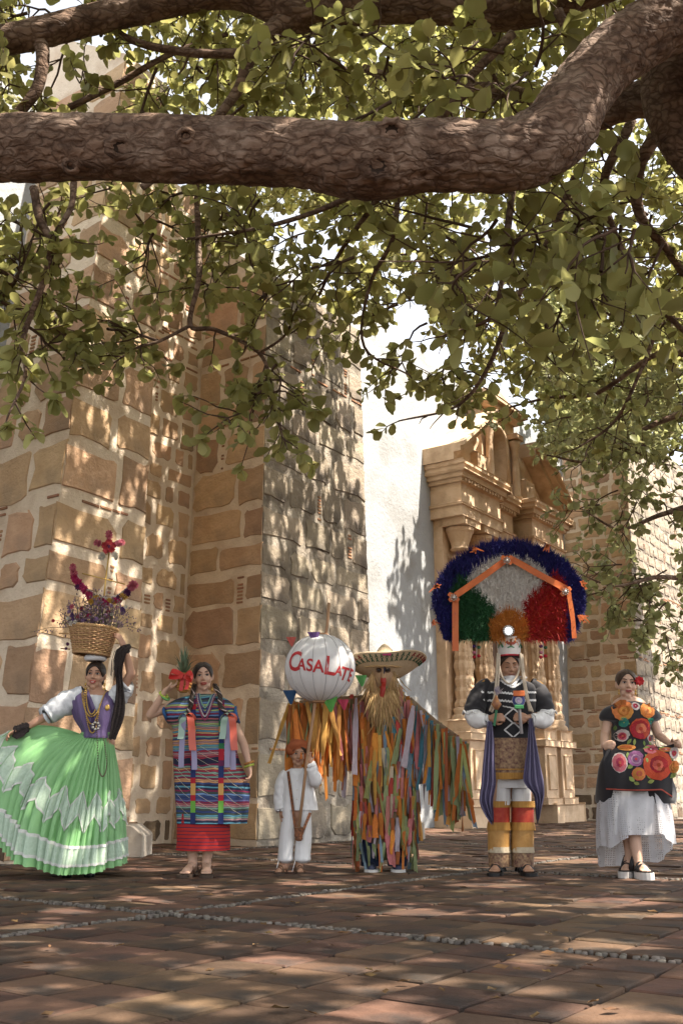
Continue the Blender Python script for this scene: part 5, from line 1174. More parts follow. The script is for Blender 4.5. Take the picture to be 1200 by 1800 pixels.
for k in range(26):
    a = k * 2.4; t = k / 26; b = W(323, 1184, -.125); out = .055 * (1 - t) + .01; ln = .07 + .16 * t; d = V3((math.cos(a), math.sin(a), 0))
    P = [b, b + d * out * .8 + V3((0, 0, ln * .4)), b + d * out * 1.3 + V3((0, 0, ln * .75)), b + d * out * (2.0 if t > .4 else 2.6) + V3((0, 0, ln))]; P = smooth_path(P, 4); bm = bmesh.new()
    s = d.cross(V3((0, 0, 1))); ribbon(bm, P, [.026 * (1 - (i / (len(P) - 1)) ** 1.5) + .001 for i in range(len(P))], s); obj('leaf', mk(bm, True), m_pl, pa)
bw_ = empty('red_bow', W(323, 1186, -.19), 'shiny red ribbon bow tied round the pineapple', 'bow')
for pts, w_ in (([(322, 1188), (312, 1182), (302, 1180), (298, 1188), (308, 1190), (322, 1188)], .04), ([(324, 1188), (332, 1182), (338, 1188), (338, 1196), (330, 1192), (324, 1188)], .036), ([(322, 1188), (320, 1200), (318, 1214)], .03), ([(325, 1188), (330, 1200), (327, 1212)], .028)):
    bm = bmesh.new(); P = smooth_path([tuple(W(a, b, -.195 - .012 * (i % 3))) for i, (a, b) in enumerate(pts)], 5); ribbon(bm, P, w_, (.2, .5, 1) if len(pts) > 4 else (1, 0, 0)); obj('bow_loop' if len(pts) > 4 else 'ribbon_tail', mk(bm, True), m_rib['red'], bw_)
bm = bmesh.new(); tube(bm, [C0 + V3((.05 * math.cos(a), .05 * math.sin(a), .052)) for a in np.linspace(0, 6.29, 25)], .009, 6, False); obj('ribbon_tie', mk(bm, True), m_rib['red'], bw_)
# ------------------------------------------------------------ little boy carrying the lantern pole
f = Fig('person', 514, 1536, 'small boy in white shirt and trousers with an orange beret'); W = f.W
HC = W(524, 1327); HH = .178; HR = rotm(8, 2, 5)
bm = bmesh.new(); head(bm, HC, HH, HR); cap(bm, W(523, 1342), .032, W(522, 1356), .036)
for y, rx in ((1366, .095), (1385, .095), (1405, .09), (1430, .10)): ell(bm, W(521, y), (rx, .068, .07))
arm(bm, W(499, 1362), W(492, 1402), W(494, 1428, -.02), .7); hand(bm, W(494, 1428, -.02), (0, -.1, -1), (1, 0, 0), 1, .55, .62)
arm(bm, W(542, 1362), W(552, 1372, -.10), W(546, 1340, -.15), .7); wr = W(546, 1340, -.15); hand(bm, wr, W(540, 1318, -.145) - wr, (.5, -.6, 0), 1, .75, .66)
for x in (502, 527): cap(bm, W(x + 4, 1440), .055, W(x, 1480), .04); cap(bm, W(x, 1480), .038, W(x, 1524), .026)
for x, a in ((496, -16), (525, 12)): foot(bm, f.G(x), a, .66, .014)
f.part('body', remesh(bm, .0052, 3, socket(HC, HH, HR)), sk_c); face(f, HC, HH, HR, m_lipn, brow=.6); hair_cap(f, HC, HH, HR, m_hair, .074, .0, -.05)
for x, a in ((496, -16), (525, 12)):
    g = f.G(x); s = sole(f, g, a, .175, .07, .014, m_sole, 0, 'sandal'); R = Matrix.Rotation(math.radians(a), 3, 'Z'); bm = bmesh.new()
    for y, h in ((-.07, .036), (-.045, .048), (.01, .075)): tube(bm, [g + R @ V3((q * .033, y, .014 + h * (1 - q * q))) for q in np.linspace(-1, 1, 9)], .006, 5)
    f.part('sandal_strap', bm, m_strap, parent=s)
    bm = bmesh.new(); tube(bm, [W(x - 6, 1512, -.05), W(x - 8, 1520, -.06), W(x - 12, 1533, -.06)], .003, 5); f.part('trouser_tie', bm, m_whitec)
m_ber = mat('orange_beret', (.30, .085, .03), (.26, .07, .025), 9, .85, .4, 60)
bm = bmesh.new(); RB = rotm(8, -8, -14); cB = HC + HR @ V3((-.008, .012, .050))
ell(bm, cB + V3((-.006, .005, .02)), (.088, .092, .042), RB, 24, 12); ell(bm, cB + V3((-.062, -.005, -.012)), (.035, .055, .045), RB, 16, 10); cap(bm, cB + V3((.0, 0, -.01)), .070, cB + V3((0, 0, .012)), .074, 20); f.part('beret', remesh(bm, .006, 4), m_ber)
fo = lambda t, v: (.02 * math.sin(t * 5 + v * 9) + .015 * math.sin(t * 11 - v * 5)) * (.4 + v)
bm = loft_px(f, densify([(1351, 511, 533, .04), (1356, 501, 543, .062), (1364, 494, 550, .078), (1385, 496, 552, .085), (1405, 496, 555, .09), (1424, 494, 558, .095)], 4), 60, fo); shirt = f.part('shirt', bm, m_whitec); BV = bvh_of(shirt.data)
sleeve(f, [(W(504, 1358), .036), (W(498, 1366), .044), (W(493, 1385), .043), (W(491, 1405), .042), (W(493, 1424, -.015), .043), (W(493, 1421, -.015), .03)], m_whitec, seed=6)
sleeve(f, [(W(538, 1360), .04), (W(548, 1366, -.03), .047), (W(554, 1372, -.09), .05), (W(549, 1356, -.13), .046), (W(547, 1346, -.145), .042), (W(547, 1349, -.145), .03)], m_whitec, seed=8, bump=.15)
bm = bmesh.new(); strip2d(bm, f, seg([(511, 1351), (522, 1362), (534, 1351)], 5), 5); drape(bm, BV, .008); f.part('collar', bm, m_whitec)
bm = bmesh.new(); strip2d(bm, f, seg([(523, 1360), (524, 1422)], 12), 3); drape(bm, BV, .004); f.part('placket', bm, m_whitec)
for y in (1372, 1388, 1404):
    bm = bmesh.new(); p = W(523, y); h = BV.ray_cast(V3((p.x, f.Y - 2, p.z)), V3((0, 1, 0))); ell(bm, V3((p.x, (h[0].y if h[0] else f.Y - .09) - .006, p.z)), (.006, .003, .006)); f.part('button', bm, m_teeth)
for l, r, kk in ((489, 519, 0), (518, 549, 1)):
    bm = loft_px(f, densify([(1412, 496 if not kk else 520, 522 if not kk else 547, .075), (1435, l + 6, r + (2 if not kk else -2), .078), (1470, l + 2, r - 1, .072), (1500, l, r - 4 + kk * 1, .068), (1511, l - 1, r - 3, .068), (1515, l + 4, r - 8, .05), (1517, l + 7, r - 11, .035)], 4), 44, fo); f.part('trouser_leg', bm, m_whitec)
# ---- pole, pouch and strap
m_pole = mat('pole_wood', (.34, .20, .11), (.28, .16, .085), 12, .6, .2, stretch=(6, 6, 1)); m_beltp = mat('woven_belt', (.28, .10, .04), (.05, .03, .02), 70, .8, .3)
hb = empty('carrying_harness', W(525, 1468, -.13), 'brown patterned leather harness with pouch worn by the small boy', 'harness')
bm = bmesh.new(); pts = [(507, 1356), (511, 1385), (515, 1415), (519, 1445), (522, 1466)]; strip2d(bm, f, seg(pts, 5), 5); drape(bm, BV, .012)
for v in bm.verts:
    p = proj(v.co)
    if p[1] > 1422: v.co.y = f.Y - .105 - .0005 * (p[1] - 1422)
obj('strap', mk(bm), m_beltp, hb)
bm = bmesh.new(); strip2d(bm, f, seg([(546, 1428), (538, 1448), (531, 1466)], 5), 5)
for v in bm.verts: v.co.y = f.Y - .10 - .0006 * max(0, proj(v.co)[1] - 1425)
obj('strap', mk(bm), m_beltp, hb)
bm = bmesh.new(); box(bm, W(525, 1463, -.135), (.062, .035, .085), None, .012); ell(bm, W(525, 1474, -.135), (.030, .018, .02)); obj('pouch', mk(bm), m_beltp, hb)
bm = bmesh.new(); tube(bm, [W(525, 1455, -.135) + V3((.034 * math.cos(a), .02 * math.sin(a), 0)) for a in np.linspace(0, 6.29, 17)], .005, 5, False); obj('pouch_band', mk(bm), m_strap, hb)
# ---- lantern
LY = -.165
ln = empty('paper_lantern', W(525, 1455, -.135), 'round white paper lantern with red lettering on a long wooden pole', 'lantern')
pole = [W(525, 1458, -.14), W(539, 1340, -.16), W(553, 1240, LY), W(575, 1100, LY), W(578, 1060, LY)]
bm = bmesh.new(); tube(bm, pole, .0125, 10); obj('pole', mk(bm, True), m_pole, ln)
m_paper = mat('lantern_cloth', (.72, .71, .70), (.67, .66, .655), 5, .8, .15, 40, transl=.3); LC = W(563, 1174, LY); LR = .277; LZ = .262
def lsurf(lon, lat, k=1.0):
    gore = 1 - .016 * abs(math.cos(lon * 8)) ** 6; return LC + V3((math.sin(lon) * math.cos(lat) * LR * gore * k, -math.cos(lon) * math.cos(lat) * LR * gore * k, math.sin(lat) * LZ * k))
bm = bmesh.new(); nl, nb = 128, 30; add_poly(bm, [[lsurf(2 * math.pi * i / nl, -1.36 + 2.72 * j / nb) for i in range(nl)] for j in range(nb + 1)]); obj('shade', mk(bm, True), m_paper, ln)
m_rib2 = mat('lantern_rib', (.42, .40, .40))
for k in range(16):
    a = (k + .5) * math.pi / 8; bm = bmesh.new(); tube(bm, [lsurf(a, -1.36 + 2.72 * j / 16, 1.004) for j in range(17)], .0035, 4, False); obj('rib', mk(bm), m_rib2, ln)
for z, r in ((-1, .06), (1, .06)):
    bm = bmesh.new(); lathe(bm, [(r, -.012), (r + .006, 0), (r, .012)], (0, 0, 0), 20); obj('collar_ring', mk(bm), m_pole, ln, LC + V3((0, 0, z * LZ * .985)))
m_txt = mat('red_paint', (.36, .02, .025), (.42, .035, .035), 30, .7)
def glyph(ch):
    cu = bpy.data.curves.new('t', 'FONT'); cu.body = ch; cu.size = 1; cu.offset = .022; o = bpy.data.objects.new('t', cu); COL.objects.link(o); dg = bpy.context.evaluated_depsgraph_get(); me = bpy.data.meshes.new_from_object(o.evaluated_get(dg)); bpy.data.objects.remove(o); return me
lon_of = lambda px: math.asin(max(-.98, min(.98, (W(px, 1174, LY).x - LC.x) / LR)))
for ch, px, py, size in (('C', 519, 1167, 37), ('A', 532, 1174, 21), ('S', 546, 1176, 23), ('A', 561, 1178, 23), ('L', 582, 1177, 34), ('A', 596, 1185, 18), ('T', 607, 1189, 24), ('E', 618, 1190, 24)):
    me = glyph(ch); bm = bmesh.new(); bm.from_mesh(me); bmesh.ops.triangulate(bm, faces=bm.faces[:]); bmesh.ops.subdivide_edges(bm, edges=[e for e in bm.edges if e.calc_length() > .12], cuts=3)
    xs = [v.co.x for v in bm.verts]; ys = [v.co.y for v in bm.verts]; cx, cy = (min(xs) + max(xs)) / 2, (min(ys) + max(ys)) / 2; hgt = max(ys) - min(ys); sc_ = size * .00422 / hgt
    lat0 = math.asin((W(px, py, LY).z - LC.z) / LZ); lon0 = lon_of(px); tl = -.10 + rg.uniform(-.06, .06)
    for v in bm.verts:
        x, y = (v.co.x - cx) * sc_ * .95, (v.co.y - cy) * sc_; x, y = x * math.cos(tl) - y * math.sin(tl), x * math.sin(tl) + y * math.cos(tl); v.co = lsurf(lon0 + x / (LR * math.cos(lat0)), lat0 + y / LZ, 1.012)
    obj('letter', mk(bm), m_txt, ln)
for px, py, c, s in ((512, 1128, (.45, .10, .08), 12), (552, 1124, (.10, .05, .16), 15), (510, 1224, (.02, .06, .14), 17), (579, 1236, (.10, .33, .07), 19), (634, 1196, (.09, .28, .08), 14), (603, 1238, (.40, .04, .08), 13)):
    bm = bmesh.new(); p = W(px, py, LY); d = p - LC; d.y = 0; q = 1 - min(.98, (d.x / LR) ** 2 + (d.z / LZ) ** 2); y = LC.y - LR * math.sqrt(max(q, 0)) - .012
    T_ = lambda a, b: V3((p.x + a * s * .00422, y - .006 * math.sin(a * 5) + .004 * b, p.z + b * s * .00422))
    grid = [[bm.verts.new(T_((-.8 + .4 * i) * (1 - .85 * j / 4) + .15 * j / 4, .6 - 1.5 * j / 4)) for i in range(5)] for j in range(5)]
    for j in range(4):
        for i in range(4): bm.faces.new((grid[j][i], grid[j][i + 1], grid[j + 1][i + 1], grid[j + 1][i]))
    obj('paper_flag', mk(bm), mat('flag_%d' % px, c, None, 40, .8, transl=.25), ln)
# ------------------------------------------------------------ dancer in the rag-strip costume
f = Fig('person', 675, 1532, 'dancer in a costume of hanging rag strips, wearing mask and straw hat'); W = f.W
bm = bmesh.new()
ell(bm, W(676, 1188, .02), (.085, .10, .12)); cap(bm, W(676, 1205, .02), .055, W(676, 1228, .02), .06)
for y, rx in ((1240, .18), (1270, .17), (1305, .165), (1345, .18)): ell(bm, W(677, y, .02), (rx, .11, .13))
aL = [W(640, 1236, .02), W(580, 1240, -.02), W(528, 1246, -.06)]; aR = [W(713, 1236, .02), W(757, 1275, .0), W(795, 1303, -.05)]
arm(bm, *aL, 1.0); hand(bm, aL[2], (-1, -.1, -.15), (0, 0, -1), 1, .3); arm(bm, *aR, 1.0); hand(bm, aR[2], (.8, -.2, -.5), (-.3, 0, -1), -1, .35)
for x in (653, 698): cap(bm, W(x + 4, 1365), .085, W(x, 1450), .06); cap(bm, W(x, 1450), .058, W(x, 1522), .038)
f.part('body', remesh(bm, .009, 3), sk_c)
m_under = mat('under_cloth', (.20, .10, .045), (.15, .12, .08), 8, .9); m_navy = mat('navy_trousers', (.012, .018, .045), (.02, .03, .06), 8, .9)
base_t = loft_px(f, densify([(1212, 655, 700, .09, .02), (1224, 637, 715, .11, .02), (1250, 632, 722, .13, .02), (1300, 634, 722, .14, .02), (1360, 635, 723, .145, .02), (1440, 638, 722, .145, .02), (1490, 640, 720, .145, .02)], 3), 40); tun = f.part('tunic', base_t, m_under)
for k, a in enumerate((aL, aR)):
    bm = bmesh.new(); P = smooth_path([tuple(p) for p in a], 6); tube(bm, P, .066, 14, True); f.part('sleeve', bm, m_under)
for x in (652, 698):
    f.part('trouser_leg', loft_px(f, densify([(1440, x - 22, x + 22, .1), (1490, x - 20, x + 20, .085), (1522, x - 17, x + 17, .075)], 3), 30), m_navy)
    g = f.G(x); bm = bmesh.new(); cap(bm, g + V3((0, .07, .05)), .045, g + V3((0, -.05, .045)), .043); cap(bm, g + V3((0, -.05, .042)), .043, g + V3((0, -.15, .032)), .030); sh = f.part('sneaker', remesh(bm, .008, 2), mat('sneaker_blue', (.015, .02, .05), (.03, .035, .06), 10, .7)); sole(f, g + V3((0, .03, 0)), 0, .30, .105, .026, mat('white_rubber', (.55, .53, .5)), 0, 'sole', sh)
# rag strips: curled cloth bands, one object each
cols = dict(orange=(.46, .155, .03), ochre=(.47, .24, .06), teal=(.06, .17, .22), sage=(.20, .23, .11), pink=(.42, .15, .14), lilac=(.33, .28, .31), red=(.36, .06, .04), blue=(.18, .25, .30), lime=(.27, .28, .10), cream=(.42, .35, .24), rust=(.25, .08, .025))
rm = {k: mat('rag_' + k, tuple(min(.6, v * 1.25) for v in c), tuple(v * .85 for v in c), 12, .9, .5, 30, vary=.25, transl=.12, dist=.015) for k, c in cols.items()}
rs_ = random.Random(9); VAR = []
for v in range(12):
    bm = bmesh.new(); A = []; n_ = 8; ph = rs_.uniform(0, 6); tw = rs_.gauss(0, .8); kk = rs_.uniform(.5, 1.6)
    for i in range(n_ + 1):
        t = i / n_; a = tw * t * t + .35 * math.sin(ph + t * 4); w_ = (.5 + .07 * math.sin(ph * 2 + t * 9)) * (.75 + .25 * min(1, t * 5)); c = V3((.9 * math.sin(ph + t * 3.2) * t * kk, -.35 * math.sin(t * 3) + .5 * t * t * math.sin(ph), -t))
        c = V3((c.x * .07, c.y * .05, c.z)); s = V3((math.cos(a), math.sin(a), 0)) * w_
        e1, e2 = c + V3((s.x, s.y, rs_.uniform(-.03, .03) if i == n_ else 0)), c - V3((s.x, s.y, rs_.uniform(-.03, .03) if i == n_ else 0)); m_ = c + V3((0, -.12, 0))
        A.append([bm.verts.new(V3((q.x if False else q.x, q.y, q.z))) for q in (e1, m_, e2)])
    for i in range(n_):
        for j in (0, 1): bm.faces.new((A[i][j], A[i][j + 1], A[i + 1][j + 1], A[i + 1][j]))
    me = mk(bm, True); me.materials.append(rm['orange']); VAR.append(me)
strips = []
def rag(p, ln, wd, col, rz, tilt=0): strips.append((V3(p), ln, wd, col, rz, tilt))
BVT = bvh_of(tun.data)
mixA = ['orange', 'orange', 'ochre', 'ochre', 'rust', 'orange', 'pink', 'sage', 'ochre', 'orange']; mixB = ['teal', 'sage', 'orange', 'lilac', 'pink', 'ochre', 'blue', 'red', 'cream', 'sage', 'orange', 'lime', 'rust']; mixC = ['sage', 'lime', 'orange', 'ochre', 'lilac', 'blue', 'sage', 'rust', 'pink', 'sage']
for row, (py, n_) in enumerate(((1216, 24), (1238, 30), (1262, 34), (1288, 36), (1316, 36), (1345, 36), (1374, 36), (1402, 36), (1430, 36), (1458, 36), (1482, 32))):
    for k in range(n_):
        a = -math.pi / 2 + (k + rs_.uniform(-.3, .3)) / n_ * 2 * math.pi; c = W(677, py + rs_.uniform(-9, 9), .02); hx = (.225 if row > 1 else .19 if row else .13); h = V3((math.cos(a), math.sin(a) * .8, 0)); p = c + V3((h.x * (hx + .02), h.y * (.245 if row > 1 else .20), 0))
        left = math.cos(a) < -.25; right = math.cos(a) > .35
        col = rs_.choice(mixA if (left and row < 5) else mixC if (row > 7) else mixB)
        if row < 2 and right: col = rs_.choice(['pink', 'lilac', 'teal', 'ochre', 'pink', 'sage'])
        rag(p + V3((h.x * .01, h.y * .01, 0)), rs_.uniform(.24, .46) if row < 8 else rs_.uniform(.12, .26), rs_.uniform(.022, .048), col, a + math.pi / 2 + rs_.gauss(0, .35), rs_.gauss(.06, .06))
for path, n_, mix, lo, hi, end in ((aL, 190, mixA, .34, .68, V3((-.08, -.03, -.01))), (aR, 190, mixC, .32, .62, V3((.08, -.02, -.05)))):
    P = [path[0].lerp(path[1], .0), path[1], path[2], path[2] + end]
    for k in range(n_):
        t = (k + rs_.random()) / n_ * 3; i = min(int(t), 2); p = P[i].lerp(P[i + 1], t - i); s = rs_.choice((-1, -1, 1, 0)); 
        mx_ = mix
        if path is aL and t < .4: mx_ = ['pink', 'orange', 'red', 'lilac']
        if path is aR and t < 1.2: mx_ = ['pink', 'ochre', 'lilac', 'teal', 'orange', 'red', 'ochre']
        up_ = .055 if s else .072
        rag(p + V3((rs_.gauss(0, .02), s * .085 + rs_.gauss(0, .03), rs_.uniform(-.05, .01) + up_ * (1 if s == 0 else .6))), rs_.uniform(lo, hi) * (1.12 if s < 0 else .95) * (.72 if rs_.random() < .25 else 1), rs_.uniform(.022, .05), rs_.choice(mx_), rs_.gauss(0, .7), rs_.gauss(0, .09))
def place(o, s_):
    p, ln_, wd, col, rz, tl = s_; o.scale = (wd, wd * .9, ln_); o.rotation_euler = (tl, rs_.gauss(0, .11), rz)
order = sorted(strips, key=lambda s_: s_[0].y); front, rest = order[:300], order[300:]
for s_ in front:
    o = obj('rag_strip', rs_.choice(VAR), rm[s_[3]], f.root, s_[0]); place(o, s_)
bm = bmesh.new(); ml = list(rm.values()); keys = list(rm.keys())
for s_ in rest:
    p, ln_, wd, col, rz, tl = s_; M = Matrix.Translation(p - f.base) @ Euler((tl, 0, rz)).to_matrix().to_4x4() @ Matrix.Diagonal((wd, wd * .9, ln_, 1)); n0 = len(bm.faces); bm.from_mesh(rs_.choice(VAR)); bm.faces.ensure_lookup_table(); vs = {v for fc in bm.faces[n0:] for v in fc.verts}
    for fc in bm.faces[n0:]: fc.material_index = keys.index(col)
    bmesh.ops.transform(bm, matrix=M, verts=list(vs))
me = mk(bm, True)
for m_ in ml: me.materials.append(m_)
o = obj('rag_strips_behind', me, None, f.root, f.base); tag(o, kind='stuff')
# mask with beard of fibre
MC = W(673, 1190, -.10); m_mask = mat('mask_wood', (.44, .28, .16), (.38, .235, .13), 8, .7, .3, 30)
bm = bmesh.new(); ell(bm, MC + V3((0, .02, -.01)), (.082, .06, .135)); cap(bm, MC + V3((0, -.03, .045)), .014, MC + V3((0, -.058, -.012)), .018); f_mask = f.part('mask', remesh(bm, .006, 3), m_mask)
for q in (-1, 1):
    bm = bmesh.new(); ell(bm, MC + V3((q * .036, -.036, .052)), (.017, .010, .013)); f.part('mask_eye', bm, m_iris, parent=f_mask); bm = bmesh.new(); tube(bm, [MC + V3((q * .036 + .022 * math.cos(a), -.038, .052 + .018 * math.sin(a))) for a in np.linspace(0, 6.29, 14)], .004, 5, False); f.part('mask_eye_rim', bm, m_strap, parent=f_mask)
bm = bmesh.new(); tube(bm, [MC + V3((.012, -.05, .085)), MC + V3((.010, -.062, .05)), MC + V3((.006, -.068, .02))], [.006, .006, .004], 6); f.part('mask_blue_stripe', bm, m_navy, parent=f_mask)
m_redm = mat('mask_red', (.36, .03, .02), None, 6, .5)
bm = bmesh.new(); ell(bm, MC + V3((0, -.055, -.035)), (.024, .020, .042)); f.part('mask_mouth', bm, m_redm, parent=f_mask); bm = bmesh.new(); tube(bm, [MC + V3((0, -.07, -.06)), MC + V3((-.004, -.085, -.10)), MC + V3((-.018, -.08, -.17)), MC + V3((-.032, -.075, -.20))], [.018, .022, .016, .004], 10, flat=.5); f.part('mask_tongue', bm, m_redm, parent=f_mask)
m_fib = mat('agave_fibre', (.46, .31, .15), (.38, .235, .10), 20, .8, vary=.2); bm = bmesh.new()
for k in range(330):
    t = rs_.uniform(-1, 1); a = math.pi * (1.5 + .46 * t); x = .088 * math.cos(a); z = .10 * math.sin(a) + (.06 if abs(t) > .7 else 0); p = MC + V3((x, -.02 - .03 * (1 - abs(t)), z - .005)); L_ = rs_.uniform(.16, .38) * (1 - .3 * abs(t)); dx = rs_.gauss(0, .035) + x * .35
    tube(bm, [p, p + V3((dx * .3, -.035, -L_ * .3)), p + V3((dx * .8, -.045 + rs_.gauss(0, .012), -L_ * .7)), p + V3((dx * 1.1 + rs_.gauss(0, .015), -.04, -L_))], [.0045, .004, .0035, .0018], 4)
tag(f.part('beard', bm, m_fib), kind='stuff')
bm = bmesh.new()
for k in range(90):
    x = rs_.uniform(-.085, .085); p = MC + V3((x, -.03 - .02 * math.cos(x * 15), .10)); tube(bm, [p, p + V3((rs_.gauss(x * .2, .012), -.018, -.02)), p + V3((rs_.gauss(x * .5, .018), -.012, -rs_.uniform(.015, .03)))], .003, 4)
tag(f.part('fringe', bm, m_fib), kind='stuff')
# straw hat
ht = empty('straw_hat', W(678, 1165, .0), 'wide woven straw hat with green and red edging on the masked dancer', 'hat')
m_straw = mat('straw_weave', (.60, .47, .31), (.53, .41, .26), 60, .8, .5, 160); m_straw_in = mat('straw_underside', (.56, .43, .28), (.48, .36, .22), 40, .85, .4, 120)
HCt = W(679, 1191, .03); RH = Matrix.Rotation(math.radians(-5), 3, 'X') @ Matrix.Rotation(math.radians(-3), 3, 'Y')
def brim(a, r, dz=0):
    """very wide brim, rolled up all round, squarer at the sides"""
    t = (r - .10) / .235; c = math.cos(a); s = math.sin(a); e = (abs(c) ** 3.2 + abs(s) ** 3.2) ** (-1 / 3.2); k = 1 + (e - 1) * t
    return HCt + RH @ V3((c * r * k * 1.0, s * r * k * .86, .155 * t ** 1.35 * (1 - .12 * c * c) + .008 * math.sin(a * 5) * t + dz))
nA, nR = 72, 10
for nm, dz, m_ in (('brim', 0, m_straw), ('brim_underside', -.006, m_straw_in)):
    bm = bmesh.new(); rings = [[brim(2 * math.pi * i / nA, .10 + .235 * j / nR, dz) for i in range(nA)] for j in range(nR + 1)]; add_poly(bm, rings, True, False, False); obj(nm, mk(bm, True), m_, ht)
bm = bmesh.new(); rings = []
for t, r in ((0, .118), (.25, .112), (.5, .098), (.72, .075), (.88, .045), (.97, .02), (1, .004)): rings.append([HCt + RH @ V3((math.cos(2 * math.pi * i / 36) * r * 1.05, math.sin(2 * math.pi * i / 36) * r, t * .285)) for i in range(36)])
add_poly(bm, rings, cap0=False); obj('crown', mk(bm, True), m_straw, ht)
bm = bmesh.new(); tube(bm, [brim(2 * math.pi * i / nA, .335) for i in range(nA + 1)], .006, 6, False); obj('brim_edge', mk(bm), m_straw, ht)
mg = mat('straw_green', (.05, .11, .06)); mr_ = mat('straw_red', (.26, .045, .04)); mp = mat('straw_pink', (.40, .05, .14))
for k in range(44):
    a = -math.pi + .12 + k / 43 * (math.pi - .24)
    for r0, r1, m_, w_ in ((.27, .30, mg, .004), (.305, .33, mr_ if abs(math.cos(a)) > .55 else mg, .004)):
        bm = bmesh.new(); tube(bm, [brim(a, r0, -.010), brim(a + (.05 if k % 2 else -.05), r1, -.010)], w_, 4); tube(bm, [brim(a, r0, .005), brim(a + (.05 if k % 2 else -.05), r1, .005)], w_, 4); obj('woven_stitch', mk(bm), m_, ht)['kind'] = 'stuff'
bm = bmesh.new(); box(bm, brim(-math.pi / 2, .32, .0), (.07, .02, .02)); obj('pink_knot', mk(bm), mp, ht)
# ------------------------------------------------------------ feather dancer
f = Fig('person', 897, 1537, 'dancer in black velvet shirt, brocade apron and tall feather headdress'); W = f.W
HC = W(895, 1174); HH = .235; HR = rotm(0, 4, 0)
bm = bmesh.new(); head(bm, HC, HH, HR, False); cap(bm, W(896, 1192), .056, W(896, 1216), .062)
for y, rx, ry in ((1222, .17, .095), (1248, .18, .11), (1280, .165, .105), (1320, .16, .105), (1355, .165, .11)): ell(bm, W(897, y), (rx, ry, .12))
RwL = W(861, 1263, -.19); arm(bm, W(850, 1218), W(834, 1258, -.05), RwL, 1.05); hand(bm, RwL, (.85, -.3, .1), (.1, .9, -.2), -1, .95, 1.0, thumb=.9)
RwR = W(927, 1262, -.19); arm(bm, W(944, 1218), W(957, 1258, -.05), RwR, 1.05); hand(bm, RwR, (-.85, -.3, .1), (-.1, .9, -.2), 1, .95, 1.0, thumb=.9)
for x in (876, 917): cap(bm, W(x + (897 - x) * .1, 1370), .09, W(x, 1450), .062); cap(bm, W(x, 1450), .06, W(x, 1522), .036)
for x, a in ((876, -20), (918, 10)): foot(bm, f.G(x), a, 1.05, .024)
f.part('body', remesh(bm, post=socket(HC, HH, HR)), sk_c); face(f, HC, HH, HR, m_lipn, closed=True, brow=1.25); hair_cap(f, HC, HH, HR, m_hair, .084, .01, -.05)
for x, a in ((876, -20), (918, 10)):
    g = f.G(x); s = sole(f, g, a, .285, .105, .026, m_blk_l, 0, 'sandal'); R = Matrix.Rotation(math.radians(a), 3, 'Z'); bm = bmesh.new()
    for y, h in ((-.115, .052), (-.08, .066), (-.045, .08), (.01, .10)): tube(bm, [g + R @ V3((q * .052, y, .022 + h * (1 - q * q))) for q in np.linspace(-1, 1, 9)], .010, 6)
    f.part('sandal_strap', bm, m_blk_l, parent=s)
# trousers, bands and fringes
m_gfr = mat('gold_fringe', (.42, .22, .05), (.33, .16, .035), 40, .7, .7, 90, stretch=(3, 3, .15), dist=.01); m_redb = mat('red_brocade', (.32, .025, .015), (.40, .06, .03), 30, .6, .3); m_goldb = mat('gold_brocade', (.42, .23, .07), (.34, .17, .045), 22, .6, .5, 60); m_brnb = mat('brown_brocade', (.09, .03, .028), (.32, .21, .11), 55, .6, .4)
wr_ = mat('white_trouser', (.60, .58, .56), (.54, .52, .50), 7, .85, .35, 16, stretch=(4, 4, .6), dist=.015); m_wfr = mat('cream_fringe', (.50, .42, .30), (.40, .32, .22), 40, .8, .6, 90)
fo = lambda t, v: .012 * math.sin(t * 9 + v * 3) + .008 * math.sin(t * 21)
def leg(x0, x1, y0, y1, d, m, name, k=fo, flare=0): return f.part(name, loft_px(f, densify([(y0, x0, x1, d), ((y0 + y1) / 2, x0 - flare * .5, x1 + flare * .5, d), (y1, x0 - flare, x1 + flare, d)], 5), 44, k, 2.3), m)
for s, (a, b) in enumerate(((858, 896), (898, 938))):
    leg(a + 8 if s == 0 else a, b if s == 0 else b - 6, 1360, 1415, .10, wr_, 'trouser_leg'); leg(a, b - 1, 1413, 1452, .096, m_redb, 'red_band'); leg(a - 1, b - 1, 1452, 1494, .098, m_goldb, 'gold_band'); leg(a, b - 1, 1493, 1523, .096, m_brnb, 'brown_band')
    fr2 = lambda t, v: .010 * math.sin(t * 40) * v
    leg(a - 1, b, 1408, 1419, .105, m_gfr, 'gold_fringe', fr2, 1); leg(a - 1, b, 1445, 1459, .105, m_gfr, 'gold_fringe', fr2, 2)
    fr3 = lambda t, v: .02 * math.sin(t * 34) * v; leg(a, b - 1, 1488, 1498, .104, m_wfr, 'cream_fringe', fr3, 1)
f.part('trouser_top', loft_px(f, densify([(1320, 868, 926, .12), (1350, 866, 930, .125), (1385, 866, 932, .125)], 4), 50, fo, 2.2), wr_)
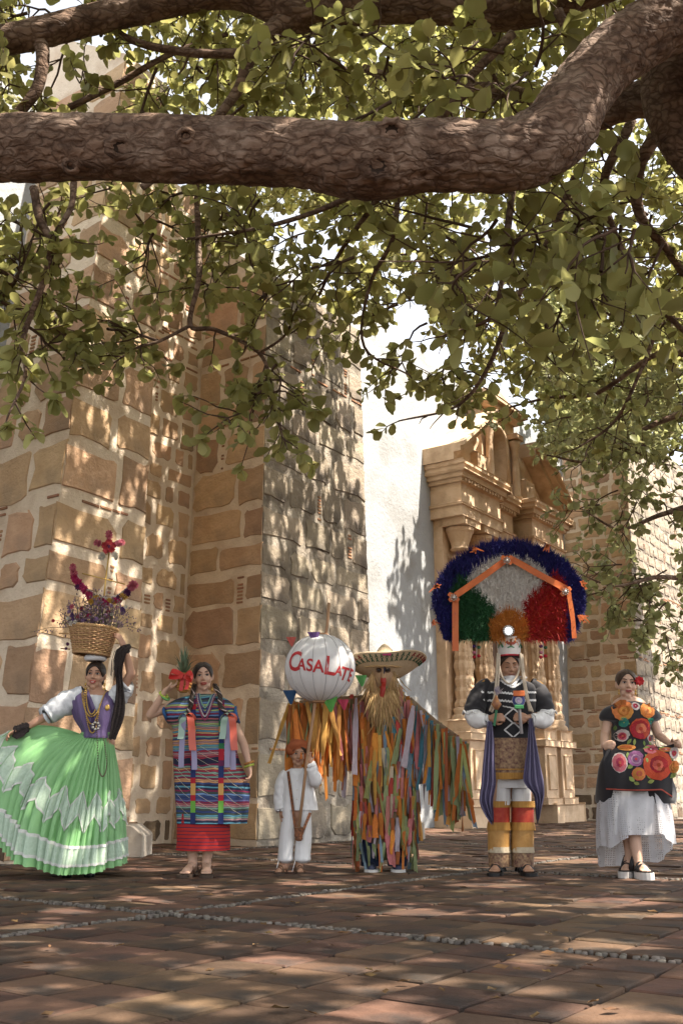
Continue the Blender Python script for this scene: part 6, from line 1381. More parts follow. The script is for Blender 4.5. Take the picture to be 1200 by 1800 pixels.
# shirt
sh = f.part('shirt', loft_px(f, densify([(1193, 882, 910, .07), (1198, 866, 926, .095), (1206, 850, 942, .115), (1225, 848, 946, .14), (1255, 852, 944, .15), (1285, 856, 938, .145), (1300, 857, 937, .14), (1306, 856, 938, .14)], 5), 80, lambda t, v: .015 * math.sin(t * 8 + v * 4), 2.1), m_black); BV = bvh_of(sh.data)
sleeve(f, [(W(862, 1203), .06), (W(849, 1212), .072), (W(840, 1228, -.02), .082), (W(834, 1246, -.04), .082), (W(835, 1258, -.06), .07), (W(836, 1256, -.06), .055)], m_black, bump=.12, seed=3)
sleeve(f, [(W(930, 1203), .06), (W(943, 1212), .072), (W(950, 1228, -.02), .082), (W(955, 1246, -.04), .082), (W(955, 1258, -.06), .07), (W(954, 1256, -.06), .055)], m_black, bump=.12, seed=5)
sleeve(f, [(W(831, 1254, -.05), .07), (W(835, 1264, -.10), .068), (W(846, 1266, -.16), .06), (W(856, 1265, -.19), .042), (W(853, 1265, -.185), .03)], m_whitec, 'cuff', .18, 14)
sleeve(f, [(W(959, 1254, -.05), .07), (W(956, 1264, -.10), .068), (W(945, 1266, -.16), .06), (W(934, 1265, -.19), .042), (W(937, 1265, -.185), .03)], m_whitec, 'cuff', .18, 15)
def dec(name, strips_, m, off=.006, par=sh):
    bm = bmesh.new()
    for pts, w_ in strips_: strip2d(bm, f, pts, w_)
    drape(bm, BV, off); return f.part(name, bm, m, False, par)
m_lacew = mat('white_lace', (.62, .61, .60), (.52, .51, .50), 60, .8, .5, 120)
sc2 = lambda pts, n_, amp: [(x, y + amp * abs(math.sin(i * 1.1))) for i, (x, y) in enumerate(seg(pts, n_))]
bm = bmesh.new(); grid_ = []
for j in range(7):
    t = j / 6; grid_.append([bm.verts.new(W(896 + (-17 + 34 * i / 12) * (1 - t * .8), 1192 + t * 17 - 2 * math.cos((i - 6) / 6))) for i in range(13)])
for j in range(6):
    for i in range(12): bm.faces.new((grid_[j][i], grid_[j][i + 1], grid_[j + 1][i + 1], grid_[j + 1][i]))
drape(bm, BV, .006); f.part('white_neck', bm, m_whitec, True, sh)
bm = bmesh.new(); lathe(bm, [(.07, 0), (.066, .03), (.06, .045)], (0, 0, 0), 24); o = obj('collar', mk(bm, True), m_whitec, sh, W(896, 1202, .0))
dec('lace_collar', [(sc2([(872, 1192), (882, 1202), (896, 1210)], 9, 2), 3.5), (sc2([(920, 1192), (910, 1202), (896, 1210)], 9, 2), 3.5)], m_lacew, .009)
for y, x0, x1 in ((1217, 842, 942), (1231, 846, 938)): dec('lace_row', [(sc2([(x0, y), (872, y + 1), (896, y + 4), (922, y + 1), (x1, y)], 14, 2.5), 3.2)], m_lacew)
dec('lace_row', [(sc2([(878, 1243), (896, 1247), (914, 1243)], 9, 1), 2.2)], m_lacew)
dia = lambda cy, h: [(896, cy - h), (911, cy), (896, cy + h), (881, cy), (896, cy - h)]
dec('cord_diamond', [(seg(dia(1261, 13), 8), 2.4)], m_lacew, .008); dec('cord_diamond', [(seg(dia(1285, 13), 8), 2.4)], m_lacew, .008)
for sg, x in ((-1, 832), (1, 958)):
    bm = bmesh.new(); c = W(x, 1256, -.06); tube(bm, [c + V3((.085 * math.cos(a), .085 * math.sin(a) - .01, .012 * math.sin(a * 6) + sg * .015 * math.cos(a))) for a in np.linspace(0, 6.29, 60)], .007, 5, False); f.part('sleeve_lace', bm, m_lacew)
    bm = bmesh.new(); box(bm, W(846 if sg < 0 else 946, 1201, .0), (.07, .08, .025), Matrix.Rotation(sg * .5, 3, 'Y'), .008); f.part('epaulette', bm, m_gfr)
bm = loft_px(f, densify([(1297, 857, 940, .16), (1330, 855, 941, .165), (1360, 858, 938, .165)], 4), 60, fo, 2.2)
bmesh.ops.delete(bm, geom=[v for v in bm.verts if v.co.y > f.Y - .02], context='VERTS'); f.part('waist_drape', bm, m_black)
bm = bmesh.new(); G = [[bm.verts.new(W(868 + 59 * i / 14, 1297 + 64 * j / 12, -.175 + .025 * ((i - 7) / 7) ** 2 + .004 * math.sin(i * 1.7))) for i in range(15)] for j in range(13)]
for j in range(12):
    for i in range(14): bm.faces.new((G[j][i], G[j][i + 1], G[j + 1][i + 1], G[j + 1][i]))
ap = f.part('apron', bm, m_brnb)
for y0, y1, m_, nm, o_ in ((1351, 1353.5, m_gfr, 'apron_trim', .006), (1358, 1370, m_gfr, 'apron_fringe', .004)):
    bm = bmesh.new(); n_ = 60; A = [[bm.verts.new(W(868 + 59 * i / n_, y, -.175 - o_ + .025 * ((i / n_ * 14 - 7) / 7) ** 2 - (.004 * math.sin(i * 2.4) if k else 0))) for i in range(n_ + 1)] for k, y in enumerate((y0, y1))]
    for i in range(n_): bm.faces.new((A[0][i], A[0][i + 1], A[1][i + 1], A[1][i]))
    f.part(nm, bm, m_, True, ap)
# purple silk scarves hanging from the hands
m_silk = mat('purple_silk', (.10, .085, .16), (.14, .12, .21), 4, .42, .3, 8, spec=.5, stretch=(5, 5, .5), transl=.1, dist=.02)
def scarf(rows, name, seed):
    bm = bmesh.new(); G = []; n_ = 16
    R_ = smooth_path([(a, b, c, d) for a, b, c, d in rows], 5)
    for j, (py, l, r, dy) in enumerate(R_):
        v = j / (len(R_) - 1); G.append([bm.verts.new(W(l + (r - l) * i / n_, py + 6 * v * math.sin(i * .5 + seed), dy + (.012 + .03 * v) * math.sin(i * 1.25 + seed + v * 2))) for i in range(n_ + 1)])
    for j in range(len(G) - 1):
        for i in range(n_): bm.faces.new((G[j][i], G[j][i + 1], G[j + 1][i + 1], G[j + 1][i]))
    s = empty(name, W((rows[0][1] + rows[0][2]) / 2, rows[-1][0], rows[-1][3])); return bm
for rows, sd, lab in (([(1268, 856, 864, -.22), (1300, 852, 868, -.22), (1340, 848, 869, -.23), (1375, 845, 871, -.23), (1405, 842, 866, -.23), (1428, 851, 867, -.23), (1446, 864, 867, -.23)], 1, 'purple silk scarf hanging from the hand that holds the rattle'),
                  ([(1262, 929, 935, -.21), (1300, 927, 941, -.22), (1350, 921, 950, -.23), (1376, 920, 955, -.23), (1400, 937, 956, -.23), (1425, 940, 951, -.23), (1445, 942, 947, -.23)], 4, 'purple silk scarf hanging from the hand that holds the round paddle')):
    bm = bmesh.new(); G = []; n_ = 16; R_ = smooth_path(rows, 5)
    for j, (py, l, r, dy) in enumerate(R_):
        v = j / (len(R_) - 1); G.append([bm.verts.new(W(l + (r - l) * i / n_, py + 5 * v * math.sin(i * .5 + sd), dy + (.012 + .03 * v) * math.sin(i * 1.25 + sd + v * 2))) for i in range(n_ + 1)])
    for j in range(len(G) - 1):
        for i in range(n_): bm.faces.new((G[j][i], G[j][i + 1], G[j + 1][i + 1], G[j + 1][i]))
    o = obj('scarf', mk(bm, True), m_silk); tag(o, lab, 'scarf', 'purple scarves of the feather dancer')
# rattle and paddle
rt = empty('rattle', W(870, 1262, -.24), 'small painted rattle with a feather tuft in the hand of the dancer', 'rattle'); bm = bmesh.new(); tube(bm, [W(868, 1276, -.245), W(872, 1248, -.245)], .010, 8); obj('handle', mk(bm), mat('green_handle', (.05, .16, .08)), rt)
bm = bmesh.new(); lathe(bm, [(.012, -.02), (.026, .0), (.040, .022), (.028, .04), (.012, .075), (.006, .09)], (0, 0, 0), 16); obj('gourd', mk(bm, True), mat('rattle_paint', (.42, .20, .07), (.16, .06, .05), 40, .5), rt, W(872, 1243, -.245))
bm = bmesh.new()
for k in range(36): 
    b = W(873, 1222, -.245); t = V3((rs_.gauss(0, .022), rs_.gauss(0, .015), rs_.uniform(.03, .075))); ribbon(bm, [b, b + t * .6, b + t], [.004, .008, .001], (1, .3, 0))
obj('feather_tuft', mk(bm), mat('tuft_feather', (.10, .09, .20), (.45, .38, .33), 40, .8), rt)['kind'] = 'stuff'
pd = empty('round_paddle', W(913, 1276, -.24), 'round painted paddle with orange bow held against the black shirt', 'paddle'); bm = bmesh.new(); tube(bm, [W(916, 1290, -.245), W(912, 1246, -.245)], .013, 8); obj('handle', mk(bm), mat('paddle_grey', (.24, .22, .22)), pd)
for r, m_, dy in ((12.5, mat('paddle_rim', (.35, .33, .36)), 0), (11, mat('paddle_blue', (.05, .06, .18)), -.008), (6.5, mat('paddle_pale', (.40, .38, .42)), -.014), (3.5, mat('paddle_core', (.25, .20, .30)), -.020)):
    bm = bmesh.new(); c = W(911, 1231, -.26 + dy); add_poly(bm, [[c + V3((math.cos(a) * r * .00422, y, math.sin(a) * r * .00422)) for a in np.linspace(0, 6.283, 9 if r > 12 else 25)[:-1]] for y in (0, .010)]); obj('paddle_disc', mk(bm), m_, pd)
for y0, y1, x0, x1, m_ in ((1214, 1224, 901, 922, mat('orange_satin', (.52, .13, .03), (.45, .10, .025), 6, .45)), (1239, 1246, 903, 920, mat('green_satin', (.05, .22, .08)))):
    bm = bmesh.new(); box(bm, (W(x0, y0, -.28) + W(x1, y1, -.28)) / 2, ((x1 - x0) * .00422, .012, (y1 - y0) * .00422), None, .004); obj('satin_bow', mk(bm), m_, pd)
# ---- headdress
hd = empty('feather_headdress', W(895, 1148, .0), 'huge fan headdress of blue, white, green, red and orange feathers', 'headdress')
m_or = MATS['orange_satin']; PXM = .00425
def feathers(name, m, pts, ln, wd, seed):
    """pts: list of (px, py, angle, depth); barbed plumes of thin quills"""
    r = np.random.default_rng(seed); V = []; Fq = []
    for (a, b, ang, dy) in pts:
        p = np.array(W(a, b, dy)); n_ = 9
        for k in range(n_):
            an = ang + r.normal(0, .85); d = np.array([math.cos(an), r.normal(-.35, .4), -math.sin(an) * -1]); L_ = ln * r.uniform(.5, 1.25); d = d / np.linalg.norm(d); s = np.cross(d, [0, 1, 0]); s = s / (np.linalg.norm(s) + 1e-6) * wd * r.uniform(.6, 1.3); q = p + r.normal(0, .006, 3); c = np.array([0, -.02 * r.random(), r.normal(0, .012)])
            i = len(V); V += [q - s * .3, q + s * .3, q + d * L_ * .55 + s + c, q + d * L_ * .55 - s + c, q + d * L_ + c * 2 + s * .08, q + d * L_ + c * 2 - s * .08]; Fq += [(i, i + 1, i + 2, i + 3), (i + 3, i + 2, i + 4, i + 5)]
    o = obj(name, mesh_np(np.array(V), np.array(Fq), False), m, hd); tag(o, kind='stuff')
HCX, HCY, HRX, HRY = 893.5, 1062, 126, 101
rr = random.Random(31)
def region(a, b):
    """which plume colour belongs at this spot of the fan"""
    dx, dy = a - HCX, b - HCY; e = math.hypot(dx / (HRX + 4), dy / (HRY + 4)) if dy < 0 else abs(dx) / (HRX + 4 - dy * .35)
    if b > 1122 or e > 1: return None
    if math.hypot(a - 893, b - 1108) < 31: return 'orange'
    # inner fan boundaries
    e2 = math.hypot(dx / 103, (dy) / 78) if dy < 0 else abs(dx) / 95
    if dx < 0 and (b > 1018 + (dx + 62) * -0.0) and e2 < 1 and (b - 1030) > (a - 818) * .95 - 8 and a < 870: return 'green'
    if dx > 0 and e2 < 1.02 and (b - 1030) > -(a - 972) * .95 - 18 and a > 917: return 'red'
    if math.hypot(dx / 85, (b - 1062) / 80) < 1 and b < 1085: return 'white'
    return 'blue'
P_ = {k: [] for k in ('blue', 'white', 'green', 'red', 'orange')}
for k in range(12000):
    a, b = rr.uniform(755, 1032), rr.uniform(952, 1124); c = region(a, b)
    if c is None: continue
    ang = math.atan2(-(b - 1115), a - 893)
    if c == 'white' and rr.random() < .2: continue
    P_[c].append((a, b, ang + rr.gauss(0, .15), -.02 - .05 * rr.random()))
fcol = dict(blue=mat('plume_blue', (.010, .012, .085), (.02, .015, .13), 12, .7, vary=.35), white=mat('plume_white', (.70, .67, .62), (.64, .60, .55), 12, .8, vary=.08), green=mat('plume_green', (.012, .055, .018), (.02, .09, .03), 12, .7, vary=.35), red=mat('plume_red', (.26, .010, .008), (.36, .02, .012), 12, .7, vary=.25), orange=mat('plume_orange', (.52, .20, .035), (.46, .15, .025), 12, .7, vary=.15))
for k, (c, pts) in enumerate(P_.items()): feathers(c + '_feathers', fcol[c], pts, .042 if c != 'white' else .032, .0024, 50 + k)
for c in P_:                                            # solid pads beneath the plumes
    bm = bmesh.new(); 
    for (a, b, ang, dy) in P_[c][::8]: ell(bm, W(a, b, .012), (.035, .02, .03), None, 7, 5)
    obj(c + '_pad', mk(bm), fcol[c], hd)['kind'] = 'stuff'
bm = bmesh.new(); add_poly(bm, [[W(893 + 118 * math.cos(a), min(1118, 1060 - 92 * math.sin(a)), dy) for a in np.linspace(0, 6.283, 41)[:-1]] for dy in (.03, .045)]); obj('backing_board', mk(bm), mat('backing_cloth', (.05, .05, .10)), hd)
rib = [(797, 1148), (797, 1100), (797, 1052), (840, 1022), (890, 986), (940, 1014), (992, 1042), (997, 1070), (1001, 1100), (1003, 1126)]
for a, b in ((0, 2), (2, 4), (4, 6), (6, 9)):
    bm = bmesh.new(); q = seg(rib[a:b + 1], 6); dl = 1
    for (w_) in (11 if a < 6 else 8,): strip2d(bm, f, q, w_)
    for i, v in enumerate(bm.verts): v.co.y = f.Y - .12 - .004 * math.sin(i * .7)
    obj('orange_ribbon', mk(bm, True), m_or, hd)
for x, y in ((797, 1050), (890, 985), (993, 1040)):
    b_ = None
    for dx, dy in ((-10, -7), (10, -7), (-9, 7), (9, 7)):
        bm = bmesh.new(); p0 = W(x, y, -.14); ribbon(bm, [p0, p0 + V3((dx * .002, -.014, -dy * .002)), p0 + V3((dx * PXM, -.008, -dy * PXM))], [.012, .04, .03]); q = obj('bow_loop', mk(bm, True), m_or, hd)
    bm = bmesh.new()
    for k in range(9): ell(bm, W(x + 5 * math.cos(k * .8), y + 5 * math.sin(k * .8), -.155), (.007, .005, .007), None, 6, 4)
    ell(bm, W(x, y, -.155), (.014, .008, .014)); obj('bow_jewel', mk(bm), m_silver, hd)
for x, y in ((832, 965), (960, 962), (766, 1030), (1022, 1026), (763, 1094), (1020, 1086)):
    bm = bmesh.new()
    for k in range(6): p0 = W(x, y, -.10); ribbon(bm, [p0, p0 + V3((rr.gauss(0, .02), -.02, rr.gauss(-.005, .015))), p0 + V3((rr.gauss(0, .035), -.02, rr.uniform(-.06, .02)))], [.01, .018, .006])
    obj('orange_tassel', mk(bm), m_or, hd)['kind'] = 'stuff'
for x in (837, 954):
    for k, (dy, c) in enumerate(((0, 'orange'), (9, 'violet'), (11, 'green'), (20, 'pink'), (26, 'red'), (28, 'red'))):
        bm = bmesh.new(); ell(bm, W(x + (-4 if k % 2 else 4), 1127 + dy, -.03), (.016, .016, .014), None, 10, 7); obj('pompom', mk(bm, True), mat('pompom_' + c, dict(orange=(.5, .18, .06), violet=(.08, .03, .12), green=(.03, .12, .06), pink=(.42, .14, .18), red=(.36, .015, .03))[c], None, 40, .9, .6, 120), hd)
    pline([W(x, 1112, -.02), W(x, 1156, -.03)], .003, m_lacew, 'pompom_cord', hd)
# hat band with emblem, mirror, chin strap and cords
bm = bmesh.new(); rings = []
for t in np.linspace(0, 1, 5): rings.append([W(894, 1154 - 32 * t, .02) + V3(((.088 + .012 * t) * math.cos(a), (.105 + .01 * t) * math.sin(a), 0)) for a in np.linspace(0, 6.283, 41)[:-1]])
add_poly(bm, rings, True, False, False); hb_ = obj('hat_band', mk(bm, True), mat('white_felt', (.62, .59, .55)), hd); BVH_ = bvh_of(hb_.data)
bm = bmesh.new(); tube(bm, [W(894, 1154, .02) + V3((.092 * math.cos(a), .108 * math.sin(a), 0)) for a in np.linspace(0, 6.29, 41)], .008, 6, False); obj('red_band', mk(bm), mat('red_braid', (.34, .03, .04)), hd)
def emb(pts, w_, m, nm):
    bm = bmesh.new(); strip2d(bm, f, seg(pts, 5), w_); drape(bm, BVH_, .004); obj(nm, mk(bm), m, hb_)
eg = mat('emblem_green', (.06, .20, .10)); er = mat('emblem_red', (.30, .07, .05)); eb = mat('emblem_brown', (.16, .07, .03))
emb([(886, 1130), (890, 1134), (894, 1133), (898, 1134), (903, 1130)], 4.5, er, 'eagle_wing'); emb([(894, 1126), (894, 1138)], 4, eb, 'eagle_body'); emb([(888, 1141), (894, 1139), (900, 1141)], 2.2, eg, 'laurel'); emb([(874, 1140), (877, 1130), (881, 1140)], 2.4, eg, 'green_sprig'); emb([(909, 1140), (914, 1132), (915, 1140)], 2.2, eg, 'green_sprig')
bm = bmesh.new(); c = W(893, 1109, -.135)
for k in range(14): ell(bm, c + V3((.038 * math.cos(k * .449), 0, .038 * math.sin(k * .449))), (.010, .008, .010), None, 8, 5)
obj('mirror_frame', mk(bm, True), m_silver, hd)['kind'] = 'stuff'
bm = bmesh.new(); add_poly(bm, [[c + V3((math.cos(a) * r, y, math.sin(a) * r)) for a in np.linspace(0, 6.283, 25)[:-1]] for r, y in ((.031, .0), (.031, -.006))]); obj('mirror', mk(bm), mat('mirror_glass', (.8, .8, .8), None, 3, .05, metal=1.0), hd)
m_cord = mat('cream_cord', (.48, .40, .31), (.40, .33, .25), 40, .85, .5, 100)
bm = bmesh.new(); tube(bm, smooth_path([tuple(W(a, b, dy)) for a, b, dy in ((876, 1150, -.06), (877, 1172, -.085), (883, 1192, -.11), (894, 1202, -.12), (906, 1192, -.11), (913, 1172, -.085), (914, 1150, -.06))], 6), .0085, 8); obj('chin_strap', mk(bm, True), m_cord, hd)
for pts in ([(874, 1148), (872, 1185), (868, 1225), (860, 1250)], [(877, 1150), (876, 1185), (872, 1225), (864, 1252)], [(914, 1148), (918, 1185), (924, 1225), (932, 1250)], [(917, 1150), (921, 1190), (928, 1230), (936, 1252)], [(915, 1150), (920, 1188), (926, 1228), (930, 1250)]):
    bm = bmesh.new(); tube(bm, smooth_path([tuple(W(a, b, -.07 - .0011 * (b - 1148))) for a, b in pts], 6), .009, 7); obj('hanging_cord', mk(bm, True), m_cord, hd)
# ------------------------------------------------------------ woman in embroidered black dress
f = Fig('person', 1112, 1542, 'woman in black flower-embroidered dress lifting her skirt over white lace'); W = f.W
HC = W(1100, 1203); HH = .225; HR = rotm(-4, 2, 3)
bm = bmesh.new(); head(bm, HC, HH, HR); cap(bm, W(1101, 1220), .044, W(1104, 1240), .05)
for y, rx, ry in ((1248, .15, .085), (1272, .14, .098), (1300, .12, .09), (1335, .15, .1), (1365, .16, .105)): ell(bm, W(1106, y), (rx, ry, .11))
rw = W(1060, 1313, -.17); arm(bm, W(1072, 1250), W(1062, 1292, -.02), rw, .88); hand(bm, rw, (.25, -.8, .15), (.9, .2, -.3), 1, .9, .92, thumb=.8)
lw = W(1179, 1309, -.15); arm(bm, W(1140, 1250), W(1156, 1292, -.02), lw, .88); hand(bm, lw, (.5, -.75, .1), (-.9, .0, -.4), -1, .9, .92, thumb=.8)
cap(bm, W(1098, 1400), .08, W(1104, 1462, -.02), .055); cap(bm, W(1104, 1462, -.02), .054, W(1106, 1512, .02), .031); cap(bm, W(1116, 1400), .08, W(1112, 1462, -.06), .056); cap(bm, W(1112, 1462, -.06), .054, W(1122, 1518, -.12), .032)
gs = ((1104, .06, -22, .045), (1121, -.10, 8, .05))
for x, y, a, l in gs: foot(bm, f.G(x, y), a, .95, l)
f.part('body', remesh(bm, post=socket(HC, HH, HR)), sk_b); face(f, HC, HH, HR, mat('rose_lips', (.30, .08, .075))); hair_cap(f, HC, HH, HR, m_hair_b, .078, -.03, -.06, wave=.02)
bm = bmesh.new(); ell(bm, HC + V3((.01, .10, .02)), (.055, .05, .055)); f.part('hair_bun', bm, m_hair_b)
for x, y, a, l in gs:
    g = f.G(x, y); s = sole(f, g + V3((0, .02, 0)), a, .265, .10, l, mat('platform_white', (.58, .55, .52)), 0, 'platform_sole'); sole(f, g + V3((0, .02, 0)), a, .255, .095, .008, m_blk_l, l + .001, 'insole', s); R = Matrix.Rotation(math.radians(a), 3, 'Z'); bm = bmesh.new()
    for y_, h in ((-.09, .05), (-.055, .062), (.0, .10), (.03, .11)): tube(bm, [g + R @ V3((q * .05, y_, l + h * (1 - q * q))) for q in np.linspace(-1, 1, 9)], .012, 6)
    f.part('sandal_strap', bm, m_blk_l, parent=s)
fo = lambda t, v: .012 * math.sin(t * 8 + v * 4)
bm = loft_px(f, densify([(1234, 1088, 1122, .075), (1238, 1076, 1136, .10), (1246, 1060, 1150, .125), (1258, 1053, 1160, .135), (1266, 1056, 1157, .135), (1272, 1072, 1144, .135), (1290, 1075, 1140, .135), (1312, 1074, 1142, .135), (1325, 1072, 1146, .14)], 5), 84, fo, 2.2); bl = f.part('huipil_blouse', bm, m_black); BV = bvh_of(bl.data)
fl = {k: mat('thread_' + k, c, tuple(v * .7 for v in c), 26, .8, .5, 90, vary=.28) for k, c in dict(orange=(.50, .19, .045), dorange=(.40, .11, .02), red=(.46, .05, .025), dred=(.30, .02, .015), coral=(.52, .12, .07), pink=(.46, .12, .14), white=(.56, .48, .44), violet=(.27, .10, .22), lilac=(.42, .26, .36), green=(.16, .24, .06), lime=(.26, .32, .09), teal=(.03, .20, .15), crimson=(.36, .03, .06)).items()}
O3 = [fl['orange'], fl['dorange'], fl['orange'], fl['dorange']]; R3 = [fl['red'], fl['dred'], fl['coral'], fl['dred']]; P3 = [fl['white'], fl['pink'], fl['crimson'], fl['coral']]; V3_ = [fl['violet'], fl['lilac'], fl['violet'], fl['crimson']]
petal_flower(f, BV, 1087, 1251, 16.5, 6, O3, rot=.2); petal_flower(f, BV, 1129, 1251, 16, 6, O3, rot=.5); petal_flower(f, BV, 1116, 1283, 23, 6, R3, rot=.1, sy=.92, off=.008)
petal_flower(f, BV, 1086, 1295, 11, 6, P3, rot=.4); petal_flower(f, BV, 1136, 1299, 7, 6, P3, rot=.1); petal_flower(f, BV, 1108, 1243, 7, 5, [fl['white'], fl['crimson'], fl['white']], layers=2)
petal_flower(f, BV, 1088, 1272, 7, 5, [fl['teal'], fl['teal'], fl['lime']], layers=2); petal_flower(f, BV, 1136, 1270, 6, 5, [fl['teal'], fl['teal'], fl['lime']], layers=2)
for x, y, l, a in ((1092, 1262, 14, 2.6), (1128, 1263, 14, .6), (1100, 1300, 12, 2.2), (1132, 1302, 12, .8), (1098, 1275, 10, 3.6), (1106, 1300, 12, 1.7), (1122, 1303, 10, 1.4), (1077, 1285, 9, -1.6)): leaf2d(f, BV, x, y, l, a, fl['lime' if l > 11 else 'green'])
# skirt panel lifted between the hands
def panel_pt(u, v):
    """u across, v down; a shallow sack of cloth held up at both hands"""
    l = 1058 + 2 * v + (4 * v); r = 1184 - 4 * v; top = 1309 + 9 * math.sin(math.pi * u) ** .8 + (0 if u < .5 else -2); bot = 1389 + 2 * math.sin(math.pi * u) + (14 * max(0, u - .84) / .16) - 0
    return W(l + (r - l) * u, top + (bot - top) * v, -.19 - .055 * math.sin(math.pi * u) - .03 * math.sin(math.pi * v) + .010 * math.sin(u * 19 + v * 2) * (.3 + v))
bm = bmesh.new(); nu_, nv_ = 60, 24; G = [[bm.verts.new(panel_pt(i / nu_, j / nv_)) for i in range(nu_ + 1)] for j in range(nv_ + 1)]
for j in range(nv_):
    for i in range(nu_): bm.faces.new((G[j][i], G[j][i + 1], G[j + 1][i + 1], G[j + 1][i]))
pn = f.part('lifted_skirt', bm, m_black); BV = bvh_of(pn.data)
f.part('skirt_back', loft_px(f, densify([(1320, 1066, 1150, .13, .02), (1345, 1055, 1168, .16, .03), (1380, 1051, 1186, .19, .04), (1402, 1050, 1190, .2, .05), (1412, 1052, 1188, .2, .06)], 4), 60, fo, 2.2), m_black)
bm = bmesh.new(); n_ = 40; A = [[bm.verts.new(panel_pt(i / n_, v) + V3((0, -.008, 0))) for i in range(n_ + 1)] for v in (.955, .985)]
for i in range(n_): bm.faces.new((A[0][i], A[0][i + 1], A[1][i + 1], A[1][i]))
f.part('hem_line', bm, fl['coral'], True, pn)
petal_flower(f, BV, 1138, 1346, 24, 6, R3, rot=.3, sy=.95); petal_flower(f, BV, 1072, 1342, 15, 5, P3, rot=.3, sy=1.35); petal_flower(f, BV, 1099, 1336, 13, 5, V3_, rot=.1); petal_flower(f, BV, 1103, 1361, 13, 5, [fl['coral'], fl['orange'], fl['coral'], fl['dorange']], rot=.5)
petal_flower(f, BV, 1167, 1350, 10, 6, O3, sy=1.2); petal_flower(f, BV, 1168, 1326, 8, 6, P3, sy=1.2); petal_flower(f, BV, 1126, 1319, 11, 5, [fl['pink'], fl['crimson'], fl['white']], sy=.6, layers=2); petal_flower(f, BV, 1084, 1316, 17, 6, O3, sy=.35, layers=2); petal_flower(f, BV, 1153, 1319, 14, 6, [fl['orange'], fl['coral'], fl['white']], sy=.32, layers=2)
for x, y, l, a in ((1112, 1318, 14, 0), (1140, 1318, 16, .1), (1115, 1328, 14, .9), (1086, 1324, 12, 1.4), (1085, 1352, 12, -.6), (1088, 1366, 12, .8), (1117, 1364, 14, .2), (1120, 1376, 12, -.3), (1160, 1368, 14, -.6), (1166, 1330, 12, 2.2), (1118, 1342, 10, -1.4), (1095, 1376, 10, .3)): leaf2d(f, BV, x, y, l, a, fl['lime'], wd=.6)
# white lace underskirt: knee length in front, long at the back
def lace_mat(name, c, sc_, transl=.25, alpha=.0):
    m = mat(name, c, None, 9, .85, .2, 40, transl=transl); n = m.node_tree; N = n.nodes; L = n.links; out = N['Material Output']; src = out.inputs[0].links[0].from_socket
    tc = N.new('ShaderNodeTexCoord'); mp = N.new('ShaderNodeMapping'); mp.inputs['Scale'].default_value = (1, .15, 1); vo = N.new('ShaderNodeTexVoronoi'); vo.inputs['Scale'].default_value = sc_; vo.inputs['Randomness'].default_value = .15; L.new(tc.outputs['Object'], mp.inputs[0]); L.new(mp.outputs[0], vo.inputs['Vector'])
    lt = N.new('ShaderNodeMath'); lt.operation = 'LESS_THAN'; lt.inputs[1].default_value = .30; L.new(vo.outputs['Distance'], lt.inputs[0]); mu = N.new('ShaderNodeMath'); mu.operation = 'MULTIPLY'; mu.inputs[1].default_value = alpha; L.new(lt.outputs[0], mu.inputs[0])
    tr = N.new('ShaderNodeBsdfTransparent'); mx = N.new('ShaderNodeMixShader'); L.new(mu.outputs[0], mx.inputs[0]); L.new(src, mx.inputs[1]); L.new(tr.outputs[0], mx.inputs[2]); L.new(mx.outputs[0], out.inputs[0]); return m
m_l1 = lace_mat('cotton_lace', (.66, .65, .66), 62, .2, .55); m_l2 = lace_mat('sheer_lace', (.60, .59, .61), 75, .35, .75)
fp = lambda t, v: (.035 * math.sin(t * 13 + 1) + .02 * math.sin(t * 23)) * (.3 + v)
bm = loft_px(f, densify([(1375, 1062, 1160, .15), (1400, 1060, 1158, .165), (1430, 1059, 1156, .175), (1455, 1060, 1154, .18), (1466, 1061, 1153, .18)], 5), 96, fp, 2.2); f.part('lace_underskirt', bm, m_l1)
bm = bmesh.new(); G = []; n_ = 90; rows_ = 16                # sheer long skirt, open in front
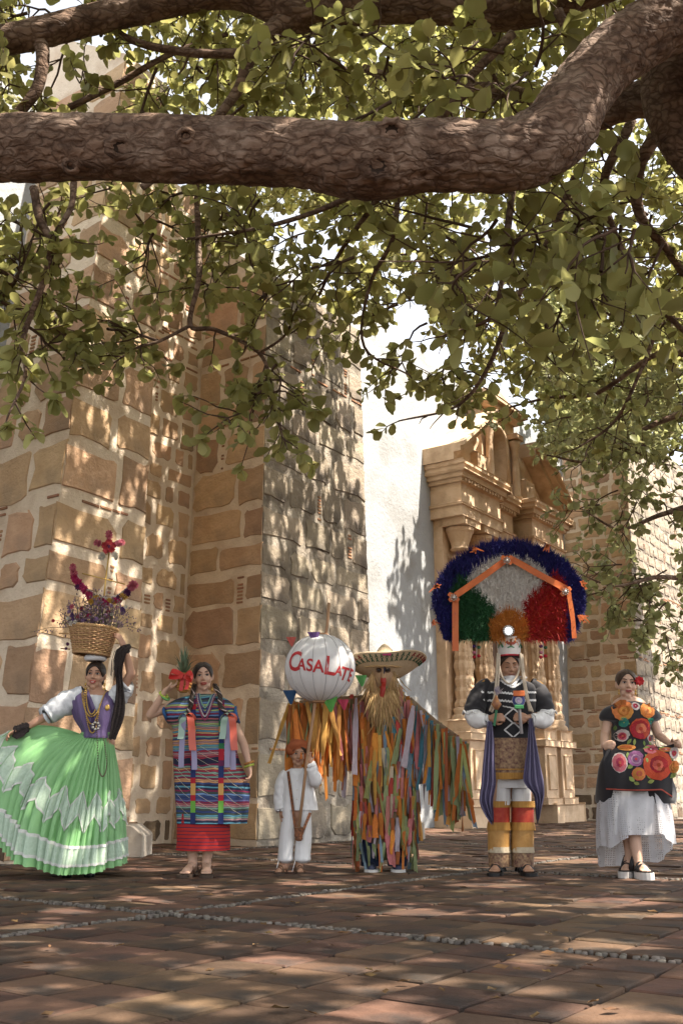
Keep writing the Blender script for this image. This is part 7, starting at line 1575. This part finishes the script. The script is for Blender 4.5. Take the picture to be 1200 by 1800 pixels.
for j in range(rows_ + 1):
    v = j / rows_; ring = []
    for i in range(n_ + 1):
        t = math.radians(-66 + 312 * i / n_); a = t                       # from front right round the back to front left
        c, s = math.cos(a), math.sin(a); left = c < 0
        hx = (.25 + .13 * v) if not left else (.24 + .10 * v); zb = 1404; fall = 1527 - 62 * max(0, -s) ** 1.0 * 1.0 - (0 if left else 8) - 46 * (1 - min(1, abs(s) * 1.4 + .15)) * (.9 if not left else 1.1)
        sc_ = 1 - .42 * v * (1 if s < 0.2 else 1) * (.75 if left else .55)
        k = 1 + .05 * math.sin(i * .95) * v; py = 1392 + (fall - 1392) * v; p = W(1114, py, .02); ring.append(bm.verts.new(V3((p.x + c * hx * k * sc_ * (1.1 if left else 1.0), f.Y + .04 + s * (.20 + .06 * v) * k, p.z))))
    G.append(ring)
for j in range(rows_):
    for i in range(n_): bm.faces.new((G[j][i], G[j][i + 1], G[j + 1][i + 1], G[j + 1][i]))
f.part('sheer_overskirt', bm, m_l2)
# flower in the hair, earrings
hf = empty('hair_flower', W(1123, 1197, -.06), 'red artificial flower worn behind the ear of the woman', 'flower'); m_hf = mat('hair_flower_red', (.38, .012, .018), (.46, .03, .03), 20, .7)
for l in range(3):
    for k in range(8):
        a = k * .785 + l * .4; r = .040 * (1 - .28 * l); c = W(1123, 1197, -.07 - .012 * l); bm = bmesh.new(); d = V3((math.cos(a), 0, math.sin(a))); s = V3((-math.sin(a), 0, math.cos(a)))
        vs = [bm.verts.new(c), bm.verts.new(c + d * r * .6 + s * r * .42 + V3((0, -.008, 0))), bm.verts.new(c + d * r + V3((0, .004 if l == 0 else -.012, 0))), bm.verts.new(c + d * r * .6 - s * r * .42 + V3((0, -.008, 0)))]; bm.faces.new(vs); obj('petal', mk(bm), m_hf, hf)
for x in (1087, 1116):
    bm = bmesh.new(); ell(bm, W(x, 1214, -.03), (.006, .006, .012)); ell(bm, W(x, 1219, -.03), (.008, .006, .010)); f.part('earring', bm, m_gold)
# ------------------------------------------------------------ link everything
for o in PENDING: COL.objects.link(o)
